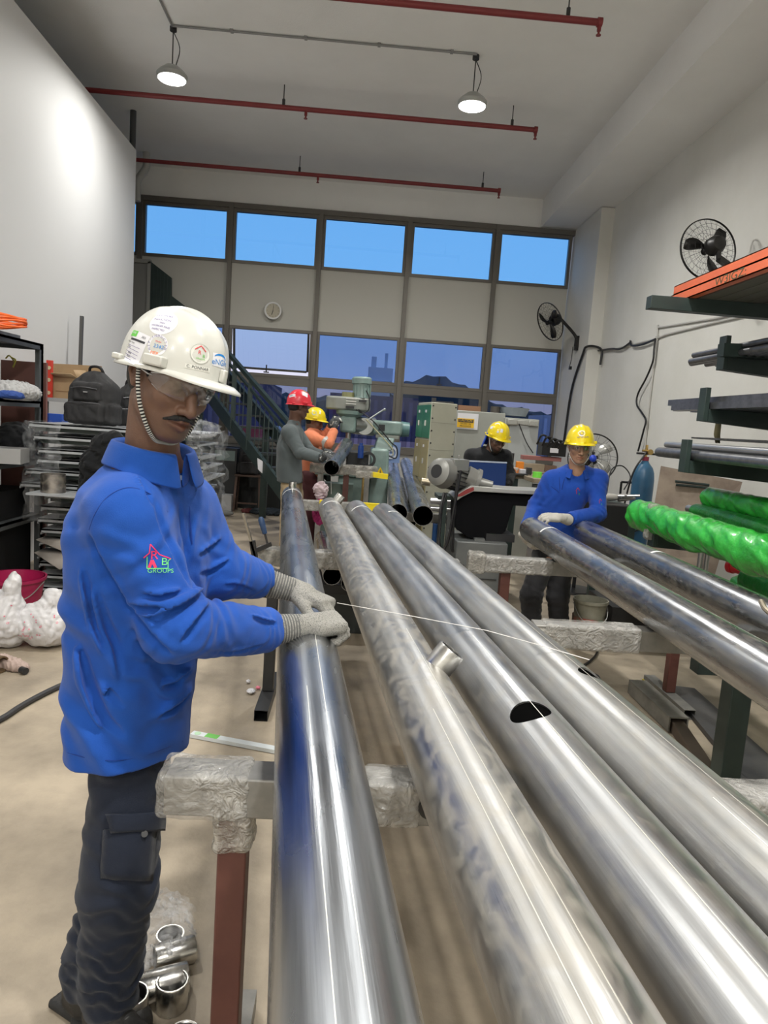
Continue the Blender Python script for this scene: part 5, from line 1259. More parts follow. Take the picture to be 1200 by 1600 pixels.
# gas cylinder
cx, cy = P(999, 800, 7.0)[0], 7.0; t = thing('gas_cylinder', (cx, cy, 0), 'tall blue gas cylinder with brass valve standing against the right wall', 'gas cylinder')
b = MB(); b.prof((cx, cy, 0), (cx, cy, 1.36), [(0, 0), (0, .100), (.02, .108), (.86, .108), (.91, .100), (.95, .080), (.98, .045), (1, .030), (1, 0)], 40); b.build('cylinder_body', mat('cylinder_blue', (.035, .13, .24), .35, c2=(.03, .10, .19), scale=5), t)
b = MB(); b.cyl((cx, cy, 1.36), (cx, cy, 1.40), .034, n=20); b.build('neck_ring', mat('maroon_ring', (.25, .02, .05), .4), t)
b = MB(); b.cyl((cx, cy, 1.40), (cx, cy, 1.52), .014, n=12); b.cyl((cx-.05, cy-.02, 1.46), (cx+.05, cy-.02, 1.46), .012, n=10); b.prof((cx+.02, cy-.06, 1.45), (cx+.02, cy-.03, 1.45), [(0, 0), (0, .028), (1, .028), (1, 0)], 20); b.build('valve', mat('brass', (.60, .42, .16), .3, 1.0), t)
b = MB(); b.box((cx, cy-.0, 1.43), (.19, .03, .02)); b.build('valve_guard', DARKM, t)
b = MB(); x0 = cx-.20; b.tube(spline([(cx-.02, cy-.05, 1.45), (cx-.16, cy-.10, 1.2), (x0, cy-.06, .7), (x0+.03, cy-.1, .3), (cx+.15, cy-.2, .06)], 10), .009, 8); b.build('gas_hose', BLACK, t)
t2 = thing('cylinder_trolley', (cx-.02, cy-.02, 0), 'thin black cylinder trolley frame beside the blue gas cylinder', 'trolley')
b = MB(); 
for dx in (-.17, .13): b.cyl((cx+dx, cy+.13, .05), (cx+dx, cy+.13, 1.12), .012, n=10)
b.cyl((cx-.17, cy+.13, 1.12), (cx+.13, cy+.13, 1.12), .012, n=10); b.bar((cx-.16, cy-.12, .70), (cx+.10, cy-.12, .84), .010, .012); b.bar((cx-.16, cy-.12, .60), (cx+.10, cy-.12, .74), .010, .012)
b.build('trolley_frame', BLACK, t2); b = MB(); b.prof((cx-.20, cy-.10, .14), (cx-.20, cy-.05, .14), [(0, 0), (0, .13), (1, .13), (1, 0)], 30); b.build('wheel', SOLE, t2); b = MB(); b.prof((cx+.13, cy-.10, .14), (cx+.13, cy-.05, .14), [(0, 0), (0, .13), (1, .13), (1, 0)], 30); b.build('wheel', SOLE, t2)
# wall fans
FANM = mat('fan_black', (.022, .021, .020), .4, .3)
def fan(t, c, fdir, r, blades=3, motor=True, seed=0, spokes=28, bm=None, rings=4):
    c = V3(c); f = V3(fdir)/np.linalg.norm(fdir); _, a, u = frame_from(f)
    b = MB(); N = 48; ring = lambda rr, dz: [c+f*dz+(a*math.cos(2*math.pi*i/N)+u*math.sin(2*math.pi*i/N))*rr for i in range(N+1)]
    b.tube(ring(r, 0), .006, 8); b.tube(ring(r*.995, -.012), .005, 6)
    for k in range(1, rings+1): rr = r*(k/(rings+1)); b.tube(ring(rr, .055*math.sqrt(1-(rr/r)**2)), .0013, 4); b.tube(ring(rr, -.075*math.sqrt(1-(rr/r)**2)), .0013, 4)
    for s in range(spokes):
        an = 2*math.pi*s/spokes; dv = a*math.cos(an)+u*math.sin(an); sw = a*math.cos(an+.35)+u*math.sin(an+.35)
        b.tube([c+f*.055+dv*r*.12, c+f*.045+(dv*.6+sw*.4)*r*.55, c+sw*r*.985], .0012, 4); b.tube([c-f*.075+dv*r*.2, c-f*.06+dv*r*.6, c-f*.01+dv*r*.985], .0012, 4)
    b.cyl(c+f*.052, c+f*.060, r*.12, n=24); b.build('grille', FANM, t)
    b = MB(); b.cyl(c+f*.03, c-f*.03, r*.11, n=20)
    b.build('blade_hub', bm or FANM, t)
    for k in range(blades):
        a0 = 2*math.pi*k/blades+seed; v = []; fc = []
        for i in range(9):
            tt = i/8; rr = r*(.08+.80*tt); wd = (.16+.26*math.sin(math.pi*min(1, tt*.9)))*(1.0 if tt < .95 else .8)
            for s_, dz in ((-1, -.018), (1, .018)):
                an = a0+s_*wd*(.9-.15*tt)+tt*.35; v.append(c+(a*math.cos(an)+u*math.sin(an))*rr+f*dz*(1-.4*tt))
        for i in range(8): fc.append([2*i, 2*i+1, 2*i+3, 2*i+2])
        o = mk('fan_blade', v, fc, bm or FANM, t, angle=180); s_ = o.modifiers.new('t', 'SOLIDIFY'); s_.thickness = .003
    if motor:
        b = MB(); b.prof(c-f*.04, c-f*.20, [(0, 0), (0, r*.24), (.15, r*.30), (.6, r*.30), (.9, r*.22), (1, r*.1), (1, 0)], 30); b.build('motor_housing', FANM, t)
c = P(1106, 390, 6.75); t = thing('wall_fan', (3.58, 6.95, c[2]-.1), 'large black caged wall fan on the right wall above the orange beams', 'fan'); fan(t, c, (-.12, .98, -.12), .285, seed=.6)
b = MB(); m0 = c-V3((-.12, .98, -.12))*.17; b.cyl(m0, m0+[.02, .02, -.13], .022, n=12); b.bar(m0+[.02, .02, -.13], (3.59, 6.8, c[2]-.20), .045, .05); b.box((3.585, 6.8, c[2]-.18), (.03, .12, .2)); b.build('wall_bracket', FANM, t)
c = P(859, 503, 11.1); t = thing('wall_fan', (3.38, 11.2, c[2]-.25), 'smaller black caged fan mounted on the column beside the window', 'fan'); fan(t, c, (-.84, -.32, -.42), .30, seed=.2)
b = MB(); m0 = c+V3((.84, .32, .42))*.20; b.tube(spline([m0, P(893, 517, 11.2), P(900, 528, 11.2), P(899, 541, 11.2)+[.0, 0, 0]], 8), .024, 10); b.box(P(898, 536, 11.2)+[.03, 0, 0], (.05, .09, .22)); b.build('wall_bracket', FANM, t)
b = MB(); b.tube(spline([P(895, 542, 11.2), P(893, 560, 11.1), P(890, 573, 11.1)], 6), .006, 6); b.box(P(891, 575, 11.1), (.04, .04, .05)); b.build('pull_cord', BLACK, t)
c = P(926, 716, 6.7); t = thing('pedestal_fan', (c[0], 6.75, 0), 'standing fan with silver blades behind the person at the far pipe end', 'fan'); fan(t, c, (-.15, -1, .05), .235, seed=.9, spokes=14, rings=2, blades=5, bm=mat('silver_blade', (.42, .42, .40), .35, .4))
b = MB(); b.cyl((c[0], 6.86, .03), (c[0], 6.86, c[2]), .018, n=12); b.build('pole', DARKM, t); b = MB(); b.prof((c[0], 6.86, 0), (c[0], 6.86, .04), [(0, 0), (0, .22), (.6, .21), (1, .05), (1, 0)], 32); b.build('base', FANM, t)
b = MB(); b.sphere(c+[-.02, -.07, 0], (.035, .03, .035), 10); b.build('blue_hub_cap', mat('blue_cap', (.01, .05, .5), .4), t)
# conduits and cables on the wall
XW = 3.585; CON = mat('pale_conduit', (.50, .49, .46), .5)
def on_wall(pts, X=XW): return [np.array([X, *WX(x, y, X)[1:]]) for x, y in pts]
b = MB(); b.tube(on_wall([(1200, 478), (1120, 497), (1028, 512)]), .012, 8); b.tube(on_wall([(1200, 485), (1100, 508), (1040, 523), (1026, 529), (950, 548), (905, 545)]), .012, 8); tag(b.build('wall_conduit', CON), 'pair of thin pale conduits running along the right wall under the fan', 'conduit')
b = MB(); b.tube(on_wall([(1028, 508), (1027, 530), (1016, 620), (1007, 705)]), .012, 8); b.box(on_wall([(1027, 528)])[0], (.03, .05, .05)); tag(b.build('drop_conduit', CON), 'thin pale conduit dropping down the right wall to the gas cylinder', 'conduit')
b = MB(); b.tube(spline(on_wall([(1024, 530), (1022, 545), (1020, 565), (1010, 590), (997, 615), (995, 632), (1003, 645), (1009, 657), (1005, 675), (997, 705)], 3.55), 6), .012, 8); b.tube(spline(on_wall([(1024, 530), (1005, 538), (988, 540), (985, 532)], 3.56), 5)+spline(on_wall([(985, 535), (970, 545), (955, 545), (935, 548)], 3.56), 5), .014, 8); tag(b.build('hanging_cable', BLACK), 'black cable drooping in waves down the right wall left of the conduit', 'cable')
xc = 3.38; b = MB(); b.tube(spline([WX(938, 570, 3.56), WX(940, 548, 3.56), (3.50, 10.66, WX(915, 546, 3.5)[2]), (3.37, 10.66, WX(908, 546, 3.4)[2]), (3.37, 10.8, WX(904, 555, 3.37)[2]), WX(893, 610, 3.37), WX(881, 690, 3.37)], 8), .018, 8)
tag(b.build('column_cable', BLACK), 'thick black cable running down the column face behind the yellow hat', 'cable')
# hanging strips
b = MB(); s0 = P(1124, 650, 4.9); b.add([s0+[-.02, 0, 0], s0+[.02, 0, 0], s0+[.012, -.02, -.13], s0+[-.03, -.01, -.13], s0+[.03, 0, -.19], s0+[-.005, 0, -.19]], [[0, 1, 2, 3], [3, 2, 4, 5]]); o = b.build('hanging_strap', mat('pale_yellow_strap', (.55, .50, .28), .7)); tag(o, 'pale yellow strap hanging under the middle rack arm', 'strap'); o.modifiers.new('t', 'SOLIDIFY').thickness = .004
# floor steel near the trestle
DKP = mat('dark_steel_plank', (.075, .075, .08), .5, .4, c2=(.11, .105, .10), scale=5, bump=.1)
def floor_poly(pts, z0, z1, m, name, lab, cat):
    b = MB(); q = [G(x, y, z1) for x, y in pts]; b.poly([[*p_[:2], z0] for p_ in q], (0, 0, z1-z0)); return tag(b.build(name, m, smooth=False), lab, cat)
floor_poly([(1043, 1070), (1085, 1075), (1200, 1178), (1200, 1245), (1150, 1200)], .004, .03, DKP, 'steel_plate', 'wide dark steel plate on the floor behind the thick green post', 'steel plate')
floor_poly([(1130, 1175), (1200, 1240), (1200, 1262), (1145, 1245)], .004, .028, DKP, 'steel_plate', 'smaller dark steel plate on the floor right of the thick green post', 'steel plate')
t = thing('square_tube', G(1080, 1150), 'brown steel square tube lying on the floor beside the steel plate', 'tube'); b = MB(); b.bar(G(1052, 1125, .035), G(1140, 1262, .035), .07, .06); b.build('tube_body', mat('brown_rusty_steel', (.13, .10, .075), .6, .3), t, bevel=.004)
t = thing('channel_steel', G(1030, 1095), 'grey steel channel lying under the brown post, open end towards the camera', 'steel channel'); b = MB(); a_, c_ = G(995, 1073, .05), G(1060, 1133, .05); d_ = (c_-a_)/np.linalg.norm(c_-a_); s_ = np.array([d_[1], -d_[0], 0])
for off, w_, h_ in ((s_*.05, .008, .08), (-s_*.05, .008, .08)): b.bar(a_+off, c_+off, w_, h_)
b.bar(a_+[0, 0, .04], c_+[0, 0, .04], .108, .008); b.build('channel_walls', mat('worn_grey_steel', (.26, .25, .22), .5, .4, c2=(.17, .165, .15), scale=8), t)
b = MB(); b.box((a_+[0, 0, 0])+s_*-.055, (.10, .006, .07), rz=math.atan2(d_[1], d_[0])); b.build('yellow_mark', TAPEY, t)
# buckets and cables under the right pipes
def bucket(x, y, r, h, m, lab, tilt=0, rim=None, handle=True, hm=None):
    t = thing('bucket', (x, y, 0), lab, 'bucket'); b = MB(); b.prof((x, y, .003), (x, y, h), [(0, 0), (0, r*.80), (1, r), (1, r*.97), (.03, r*.77), (.03, 0)], 40); b.build('bucket_wall', m, t)
    b = MB(); b.prof((x, y, h*.93), (x, y, h*1.0), [(0, r*.97), (0, r*1.06), (1, r*1.06), (1, r*.97)], 40, closed=True); b.build('rim', rim or m, t)
    if handle: b = MB(); b.tube(spline([(x-r*1.05, y, h*.9), (x-r*.8, y-r*.75, h*.62), (x, y-r*1.12, h*.45), (x+r*.8, y-r*.75, h*.62), (x+r*1.05, y, h*.9)], 8), .004, 6); b.build('handle', hm or mat('wire_handle', (.35, .35, .33), .4, .7), t)
    return t
bx = G(919, 1000)
t = bucket(bx[0]-.02, 5.15, .125, .33, mat('dirty_white_bucket', (.30, .29, .23), .6, c2=(.20, .19, .14), scale=6), 'dirty cream bucket on the floor behind the wrapped beam')
b = MB(); b.prof((bx[0]-.02, 5.15, .08), (bx[0]-.02, 5.15, .20), [(0, .1225), (1, .1275)], 40); b.build('bucket_label', mat('green_red_label', (.10, .22, .16), .5, c2=(.45, .08, .06), scale=9), t)
b = MB(); b.tube(spline([G(938, 1000, .02), G(930, 1025, .01), G(908, 1042, .01), G(893, 1050, .01), G(905, 1050, .01), G(932, 1055, .01), G(935, 1066, .01), G(915, 1070, .01), G(890, 1062, .01)], 8), .008, 8); tag(b.build('floor_cable', BLACK), 'black cable looped on the floor beside the cream bucket', 'cable')
floor_poly([(966, 945), (978, 950), (982, 962), (966, 958)], .002, .004, PAPER, 'paper_sheet', 'white paper scrap on the floor beside the cream bucket, farther one', 'paper')
floor_poly([(958, 958), (985, 960), (985, 972), (970, 972)], .002, .004, PAPER, 'paper_sheet', 'white paper scrap on the floor just in front of the farther scrap', 'paper')
q = G(1000, 985); b = MB(); b.bb((2.0, 5.05, 0), (2.5, 5.6, .30)); tag(b.build('black_crate', BLACK), 'low black crate on the floor under the rightmost trestle pipes', 'crate')
b = MB(); b.cyl(G(1186, 1045, .01), G(1193, 1062, .01), .012, n=10); tag(b.build('pipe_offcut', GREYB), 'short rod offcut on the floor at the right edge', 'offcut')
# ------------------------------------------------------------------ left side
RK = mat('shelf_grey_steel', (.13, .14, .145), .45, .4)
p0 = P(68, 538, 6.0); x1 = p0[0]; zt = p0[2]
rk2 = thing('steel_shelf', (x1-.2, 4.6, 0), 'grey angle steel shelf unit at the left edge with an orange cable coil on top', 'shelf')
zs = [zt, P(60, 627, 6.0)[2]+.0, P(45, 714, 6.0)[2], P(45, 800, 6.0)[2]]; SD = .41
for y in (5.97, 3.4):
    for x in (x1, x1-SD+.05): b = MB(); b.bb((x-.05, y-.01, 0), (x, y+.03, zt)); b.bb((x-.01, y-.03, 0), (x, y+.03, zt)); b.build('post', RK, rk2)
for k, z in enumerate(zs):
    b = MB(); b.bb((x1-SD, 3.4, z-.02), (x1, 6.0, z)); b.bb((x1-.012, 3.4, z-.05), (x1, 6.0, z)); b.bb((x1-SD, 5.988, z-.05), (x1, 6.0, z)); b.build('shelf_board', RK if k else mat('dark_board', (.05, .055, .06), .5), rk2)
# coil of orange cable on top
c = P(5, 508, 5.35); cc = np.array([c[0]-.02, 5.35, zt+.045]); b = MB(); rng = np.random.RandomState(2)
for k in range(6):
    r_ = .15+.014*rng.rand(); zz = .02+k*.013; b.tube([cc+[r_*math.cos(a)*1.1, r_*math.sin(a), zz+.012*math.sin(2*a+k)] for a in np.linspace(0, 2*math.pi, 30)], .0085, 7)
tag(b.build('cable_coil', mat('orange_cable', (.85, .14, .02), .45)), 'coil of bright orange cable lying on top of the left shelf unit', 'cable')
b = MB(); b.bb((x1-.39, 4.4, zt), (x1-.07, 5.75, zt+.035)); tag(b.build('steel_plate', mat('plate_grey', (.11, .12, .13), .5)), 'flat dark plate lying on top of the left shelf unit under the orange coil', 'plate')
# brown board behind, red spirit level, boxes
q = P(0, 560, 4.75); a_, c_ = P(-120, 555, 4.9), P(80, 668, 4.9); b = MB(); b.bb((-3.04, 6.12, .8), (P(72, 620, 6.12)[0], 6.15, P(30, 564, 6.12)[2])); b.bb((-3.04, 6.12, 0), (-2.98, 6.15, .8)); b.bb((P(72, 620, 6.12)[0]-.06, 6.12, 0), (P(72, 620, 6.12)[0], 6.15, .8)); tag(b.build('brown_board', mat('red_brown_ply', (.25, .115, .095), .55, c2=(.21, .095, .08), scale=3)), 'red brown board standing behind the left shelf unit', 'board')
b = MB(); q = P(24, 565, 6.1); b.tube(spline([q+[-.02, -.02, .03], q+[.01, -.02, .01], q+[-.01, -.02, -.05]], 6), .007, 6); b.tube(spline([q+[-.07, -.02, .02], q+[-.04, -.02, .045], q+[0, -.02, .0]], 6), .006, 6); tag(b.build('cable_tie', mat('olive_tie', (.40, .36, .05), .5)), 'olive yellow tie hooked over the top of the brown board', 'tie')
ra, rb = P(78, 563, 6.62), P(77, 622, 6.62); t = thing('spirit_level', rb, 'red spirit level standing upright beside the shelf post', 'spirit level')
b = MB(); b.bar(ra, rb, .055, .028, up=(0, 1, 0)); b.build('level_body', mat('red_level_paint', (.62, .05, .03), .4), t, bevel=.003)
for f_ in (.2, .52, .86): qq = ra*(1-f_)+rb*f_; b = MB(); b.cyl(qq+[0, -.020, 0], qq+[0, .014, 0], .017, n=20); b.build('vial_window', mat('vial_cream', (.65, .55, .35), .3), t)
CARD = mat('cardboard', (.42, .29, .16), .75, c2=(.37, .25, .135), scale=10)
a_, c_ = P(83, 622, 7.0), P(158, 572, 7.0); zlg = P(90, 622, 6.7)[2]; b = MB(); b.poly([(a_[0], 7.0, zlg), (c_[0], 7.0, zlg), (c_[0], 7.0, c_[2]), (a_[0], 7.0, P(83, 568, 7.0)[2])], (0, .02, 0)); tag(b.build('cardboard_sheet', CARD), 'upright cardboard sheet leaning behind the small brown carton', 'cardboard')
ctop = P(120, 666, 5.6)[2]
a_, c_ = P(81, 622, 6.7), P(124, 592, 6.7); t = thing('cardboard_box', ((a_[0]+c_[0])/2, 6.78, zlg), 'small open brown cardboard box left of the large black backpack', 'box')
b = MB(); b.bb((a_[0], 6.66, zlg), (c_[0], 6.93, c_[2])); b.build('carton', CARD, t); z_ = c_[2]
for nm, pts in (('box_flap', [(a_[0], 6.66, z_), (c_[0], 6.66, z_), (c_[0]-.03, 6.58, z_+.035), (a_[0]+.04, 6.58, z_+.03)]), ('box_flap', [(c_[0], 6.66, z_), (c_[0], 6.93, z_), (c_[0]-.02, 6.90, z_+.09), (c_[0]-.05, 6.69, z_+.08)])):
    b = MB(); b.add(pts, [[0, 1, 2, 3]]); o = b.build(nm, CARD, t); o.modifiers.new('t', 'SOLIDIFY').thickness = .005
b = MB(); b.bb((a_[0]+.05, 6.658, zlg+.06), (c_[0]-.06, 6.66, zlg+.068)); b.build('printed_line', mat('brown_ink', (.25, .15, .07), .7), t)
t = thing('ledge_shelf', (a_[0]+.3, 6.8, 0), 'pale grey shelf ledge behind the tray stack carrying the carton and the red level', 'shelf')
b = MB(); b.bb((a_[0]-.06, 6.56, zlg-.035), (c_[0]+.75, 7.05, zlg)); b.build('ledge_board', mat('pale_shelf_grey', (.38, .39, .39), .5), t)
for x_ in (a_[0]-.03, c_[0]+.7): b = MB(); b.bb((x_-.025, 6.6, 0), (x_+.025, 6.65, zlg-.035)); b.build('leg', GREY_ST, t)
a_ = P(80, 652, 6.36); b = MB(); b.bb((a_[0]-.02, 6.20, P(120, 668, 5.55)[2]+.002), (a_[0]+.16, 6.33, a_[2]+.035)); tag(b.build('blue_bin', mat('blue_bin', (.03, .10, .5), .5)), 'small blue plastic bin behind the top of the tray stack', 'bin')
# bits on the shelves
def blob(name, lab, cat, c, r, m, seed, amp=.02, wl=.2, res=.012, extra=(), ridged=True, flat=True, rot=None):
    c = V3(c); R = max(r)+.08; S = SDF(c-R*1.5, c+R*1.5, res); S.ell(c, r, k=0)
    for e_ in extra: S.ell(c+V3(e_[0]), e_[1], k=.05)
    S.crumple(amp, wl, seed, ridged); S.crumple(amp*.4, wl*.4, seed+1, ridged)
    if flat: z0 = c[2]-r[2]*.85; S.func(lambda D, X, Y, Z: smax(D, z0-Z+0*D, .01))
    return tag(S.obj(name, m), lab, cat)
zz = zs[1]
blob('cloth_bundle', 'crumpled white and grey rag bundle on the second shelf at the left edge', 'rag', (P(2, 612, 5.5)[0]+.08, 5.5, zz+.06), (.19, .22, .075), mat('grey_white_rag', (.42, .42, .42), .8), 3, .012, .09, .006)
blob('rag', 'small blue rag beside the white rags on the second shelf', 'rag', (P(6, 618, 5.15)[0]+.05, 5.12, zz+.03), (.10, .08, .03), mat('blue_rag', (.02, .06, .25), .8), 4, .006, .06, .005)
blob('dark_bag', 'black soft bag in the third compartment of the left shelf unit', 'bag', (P(25, 692, 5.72)[0], 5.70, zs[2]+.14), (.16, .20, .15), BLACK_CLOTH, 5, .012, .15)
q = P(14, 702, 5.3); b = MB(); b.box((q[0], 5.3, zs[2]+.06), (.22, .26, .11), rz=.2); tag(b.build('white_case', mat('worn_white_case', (.35, .35, .35), .5)), 'worn white case in front of the black bag on the third shelf', 'case')
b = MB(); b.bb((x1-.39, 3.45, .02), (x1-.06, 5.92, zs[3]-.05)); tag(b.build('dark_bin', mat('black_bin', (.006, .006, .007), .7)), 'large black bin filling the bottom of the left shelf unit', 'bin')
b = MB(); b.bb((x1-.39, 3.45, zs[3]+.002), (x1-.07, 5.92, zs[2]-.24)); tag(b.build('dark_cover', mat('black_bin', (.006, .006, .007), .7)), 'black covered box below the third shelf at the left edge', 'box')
# stack of steel trays
TRAY = mat('tray_steel', (.52, .54, .56), .4, .25, c2=(.44, .46, .48), scale=4); TRAYD = mat('tray_dark_edge', (.055, .07, .065), .5, .3)
xl = P(56, 800, 5.6)[0]; xr = P(322, 720, 5.6)[0]; ztop = P(120, 668, 5.55)[2]; n = 15; zk = np.linspace(.03, ztop-.045, n); rng = np.random.RandomState(11)
ordn = ['lowest', 'second lowest', 'third lowest', 'fourth lowest', 'fifth lowest', 'sixth lowest', 'seventh lowest', 'middle, eighth lowest', 'seventh from top', 'sixth from top', 'fifth from top', 'fourth from top', 'third from top', 'second from top', 'topmost']
wl_ = [.05, .03, .06, .04, .05, .07, .04, .06, .10, -.10, -.06, .02, .03, .0, -.01]
for k in range(n):
    x0 = xl+wl_[k]+rng.uniform(-.01, .02); x_r = xr+rng.uniform(-.06, .03); y0 = 5.5+rng.uniform(0, .05); z = zk[k]; h_ = min(.062, (zk[1]-zk[0])*.68) if k % 3 else .05
    t = thing('steel_tray', ((x0+x_r)/2, 5.9, z), 'grey steel tray in the film wrapped stack behind the person in polo, %s' % ordn[k], 'tray', None)
    b = MB(); b.bb((x0, y0, z+h_-.012), (x_r, 6.35, z+h_)); b.bb((x0, y0, z+h_-.030), (x_r, y0+.006, z+h_)); b.bb((x0, y0, z+h_-.045), (x0+.006, 6.35, z+h_)); b.build('tray_sheet', TRAY, t)
    b = MB(); b.bb((x0+.03, y0+.04, z), (x_r-.03, 6.3, z+h_-.012)); b.build('tray_core', TRAYD, t)
    if k in (3, 4): b = MB(); b.add([(x0-.02, y0-.01, z+h_+.004), (x0+.36, y0-.01, z+h_+.004), (x0+.20, y0-.06, z-.06 if k == 3 else z), (x0+.36, y0+.2, z+h_+.006), (x0-.02, y0+.2, z+h_+.006)], [[0, 2, 1], [0, 1, 3, 4]]); o = b.build('paper_lining', mat('brown_white_paper', (.45, .41, .37), .7), t); o.modifiers.new('t', 'SOLIDIFY').thickness = .003
FILM3 = film_mat('clear_wrap_thin', (.62, .64, .66), .0, .34, 12, 1.0, .1, 30)
v, f = [], []; N, K = 60, 26; rng = np.random.RandomState(4)
path = [(xl-.015, 6.0), (xl-.03, 5.49), (xl+.30, 5.47)]; 
def wrapsheet(name, pts, z0, z1, lab, seed, amp=.014):
    pp = spline([(x, y, 0) for x, y in pts], 14); v = []; f = []; K = 40
    for i, q in enumerate(pp):
        for j in range(K+1):
            z = z0+(z1-z0)*j/K; s = i*.11; w_ = amp*(1-2*abs(math.sin(9*z+4*s+1.3*seed+2*math.sin(13*z-3*s))))+amp*.5*math.sin(31*z+9*s); v.append((q[0]+w_, q[1]-abs(w_)*.8-.004, z))
    for i in range(len(pp)-1): f += [[i*(K+1)+j, (i+1)*(K+1)+j, (i+1)*(K+1)+j+1, i*(K+1)+j+1] for j in range(K)]
    o = mk(name, v, f, FILM3, angle=180); return tag(o, lab, 'plastic film')
wrapsheet('plastic_film', [(xl-.02, 6.2), (xl-.04, 5.50), (xl+.25, 5.46)], .62, ztop+.03, 'clear crinkled plastic film round the left corner of the tray stack', 1)
wrapsheet('plastic_film', [(xr-.10, 5.45), (xr+.045, 5.47), (xr+.06, 6.2)], .12, ztop+.04, 'clear crinkled plastic film hanging on the right end of the tray stack', 2, .028)
blob('plastic_film_heap', 'crumpled heap of clear plastic film at the foot of the tray stack, right end', 'plastic film', (xr-.02, 5.36, .14), (.16, .12, .15), FILM2, 9, .03, .12, .008)
blob('plastic_film_bunch', 'crumpled clear plastic film bunched on the right top corner of the tray stack', 'plastic film', P(306, 674, 5.5)+[.0, .0, .02], (.16, .2, .05), FILM3, 12, .025, .12, .008, flat=False)
# steel ring standing on the tray
q = P(83, 768, 5.36); b = MB(); b.bb((q[0]-.14, 5.22, q[2]-.02), (q[0]+.25, 5.52, q[2]-.005)); o = b.build('tray_lip', TRAY); tag(o, 'flat steel sheet sticking out of the stack under the short pipe piece', 'sheet')
b = MB(); b.pipe(q+[0, 0, -.005], q+[0, 0, .135], .088, .004, 48); tag(b.build('pipe_piece', steel_mat('scuffed_pipe_piece', (.40, .37, .35), .35, .55, .4, seed=30)), 'short scuffed steel pipe piece standing on a tray lip of the stack', 'pipe piece')
# backpacks
BAG = mat('black_bag_fabric', (.020, .020, .022), .8, c2=(.028, .028, .03), scale=6, bump=.15, bscale=260)
def backpack(x, y, z, w_, h_, lab, rz=0.0, sc=1.0, res=.007, lean=.1):
    t = thing('backpack', (x, y, z), lab, 'backpack'); c, s = math.cos(rz), math.sin(rz); Mz = np.array([[c, -s, 0], [s, c, 0], [0, 0, 1.]])
    T = Mz@np.array([[1, 0, 0], [0, 1, 0], [lean*2.0, 0, 1.]]) if False else Mz
    def L3(a): a = V3(a); return V3((x, y, z))+Mz@(a+[-a[2]*lean*0, 0, 0])
    S = SDF(V3((x, y, z))-[w_*.8, w_*.8, .02], V3((x, y, z))+[w_*.8, w_*.8, h_*1.15], res); S.M = Mz; S.o = V3((x, y, z))
    S.rbox((0, 0, h_*.40), (w_*.48, w_*.26, h_*.39), w_*.16, k=0); S.ell((0, 0, h_*.66), (w_*.42, w_*.26, h_*.33), k=.05)
    S.rbox((0, -w_*.26, h_*.22), (w_*.40, w_*.13, h_*.20), w_*.09, k=.012); S.rbox((.01, -w_*.25, h_*.60), (w_*.30, w_*.11, h_*.18), w_*.08, k=.012)
    for sx in (-1, 1): S.rbox((sx*w_*.46, -.02, h_*.22), (w_*.08, w_*.18, h_*.18), w_*.05, k=.015)
    S.frame(); S.crumple(.006, .16, int(x*100) % 17); S.crumple(.0022, .05, 3); S.func(lambda D, X, Y, Z: smax(D, z+.003-Z+0*D, .006)); S.obj('bag_body', BAG, t)
    b = MB(); b.tube(spline([L3((-w_*.16, .02, h_*.93)), L3((-w_*.10, .0, h_*1.06)), L3((w_*.10, 0, h_*1.06)), L3((w_*.17, .02, h_*.93))], 8), .011*sc, 8); b.build('carry_handle', BLACK, t)
    b = MB(); b.tube(spline([L3((-w_*.27, -w_*.375, h_*.66)), L3((0, -w_*.395, h_*.685)), L3((w_*.29, -w_*.365, h_*.66))], 8), .0035*sc, 6); b.build('zip', mat('zip_grey', (.16, .16, .17), .4, .6), t)
    b = MB(); b.tube(spline([L3((-w_*.36, -w_*.36, h_*.40)), L3((0, -w_*.41, h_*.415)), L3((w_*.36, -w_*.36, h_*.40))], 8), .0030*sc, 6); b.build('zip', mat('zip_grey', (.16, .16, .17), .4, .6), t)
    b = MB(); b.box(L3((w_*.05, -w_*.378, h_*.60)), (.035*sc, .004, .006), rz=rz); b.build('bag_badge', mat('pale_badge', (.5, .5, .5), .4), t)
    return t
q = P(143, 668, 5.62); backpack(q[0], 5.68, ztop+.02, .40, .43, 'large black backpack standing on top of the tray stack', rz=-.25)
q = P(194, 655, 5.9); backpack(q[0]+.02, 5.98, ztop+.02, .22, .36, 'narrow black backpack on the tray stack right behind the large one', rz=.4)
S_ = P(153, 725, 5.42); S = SDF(S_-[.25, .2, .35], S_+[.25, .2, .3], .008)
S.chain([S_+[.13, 0, .20], S_+[.04, 0, .16], S_+[-.04, 0, .0], S_+[-.10, 0, -.18]], [.05, .07, .08, .04], k=.04); S.chain([S_+[.1, .02, .18], S_+[.1, 0, -.1]], [.07, .09], k=.04); S.chain([S_+[-.1, 0, -.12], S_+[-.12, 0, -.28]], [.025, .018], k=.02); S.crumple(.012, .12, 4, True)
tag(S.obj('hanging_jacket', BLACK_CLOTH), 'black jacket draped down the front of the tray stack beside the blue sleeve', 'jacket')
# leaning bar against the partition
b = MB(); lb = P(128, 494, 7.55); b.bar(lb, (lb[0]-.03, 7.5, 0), .032, .032, up=(0, 1, 0)); tag(b.build('leaning_bar', mat('dull_bar', (.12, .12, .12), .5, .5)), 'thin dark bar standing upright against the white partition', 'bar')
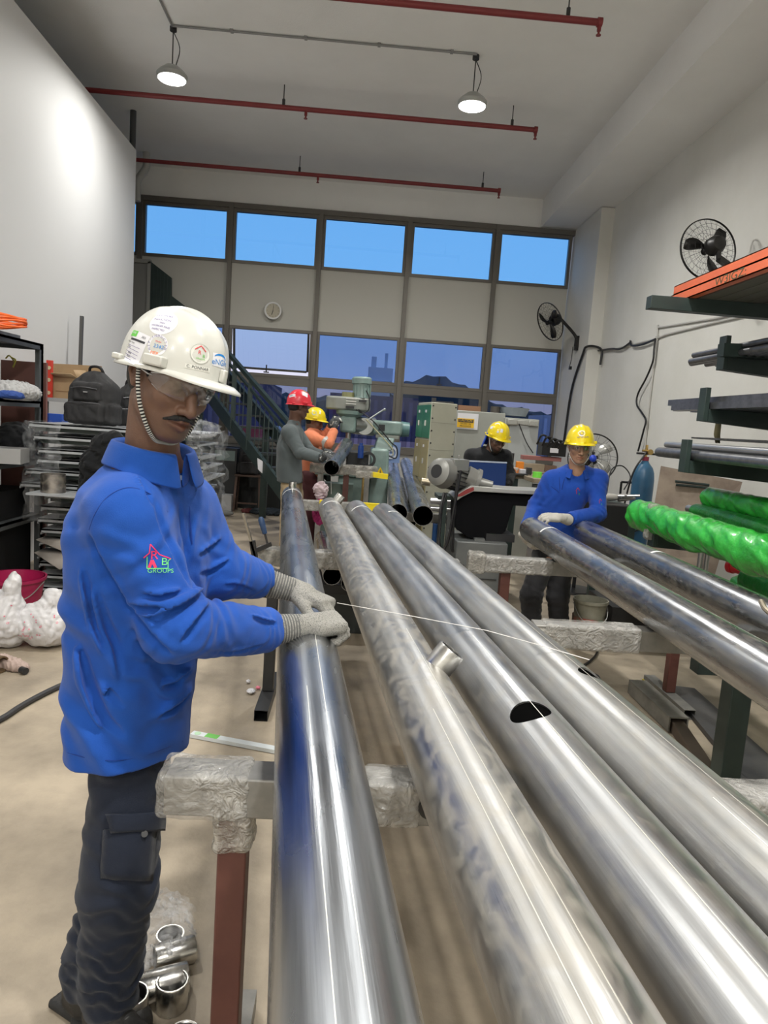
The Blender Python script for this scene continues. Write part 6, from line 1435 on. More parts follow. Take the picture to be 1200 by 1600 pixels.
# bucket and bags
q = G(36, 955); bk = bucket(q[0], 4.95, .205, .30, mat('magenta_plastic', (.36, .012, .075), .35), 'magenta plastic bucket with wire handle at the left edge')
PB = mat('white_plastic_bag', (.66, .65, .66), .35, bump=.35, bscale=30, c2=(.58, .57, .58), scale=10, coat=.2); PINK = mat('pink_print', (.75, .20, .28), .5)
def plastic_bag(c, r, lab, seed, horns, marks=0):
    t = thing('plastic_bag', (c[0], c[1], 0), lab, 'plastic bag'); c = V3(c); lo = c-[r[0]*1.6, r[1]*1.7, r[2]*1.1+.02]; hi = c+[r[0]*1.6, r[1]*1.7, r[2]*2.6]
    S = SDF(lo, hi, .006); S.ell(c, r, k=0); S.ell(c+[r[0]*.25, 0, -r[2]*.2], (r[0]*.8, r[1]*.9, r[2]*.75), k=.03)
    for h in horns: S.chain([c+V3(h[0]), c+V3(h[1]), c+V3(h[2])], [r[0]*.42, r[0]*.26, .008], k=.05)
    S.crumple(.012, .26, seed, True); S.crumple(.004, .11, seed+2, True); S.crumple(.0012, .04, seed+4); S.func(lambda D, X, Y, Z: smax(D, .004-Z+0*D, .01)); v, f = S.mesh(); mk('bag_film', v, f, PB, t, angle=180)
    if marks:
        pj = Proj(v, f); rng = np.random.RandomState(seed)
        for k in range(marks):
            pt = c+[rng.uniform(-.75, .75)*r[0], 0, rng.uniform(-.6, .75)*r[2]]; d2, f2 = disc2(.007, 6, .004) if k % 2 else disc2(.005, 5); decal(pj, pt-[0, r[1]*1.6, 0], (0, 1, 0), (1, 0, 0), (0, 0, 1), d2, f2, PINK, t, 'pink_flower_print', off=.001)
qb = G(66, 1010); plastic_bag((qb[0]+.0, 4.38, .145), (.175, .14, .135), 'white plastic bag with small pink flowers, right of the two bags on the floor', 3, [((.02, 0, .08), (.06, 0, .17), (.09, 0, .20))], 26)
qb = G(14, 1010); plastic_bag((qb[0]-.02, 4.33, .17), (.125, .12, .165), 'white plastic bag with knotted peak, left of the two bags beside the magenta bucket', 8, [((.02, 0, .12), (.05, .0, .24), (.055, 0, .30)), ((-.1, 0, .08), (-.1, 0, .2), (-.12, 0, .22))], 12)
q = G(12, 1046); t = thing('rag_wrapped_pipe', (q[0], q[1], 0), 'short rusty pipe piece with a pinkish rag at the left edge of the floor', 'pipe piece'); b = MB(); b.pipe((q[0]-.10, q[1]-.02, .05), (q[0]+.0, q[1]-.06, .05), .048, .008, 30); b.build('pipe_end', mat('rusty_brass', (.20, .14, .08), .45, .6), t)
S = SDF(V3((q[0]-.12, q[1]-.15, 0)), V3((q[0]+.18, q[1]+.15, .14)), .005); S.chain([(q[0]-.04, q[1]+.02, .035), (q[0]+.05, q[1]-.01, .03), (q[0]+.11, q[1]-.02, .022)], [.045, .035, .024], k=.02); S.crumple(.007, .05, 3, True); S.func(lambda D, X, Y, Z: np.maximum(D, .003-Z+0*D)); S.obj('rag', mat('pinkish_rag', (.42, .32, .28), .8), t)
b = MB(); b.cyl((q[0]+.10, q[1]-.05, .022), (q[0]+.135, q[1]-.07, .022), .020, n=18); b.build('bolt_end', DARKM, t)
b = MB(); pts = [G(-60, 1150, .017), G(0, 1124, .017), G(30, 1105, .017), G(60, 1088, .017), G(98, 1070, .017), G(150, 1052, .017), G(190, 1030, .017)]; b.tube(spline(pts, 8), .015, 10); tag(b.build('rubber_hose', mat('grey_rubber', (.035, .035, .037), .6)), 'dark rubber hose lying on the floor from the left edge towards the blue shirt', 'hose')
# white strip with green band on the floor
a_, c_ = G(300, 1147, .012), G(432, 1172, .012); t = thing('measuring_strip', (a_+c_)/2*[1, 1, 0], 'white flat strip with green band lying on the floor left of the first pipe', 'strip'); d_ = c_-a_; b = MB(); b.bar(a_, c_+d_*.3, .040, .018); b.build('strip_body', mat('white_strip', (.62, .66, .68), .4), t)
b = MB(); b.bar(a_+d_*.17+[0, 0, .0095], a_+d_*.32+[0, 0, .0095], .039, .001); b.build('green_band', mat('green_band', (.16, .50, .10), .5), t); b = MB(); q_ = a_+d_*.07; b.cyl(q_+[0, 0, .009], q_+[0, 0, .0105], .016, n=20); b.build('green_round_mark', mat('pale_green_mark', (.42, .62, .42), .5), t)
# scraps near the trestle foot
for k, (x, y, m_, lab) in enumerate([(392, 1083, PAPER, 'crumpled white wrapper scrap on the floor beside the dark post foot'), (403, 1078, PINK, 'tiny pink scrap on the floor beside the white wrapper'), (388, 1068, PAPER, 'tiny white scrap on the floor beyond the white wrapper')]):
    q = G(x, y); blob('paper_scrap', lab, 'scrap', (q[0], q[1], .012), (.022 if k == 0 else .012, .03 if k == 0 else .01, .009), m_, k+2, .003, .02, .002)
# couplings on the floor by the shoe
CUP = steel_mat('machined_coupling', (.60, .59, .56), .20, .32, .0, seed=40)
def coupling(c, d, r, h, lab):
    c = V3(c); d = V3(d)/np.linalg.norm(d); t = thing('steel_coupling', (c[0], c[1], 0), lab, 'coupling'); b = MB(); b.prof(c, c+d*h, [(0, r-.006), (0, r-.001), (.02, r), (.97, r), (1, r-.0015), (1, r-.005), (.97, r-.007)], 48, closed=True); b.build('coupling_wall', CUP, t)
    b = MB(); n_ = 16; pr = []
    for k in range(n_*2+1): pr.append((.02+.95*k/(n_*2), r-.0085+(.0008 if k % 2 else 0)))
    b.prof(c, c+d*h, pr, 40); b.build('threaded_bore', mat('bore_steel', (.42, .42, .42), .3, 1.0), t)
q = G(268, 1572); coupling((q[0], q[1], .001), (0, 0, 1), .042, .075, 'shiny steel coupling standing on the floor, front centre of the group')
q = G(207, 1602); coupling((q[0]+.0, q[1]-.02, .001), (0, 0, 1), .043, .105, 'taller steel coupling standing half behind the shoe')
q = G(262, 1500); coupling((q[0], q[1]+.02, .001), (0, 0, 1), .040, .065, 'steel coupling standing farthest, against the clear plastic bag')
q = G(292, 1630); coupling((q[0]+.0, q[1]-.04, .001), (0, 0, 1), .040, .065, 'steel coupling cut off by the bottom edge of the view')
q = G(232, 1548, .04); coupling((q[0]-.03, q[1]+.0, .040), (.92, .38, 0), .039, .13, 'long film wrapped coupling lying on its side behind the front one')
q = G(225, 1510, .04); coupling((q[0]+.02, q[1]+.03, .038), (.90, .42, 0), .036, .11, 'second coupling lying on its side under the plastic bag')
q = G(225, 1510, 0); FILM4 = film_mat('clear_bag_film', (.75, .76, .78), .06, .45, 10, 1.0, .08, 18)
blob('clear_bag', 'crumpled clear plastic bag lying among the couplings behind the trouser leg', 'plastic bag', (q[0]-.0, q[1]+.06, .07), (.11, .09, .075), FILM4, 6, .022, .11, .005)
# staircase at the back left, foot nearer the camera than its top
SG = GREEN_ST; ln = P(436, 762, 9.1); un = P(335, 628, 10.85); dv = (un-ln)/np.linalg.norm(un-ln); ln = ln-dv*(ln[2]/dv[2]); topz = P(300, 575, 11.3)[2]; top = ln+dv*((topz-ln[2])/dv[2])
hv_ = np.array([dv[0], dv[1], 0]); hv_ /= np.linalg.norm(hv_); sw = np.array([-hv_[1], hv_[0], 0]); sw = sw if sw[1] > 0 else -sw; sw = sw*.62
st = thing('staircase', (ln[0], ln[1], 0), 'dark green steel staircase rising to the left below the windows', 'staircase')
for k_ in (0, 1): b = MB(); b.bar(ln+sw*k_+dv*.05, top+sw*k_, .05, .19); b.build('stringer', SG, st)
n_ = 13
for k in range(1, n_):
    q = ln+(top-ln)*k/n_+sw*.5; b = MB(); b.bar(q-sw*.48, q+sw*.48, .24, .03); b.build('tread', mat('tread_steel', (.045, .05, .05), .5, .3), st)
for h, w2 in ((.93, .055), (.80, .034)): b = MB(); b.bar(ln+[0, 0, h], top+[0, 0, h], w2, w2); b.build('handrail', SG, st)
for k in range(34): q = ln+(top-ln)*(k+.5)/34; b = MB(); b.bar(q+[0, 0, .08], q+[0, 0, .80], .011, .011, up=(0, 1, 0)); b.build('baluster', SG, st)
for tt in (.02, .50, .62): q = ln+(top-ln)*tt; b = MB(); b.bar(q+[0, 0, -.05], q+[0, 0, .93], .05, .05, up=(0, 1, 0)); b.build('newel_post', SG, st)
Yp = top[1]-.05; b = MB(); b.bb((-5.0, Yp, topz-.1), (top[0]+.05, Yp+.75, topz)); b.build('landing', SG, st)
pq = [P(x, y, Yp) for x, y in [(236, 409), (268, 434), (268, 462), (289, 478), (291, 500)]]; zl_ = topz-.1
b = MB(); b.poly([(pq[0][0], Yp, zl_)]+[tuple(q) for q in pq]+[(pq[4][0], Yp, zl_)], (0, .04, 0))
for k in range(6): x_ = pq[0][0]+.03+k*.055; z_ = pq[0][2]+(pq[1][2]-pq[0][2])*(x_-pq[0][0])/(pq[1][0]-pq[0][0]); b.bb((x_, Yp-.012, zl_), (x_+.02, Yp+.01, z_-.03))
b.build('landing_side_sheet', SG, st)
b = MB(); x0_ = pq[0][0]-1.2; z1_ = pq[0][2]; b.bb((x0_, Yp-.02, z1_-.03), (pq[0][0], Yp+.04, z1_+.03)); b.bb((pq[0][0]-.05, Yp-.02, zl_), (pq[0][0], Yp+.04, z1_)); b.build('landing_frame', mat('light_rail_steel', (.34, .34, .32), .4, .3), st)
b = MB(); b.bb((x0_, Yp+.01, zl_), (pq[0][0]-.05, Yp+.03, z1_-.03)); b.build('grey_side_panel', mat('landing_grey_panel', (.20, .20, .19), .6), st)
for q in (top+sw*.5-[.1, 0, 0], ln+(top-ln)*.62+sw*.9): b = MB(); b.bb((q[0]-.05, q[1]-.05, 0), (q[0]+.05, q[1]+.05, q[2])); b.build('support_post', SG, st)
q = P(410, 728, 9.5); tpar = (q[0]-ln[0])/(top[0]-ln[0]); Yn = (ln+(top-ln)*tpar)[1]-.06; b = MB(); b.poly([P(402, 716, Yn), P(419, 726, Yn), P(411, 741, Yn), P(403, 733, Yn)], (0, .03, 0)); tag(b.build('paper_notice', PAPER), 'white sheet of paper hanging on the lower staircase stringer', 'paper')
# clutter below the stairs
q = P(388, 742, 11.15); zst = q[2]; t = thing('wooden_stool', (q[0], 11.25, 0), 'small brown wooden stool below the staircase carrying a backpack', 'stool'); WD = mat('dark_brown_wood', (.10, .06, .045), .6)
b = MB(); b.box((q[0], 11.25, zst-.015), (.42, .30, .03)); b.build('seat', WD, t, bevel=.004)
for sx in (-1, 1):
    for sy in (-1, 1): b = MB(); b.bar((q[0]+sx*.21, 11.25+sy*.14, 0), (q[0]+sx*.18, 11.25+sy*.11, zst-.03), .035, .035, up=(0, 1, 0)); b.build('leg', WD, t)
b = MB(); b.bar((q[0]-.16, 11.13, .14), (q[0]+.16, 11.13, .14), .02, .025); b.build('stretcher', WD, t)
backpack(q[0]-.01, 11.25, zst+.002, .34, .48, 'black backpack standing on the brown wooden stool', rz=.1, res=.010)
q = P(354, 745, 11.2); t = thing('tool_chest', (q[0], 11.35, 0), 'dark metal chest under the staircase, left of the stool', 'chest'); za, zb_ = P(354, 700, 11.2)[2], P(354, 745, 11.2)[2]
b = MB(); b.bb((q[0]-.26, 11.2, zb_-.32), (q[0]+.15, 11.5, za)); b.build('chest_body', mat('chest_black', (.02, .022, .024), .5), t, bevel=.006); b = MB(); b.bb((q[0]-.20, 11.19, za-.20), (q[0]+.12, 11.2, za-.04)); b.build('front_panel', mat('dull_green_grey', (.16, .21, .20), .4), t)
b = MB(); b.bb((q[0]-.24, 11.21, 0), (q[0]+.13, 11.49, zb_-.32)); b.build('chest_base', BLACK, t)
q = P(356, 765, 11.0); b = MB(); b.bb((q[0]-.08, 10.95, 0), (q[0]+.07, 11.1, .28)); tag(b.build('white_canister', mat('canister_white', (.40, .40, .40), .5)), 'small white canister under the chest below the staircase', 'canister')
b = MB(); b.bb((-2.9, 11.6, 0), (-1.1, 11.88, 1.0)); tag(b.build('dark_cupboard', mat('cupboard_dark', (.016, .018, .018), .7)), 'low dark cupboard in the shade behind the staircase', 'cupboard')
q = P(338, 790, 10.6); t = thing('safety_shoe_pair', (q[0], q[1], 0), 'pair of grey shoes on the floor beside the film heap', 'shoes')
for k in (0, 1): b = MB(); b.sphere((q[0]+k*.14, q[1]-k*.08, .05), (.14, .05, .045), 8); b.build('shoe', mat('worn_shoe', (.18, .18, .17), .7), t)
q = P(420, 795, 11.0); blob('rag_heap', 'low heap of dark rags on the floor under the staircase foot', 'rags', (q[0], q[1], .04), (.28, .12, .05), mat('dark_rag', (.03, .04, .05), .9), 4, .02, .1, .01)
q = P(384, 795, 11.0); blob('red_rag', 'small dark red rag between the stool legs', 'rag', (q[0]+.03, q[1]+.05, .03), (.10, .06, .035), mat('dark_red_rag', (.12, .03, .03), .9), 7, .012, .08, .008)
# ------------------------------------------------------------------ milling machine (head, ram, column, knee, table)
MG = mat('machine_green', (.24, .33, .31), .42, c2=(.16, .235, .22), scale=5, coat=.2); MGR = mat('machine_grey_head', (.27, .285, .26), .42, c2=(.22, .235, .215), scale=7); MDK = mat('machine_black_parts', (.02, .022, .025), .5)
CAST = mat('bright_ways', (.42, .44, .44), .3, .9)
Ym = 8.3
def m3(px, py, Y=Ym): return P(px, py, Y)
cxm, czb = m3(648-30, 700)[0], 0
t = thing('milling_machine', (m3(612, 800)[0], 8.5, 0), 'green vertical milling machine with motor head and long ram below the windows', 'milling machine')
c = m3(617, 720); b = MB(); w0 = m3(640, 760)[0]-m3(590, 760)[0]
b.add([(m3(568, 850)[0], 8.25, 0), (m3(603, 850)[0], 8.25, 0), (m3(603, 850)[0], 8.95, 0), (m3(568, 850)[0], 8.95, 0), (m3(580, 700)[0], 8.25, m3(580, 700)[2]), (m3(608, 702)[0], 8.25, m3(608, 702)[2]), (m3(608, 702)[0], 8.85, m3(608, 702)[2]), (m3(580, 700)[0], 8.85, m3(580, 700)[2])], [[0, 3, 2, 1], [4, 5, 6, 7], [0, 1, 5, 4], [1, 2, 6, 5], [2, 3, 7, 6], [3, 0, 4, 7]])
b.build('column', MG, t, bevel=.03)
b = MB(); a0, a1 = m3(582, 700), m3(612, 686); b.add([(a0[0]+.02, 8.3, a0[2]-.02), (m3(615, 702)[0]-.02, 8.3, a0[2]-.02), (m3(615, 702)[0]-.02, 8.8, a0[2]-.02), (a0[0]+.02, 8.8, a0[2]-.02), (a0[0]+.06, 8.35, m3(600, 684)[2]), (a0[0]+.26, 8.35, m3(600, 684)[2]), (a0[0]+.26, 8.75, m3(600, 684)[2]), (a0[0]+.06, 8.75, m3(600, 684)[2])], [[0, 3, 2, 1], [4, 5, 6, 7], [0, 1, 5, 4], [1, 2, 6, 5], [2, 3, 7, 6], [3, 0, 4, 7]]); b.build('turret_base', MG, t, bevel=.015)
r0, r1 = m3(582, 667), m3(638, 671); rz = (r0[2]+r1[2])/2
b = MB(); b.bb((r0[0], 8.42, rz-.085), (r1[0]-.06, 8.72, rz+.085)); b.build('ram', MG, t, bevel=.03)
b = MB(); b.cyl((r1[0]-.07, 8.57, rz-.005), (r1[0]+.03, 8.57, rz-.005), .095, .085, n=24); b.build('ram_end', mat('machine_teal', (.10, .20, .20), .4), t)
b = MB(); b.bb((r0[0]+.05, 8.40, rz-.125), (r1[0]-.1, 8.74, rz-.085)); b.build('ram_slide', MGR, t); b = MB(); b.bb((m3(592, 667)[0], 8.412, rz-.04), (m3(602, 667)[0], 8.42, rz+.035)); b.build('name_plate', MDK, t)
h = m3(541, 665); b = MB(); b.cyl((r0[0]+.02, 8.55, rz), (h[0]+.08, 8.45, rz+.01), .11, n=24); b.cyl((h[0]+.22, 8.4, rz+.0), (h[0]+.22, 8.62, rz), .10, n=24); b.build('knuckle', CAST, t)
b = MB(); b.bb((h[0]-.075, 8.30, m3(541, 676)[2]), (h[0]+.115, 8.55, m3(541, 650)[2])); b.build('quill_housing', MG, t, bevel=.03)
b = MB(); hb = m3(541, 652); b.prof((hb[0]+.035, 8.42, hb[2]), (hb[0]+.035, 8.42, m3(541, 641)[2]), [(0, .10), (.5, .16), (1, .165), (1, 0)], 24); b.build('bell_housing', MG, t)
z0, z1 = m3(545, 641)[2], m3(545, 620)[2]; b = MB(); N = 30
pl = [(h[0]-.12+.14*math.cos(a)*1, 8.42+.14*math.sin(a)) for a in np.linspace(math.pi/2, 3*math.pi/2, 12)]; pr_ = [(m3(570, 630)[0]+.0+.07*math.cos(a), 8.42+.10*math.sin(a)) for a in np.linspace(-math.pi/2, math.pi/2, 12)]
b.poly([(x, y, z0) for x, y in pl+pr_], (0, 0, z1-z0)); b.build('belt_housing', MGR, t, bevel=.02)
b = MB()
for k in range(3): zz = z0+.07+k*.03; b.bb((h[0]-.02, 8.272, zz), (h[0]+.10, 8.28, zz+.012))
b.build('vent_slots', mat('pale_slots', (.6, .6, .57), .5), t); b = MB(); b.bb((h[0]-.02, 8.270, z0+.02), (h[0]+.08, 8.279, z0+.05)); b.bb((h[0]+.13, 8.270, z1-.05), (h[0]+.22, 8.279, z1-.028)); b.build('black_plate', MDK, t)
mm = m3(565, 600); b = MB(); b.prof((mm[0]+.01, 8.42, z1), (mm[0]+.0, 8.42, z1+.245), [(0, 0), (0, .105), (.05, .10), (.68, .10), (.68, .118), (.92, .118), (1, .10), (1, 0)], 32); b.build('motor', MG, t)
b = MB()
for k in range(14): a = k*2*math.pi/14; b.bar((mm[0]+.01+.102*math.cos(a), 8.42+.102*math.sin(a), z1+.02), (mm[0]+.01+.102*math.cos(a), 8.42+.102*math.sin(a), z1+.16), .006, .012, up=(math.cos(a), math.sin(a), 0))
b.build('motor_fins', MG, t)
b = MB(); q = m3(544, 617); b.cyl((q[0], 8.4, z1), (q[0], 8.4, z1+.055), .075, n=20); b.build('belt_cap', mat('olive_cap', (.25, .25, .12), .5), t)
b = MB(); b.cyl((h[0]+.03, 8.4, m3(541, 676)[2]), (h[0]+.03, 8.4, m3(541, 686)[2]), .035, n=16); b.cyl((h[0]+.03, 8.4, m3(541, 686)[2]), (h[0]+.03, 8.4, m3(541, 694)[2]), .018, n=12); b.build('spindle', CAST, t)
b = MB(); b.tube([m3(577, 655), m3(590, 646), m3(600, 640)], .010, 8); b.sphere(m3(601, 640), .018, 6); b.build('crank_lever', CAST, t)
b = MB(); b.tube(spline([m3(572, 610), m3(577, 622), m3(576, 640), m3(566, 645), m3(556, 640)], 8), .008, 6); b.tube(spline([m3(560, 640), m3(585, 660), m3(610, 690), m3(620, 700), m3(618, 716), m3(600, 710), m3(590, 720)], 8), .009, 6); b.build('machine_cable', MDK, t)
b = MB(); b.tube(spline([m3(572, 655), m3(590, 675), m3(612, 700), m3(614, 712)], 8), .008, 6); b.build('coolant_hose', mat('beige_hose', (.40, .38, .24), .5), t)
# knee, table and vice
tb = m3(545, 745); b = MB(); b.bb((m3(500, 748)[0]-.05, 8.0, m3(540, 735)[2]-.05), (m3(590, 748)[0], 8.3, m3(540, 735)[2])); b.build('table', MG, t, bevel=.01)
b = MB(); b.bb((m3(545, 748)[0]-.12, 8.05, .35), (m3(545, 748)[0]+.22, 8.5, m3(540, 735)[2]-.05)); b.build('knee', MG, t, bevel=.02); b = MB(); b.bb((m3(500, 800)[0], 8.0, 0), (m3(625, 800)[0], 9.0, .16)); b.build('machine_foot', MG, t, bevel=.02)
q = m3(560, 712); b = MB(); b.bb((q[0]-.14, 8.02, q[2]-.14), (q[0]+.12, 8.28, q[2]+.06)); b.build('vice', MDK, t, bevel=.02); b = MB(); b.prof((q[0]+.11, 7.98, q[2]-.02), (q[0]+.11, 7.93, q[2]-.02), [(0, .06), (0, .09), (1, .09), (1, .06)], 24, closed=True); b.build('hand_wheel', MDK, t)
b = MB(); w_ = [P(700-94, 731, 8.2), P(699-100, 741, 8.2)]; c3 = P(594, 737, 8.2); tri = [c3+[-.055, 0, -.04], c3+[.055, 0, -.04], c3+[0, 0, .055]]; b.poly(tri, (0, .004, 0)); b.build('warning_triangle', mat('warning_yellow', (.85, .55, .0), .5), t, smooth=False)
b = MB(); tri = [c3+[-.010, -.002, -.026], c3+[.012, -.002, -.026], c3+[0, -.002, .03]]; b.poly(tri, (0, .003, 0)); b.build('warning_bolt', INK_BLACK, t, smooth=False)
q = P(557, 700, 7.9); b = MB(); b.cyl((q[0]+.05, 7.9, q[2]-.11), (q[0]+.05, 7.9, q[2]+.03), .033, n=20); b.cyl((q[0]+.05, 7.9, q[2]+.03), (q[0]+.05, 7.9, q[2]+.06), .02, n=16); tag(b.build('spray_can', mat('deep_blue_can', (.01, .05, .25), .35)), 'deep blue can standing beside the vice of the milling machine', 'can')
# wrapped work bench in front of the machine
q0_, q1_ = P(484, 728, 7.4), P(590, 738, 7.4); zt_ = q0_[2]; t = thing('work_trestle', ((q0_[0]+q1_[0])/2, 7.5, 0), 'plastic wrapped work rest in front of the milling machine carrying the short pipe', 'work rest')
b = MB(); b.bb((q0_[0], 7.42, zt_-.06), (q1_[0], 7.52, zt_+.01)); b.build('rest_beam', GREYB, t); wrap(t, (q0_[0], 7.47, zt_-.02), (q1_[0], 7.47, zt_-.02), .13, .11, seed=41, res=.010, m=FILM2); b = MB(); a_, c_ = P(580, 741, 7.0), P(602+4, 745, 7.0); b.bar(a_, c_, .06, .05); b.build('yellow_taped_bar', TAPEY, t); wrap(t, P(556, 741, 7.0), P(583, 742, 7.0), .08, .07, seed=42, res=.010, m=FILM2)
for px in (500, 540, 572): x_ = P(px, 760, 7.47)[0]; b = MB(); b.bb((x_-.03, 7.44, 0), (x_+.03, 7.50, zt_-.06)); b.build('leg', GREYB if px != 540 else POSTB, t)
b = MB(); x_ = P(567, 760, 6.95)[0]; b.cyl((x_, 7.0, .45), (x_, 7.0, P(567, 745, 7)[2]), .012, n=8); b.build('brass_rod', MATS['brass'], t)
b = MB(); b.bb((P(500, 760, 7.9)[0], 7.62, 0), (P(552, 760, 7.9)[0], 7.85, P(520, 752, 7.9)[2])); tag(b.build('green_cabinet', mat('cabinet_sage', (.12, .17, .15), .5)), 'sage green low cabinet under the wrapped work rest', 'cabinet')
blob('pink_cloth', 'bright magenta cloth hanging below the yellow taped beam', 'cloth', P(500, 800, 6.45), (.06, .05, .11), mat('magenta_cloth', (.35, .02, .13), .8), 7, .014, .06, .006, flat=False)
blob('white_rag', 'pale pink rag standing on the far trestle behind the yellow tape', 'rag', P(501, 766, 6.5)+[0, 0, .0], (.06, .05, .075), mat('pale_pink_rag', (.50, .40, .43), .8), 9, .016, .13, .006, flat=False)
b = MB(); b.tube([P(517, 741, 7.2), P(517.5, 772, 7.2)], .002, 5); tag(b.build('water_string', MATS['white_string']), 'thin pale string hanging down from the short pipe mouth', 'string')
b = MB(); q = P(625, 750, 6.9); b.cyl(P(658, 752, 6.6), P(672, 754, 6.6), .035, n=16); tag(b.build('brass_fitting', mat('dull_brass', (.38, .33, .24), .35, .9)), 'short brass pipe fitting beside the lockers behind the pipe pair', 'fitting')
# ------------------------------------------------------------------ lockers and cabinets
LK = mat('locker_ivory', (.46, .46, .38), .5, c2=(.41, .41, .33), scale=3); LG = mat('locker_green_door', (.04, .20, .12), .42); LB = mat('locker_beige_door', (.36, .31, .17), .5)
A_, B_, C_ = P(654, 630, 8.35), P(675, 628, 7.7), P(715, 631, 7.85); zt_ = B_[2]
t = thing('locker_cabinet', ((B_[0]+C_[0])/2, 8.0, 0), 'tall ivory locker with green and beige doors right of the milling machine', 'locker')
base_ = [np.array([A_[0], 8.35, 0]), np.array([B_[0], 7.7, 0]), np.array([C_[0], 7.85, 0]), np.array([A_[0]+(C_[0]-B_[0]), 8.5, 0])]
b = MB(); b.poly(base_[::-1], (0, 0, zt_)); b.build('locker_body', LK, t, bevel=.006)
dd = base_[0]-base_[1]; L_ = np.linalg.norm(dd); dd /= L_; no = np.array([-abs(dd[1]), dd[0], 0]) if False else np.cross(dd, [0, 0, 1]); no = no if no[0] < 0 else -no
zmid = P(663, 685, 8.0)[2]; zlow = P(655, 745, 8.0)[2]
for k, (s0, s1) in enumerate(((.01, .49), (.51, .99))):
    for (z0, z1, m_) in ((zmid+.01, zt_-.03, LG), (zlow, zmid-.01, LB), (.12, zlow-.02, LB)):
        a = base_[1]+dd*L_*s0; c = base_[1]+dd*L_*s1; b = MB(); b.poly([a+[0, 0, z0], c+[0, 0, z0], c+[0, 0, z1], a+[0, 0, z1]], no*.012); o = b.build('door', m_, t)
        mid = (a+c)/2+no*.02; b = MB(); b.box(mid+[0, 0, z0+(z1-z0)*.45], (.016, .016, .06)); b.build('handle', mat('chrome_handle', (.6, .6, .6), .3, .9), o); b = MB(); b.box(mid+[0, 0, z1-.07], (.010, .035, .030), rz=math.atan2(dd[1], dd[0])+math.pi/2); b.build('door_label', PAPER, o)
sd_ = base_[2]-base_[1]; Ls = np.linalg.norm(sd_); sd_ /= Ls; ns = np.cross([0, 0, 1], sd_); ns = ns if ns[1] < 0 else -ns; b = MB()
for z in np.arange(.15, zt_, .085*1.6):
    for s_ in (.06, .94): pt = base_[1]+sd_*Ls*s_+ns*.001+[0, 0, z]; b.cyl(pt, pt+ns*.006, .009, n=8)
o = b.build('rivets', DARKM, t)
b = MB()
for z in (.5, .9, 1.3, 1.6): pt0 = base_[1]+sd_*Ls*.03+[0, 0, z]; b.bar(pt0+ns*.001, pt0+sd_*Ls*.94+ns*.001, .003, .004)
b.build('panel_joints', mat('joint_line_grey', (.25, .25, .21), .6), t)  # thin grey joint lines across the locker's side panel
q = P(695, 625, 8.0); b = MB(); b.box((q[0], 8.05, zt_+.012), (.20, .15, .024)); b.box((q[0]-.12, 8.05, zt_+.03), (.05, .05, .06)); tag(b.build('locker_top_case', DARKM), 'small dark case lying on top of the ivory locker', 'case')
CB = mat('cabinet_grey', (.36, .37, .34), .5, c2=(.31, .32, .29), scale=3)
a_, c_ = P(716, 640, 8.6), P(790, 646, 8.6); t = thing('electrical_cabinet', ((a_[0]+c_[0])/2, 8.8, 0), 'grey steel cabinet with yellow caution sign behind the person in black', 'cabinet')
b = MB(); b.bb((a_[0]-.01, 8.6, 0), (c_[0], 9.1, c_[2])); b.build('cabinet_body', CB, t, bevel=.008)
s0, s1 = P(716, 641, 8.59), P(746, 672, 8.59); b = MB(); b.bb((s0[0], 8.588, s1[2]), (s1[0], 8.592, s0[2]-.03)); b.build('white_backing', PAPER, t)
s0, s1 = P(715, 653, 8.585), P(740, 669, 8.585); b = MB(); b.bb((s0[0], 8.582, s1[2]), (s1[0], 8.587, s0[2])); sg = b.build('caution_sign', mat('caution_yellow', (.80, .48, .02), .5), t)
b = MB(); zc_ = s0[2]-(s0[2]-s1[2])*.22; b.bb((s0[0]+.01, 8.580, s0[2]-(s0[2]-s1[2])*.42), (s1[0]-.01, 8.583, s0[2]-.01)); b.build('black_band', INK_BLACK, sg); text_on('CAUTION', .042, ((s0[0]+s1[0])/2, 8.579, zc_), (1, 0, 0), (0, 0, 1), MATS['caution_yellow'], sg, sx=.85)
text_on('WORK IN', .030, ((s0[0]+s1[0])/2, 8.580, s1[2]+(s0[2]-s1[2])*.40), (1, 0, 0), (0, 0, 1), INK_BLACK, sg); text_on('PROGRESS', .030, ((s0[0]+s1[0])/2, 8.580, s1[2]+(s0[2]-s1[2])*.15), (1, 0, 0), (0, 0, 1), INK_BLACK, sg)
a2 = P(718, 633, 9.2); c2_ = P(750, 640, 9.2); b = MB(); b.bb((a2[0]-.02, 9.15, 0), (c2_[0], 9.2, a2[2])); tag(b.build('wooden_sheet', mat('brown_panel_wood', (.25, .13, .07), .6)), 'brown wooden panel showing above the cabinet with the caution sign', 'panel')
q = P(773, 637, 8.8); b = MB(); b.cyl((q[0], 8.75, c_[2]), (q[0], 8.75, c_[2]+.08), .06, n=20); tag(b.build('dark_tin', mat('dark_tin', (.09, .08, .07), .5, .5)), 'small dark tin on top of the grey cabinet', 'tin')
q = P(806, 643, 8.7); b = MB(); b.prof((q[0]+.0, 8.8, c_[2]-.02), (q[0]+.0, 8.8, c_[2]+.08), [(0, 0), (0, .15), (1, .19), (1, .18), (.1, .14), (.1, 0)], 30); tag(b.build('grey_basin', mat('basin_grey', (.28, .32, .36), .5)), 'shallow grey basin on top of the second cabinet', 'basin')
a_, c_ = P(790, 651, 8.5), P(843, 656, 8.5); t = thing('panel_door_cabinet', ((a_[0]+c_[0])/2, 8.8, 0), 'second pale cabinet with recessed door and top brackets beside the yellow hat', 'cabinet')
b = MB(); b.bb((a_[0], 8.5, 0), (c_[0], 9.0, c_[2])); b.build('cabinet_body', CB, t, bevel=.008)
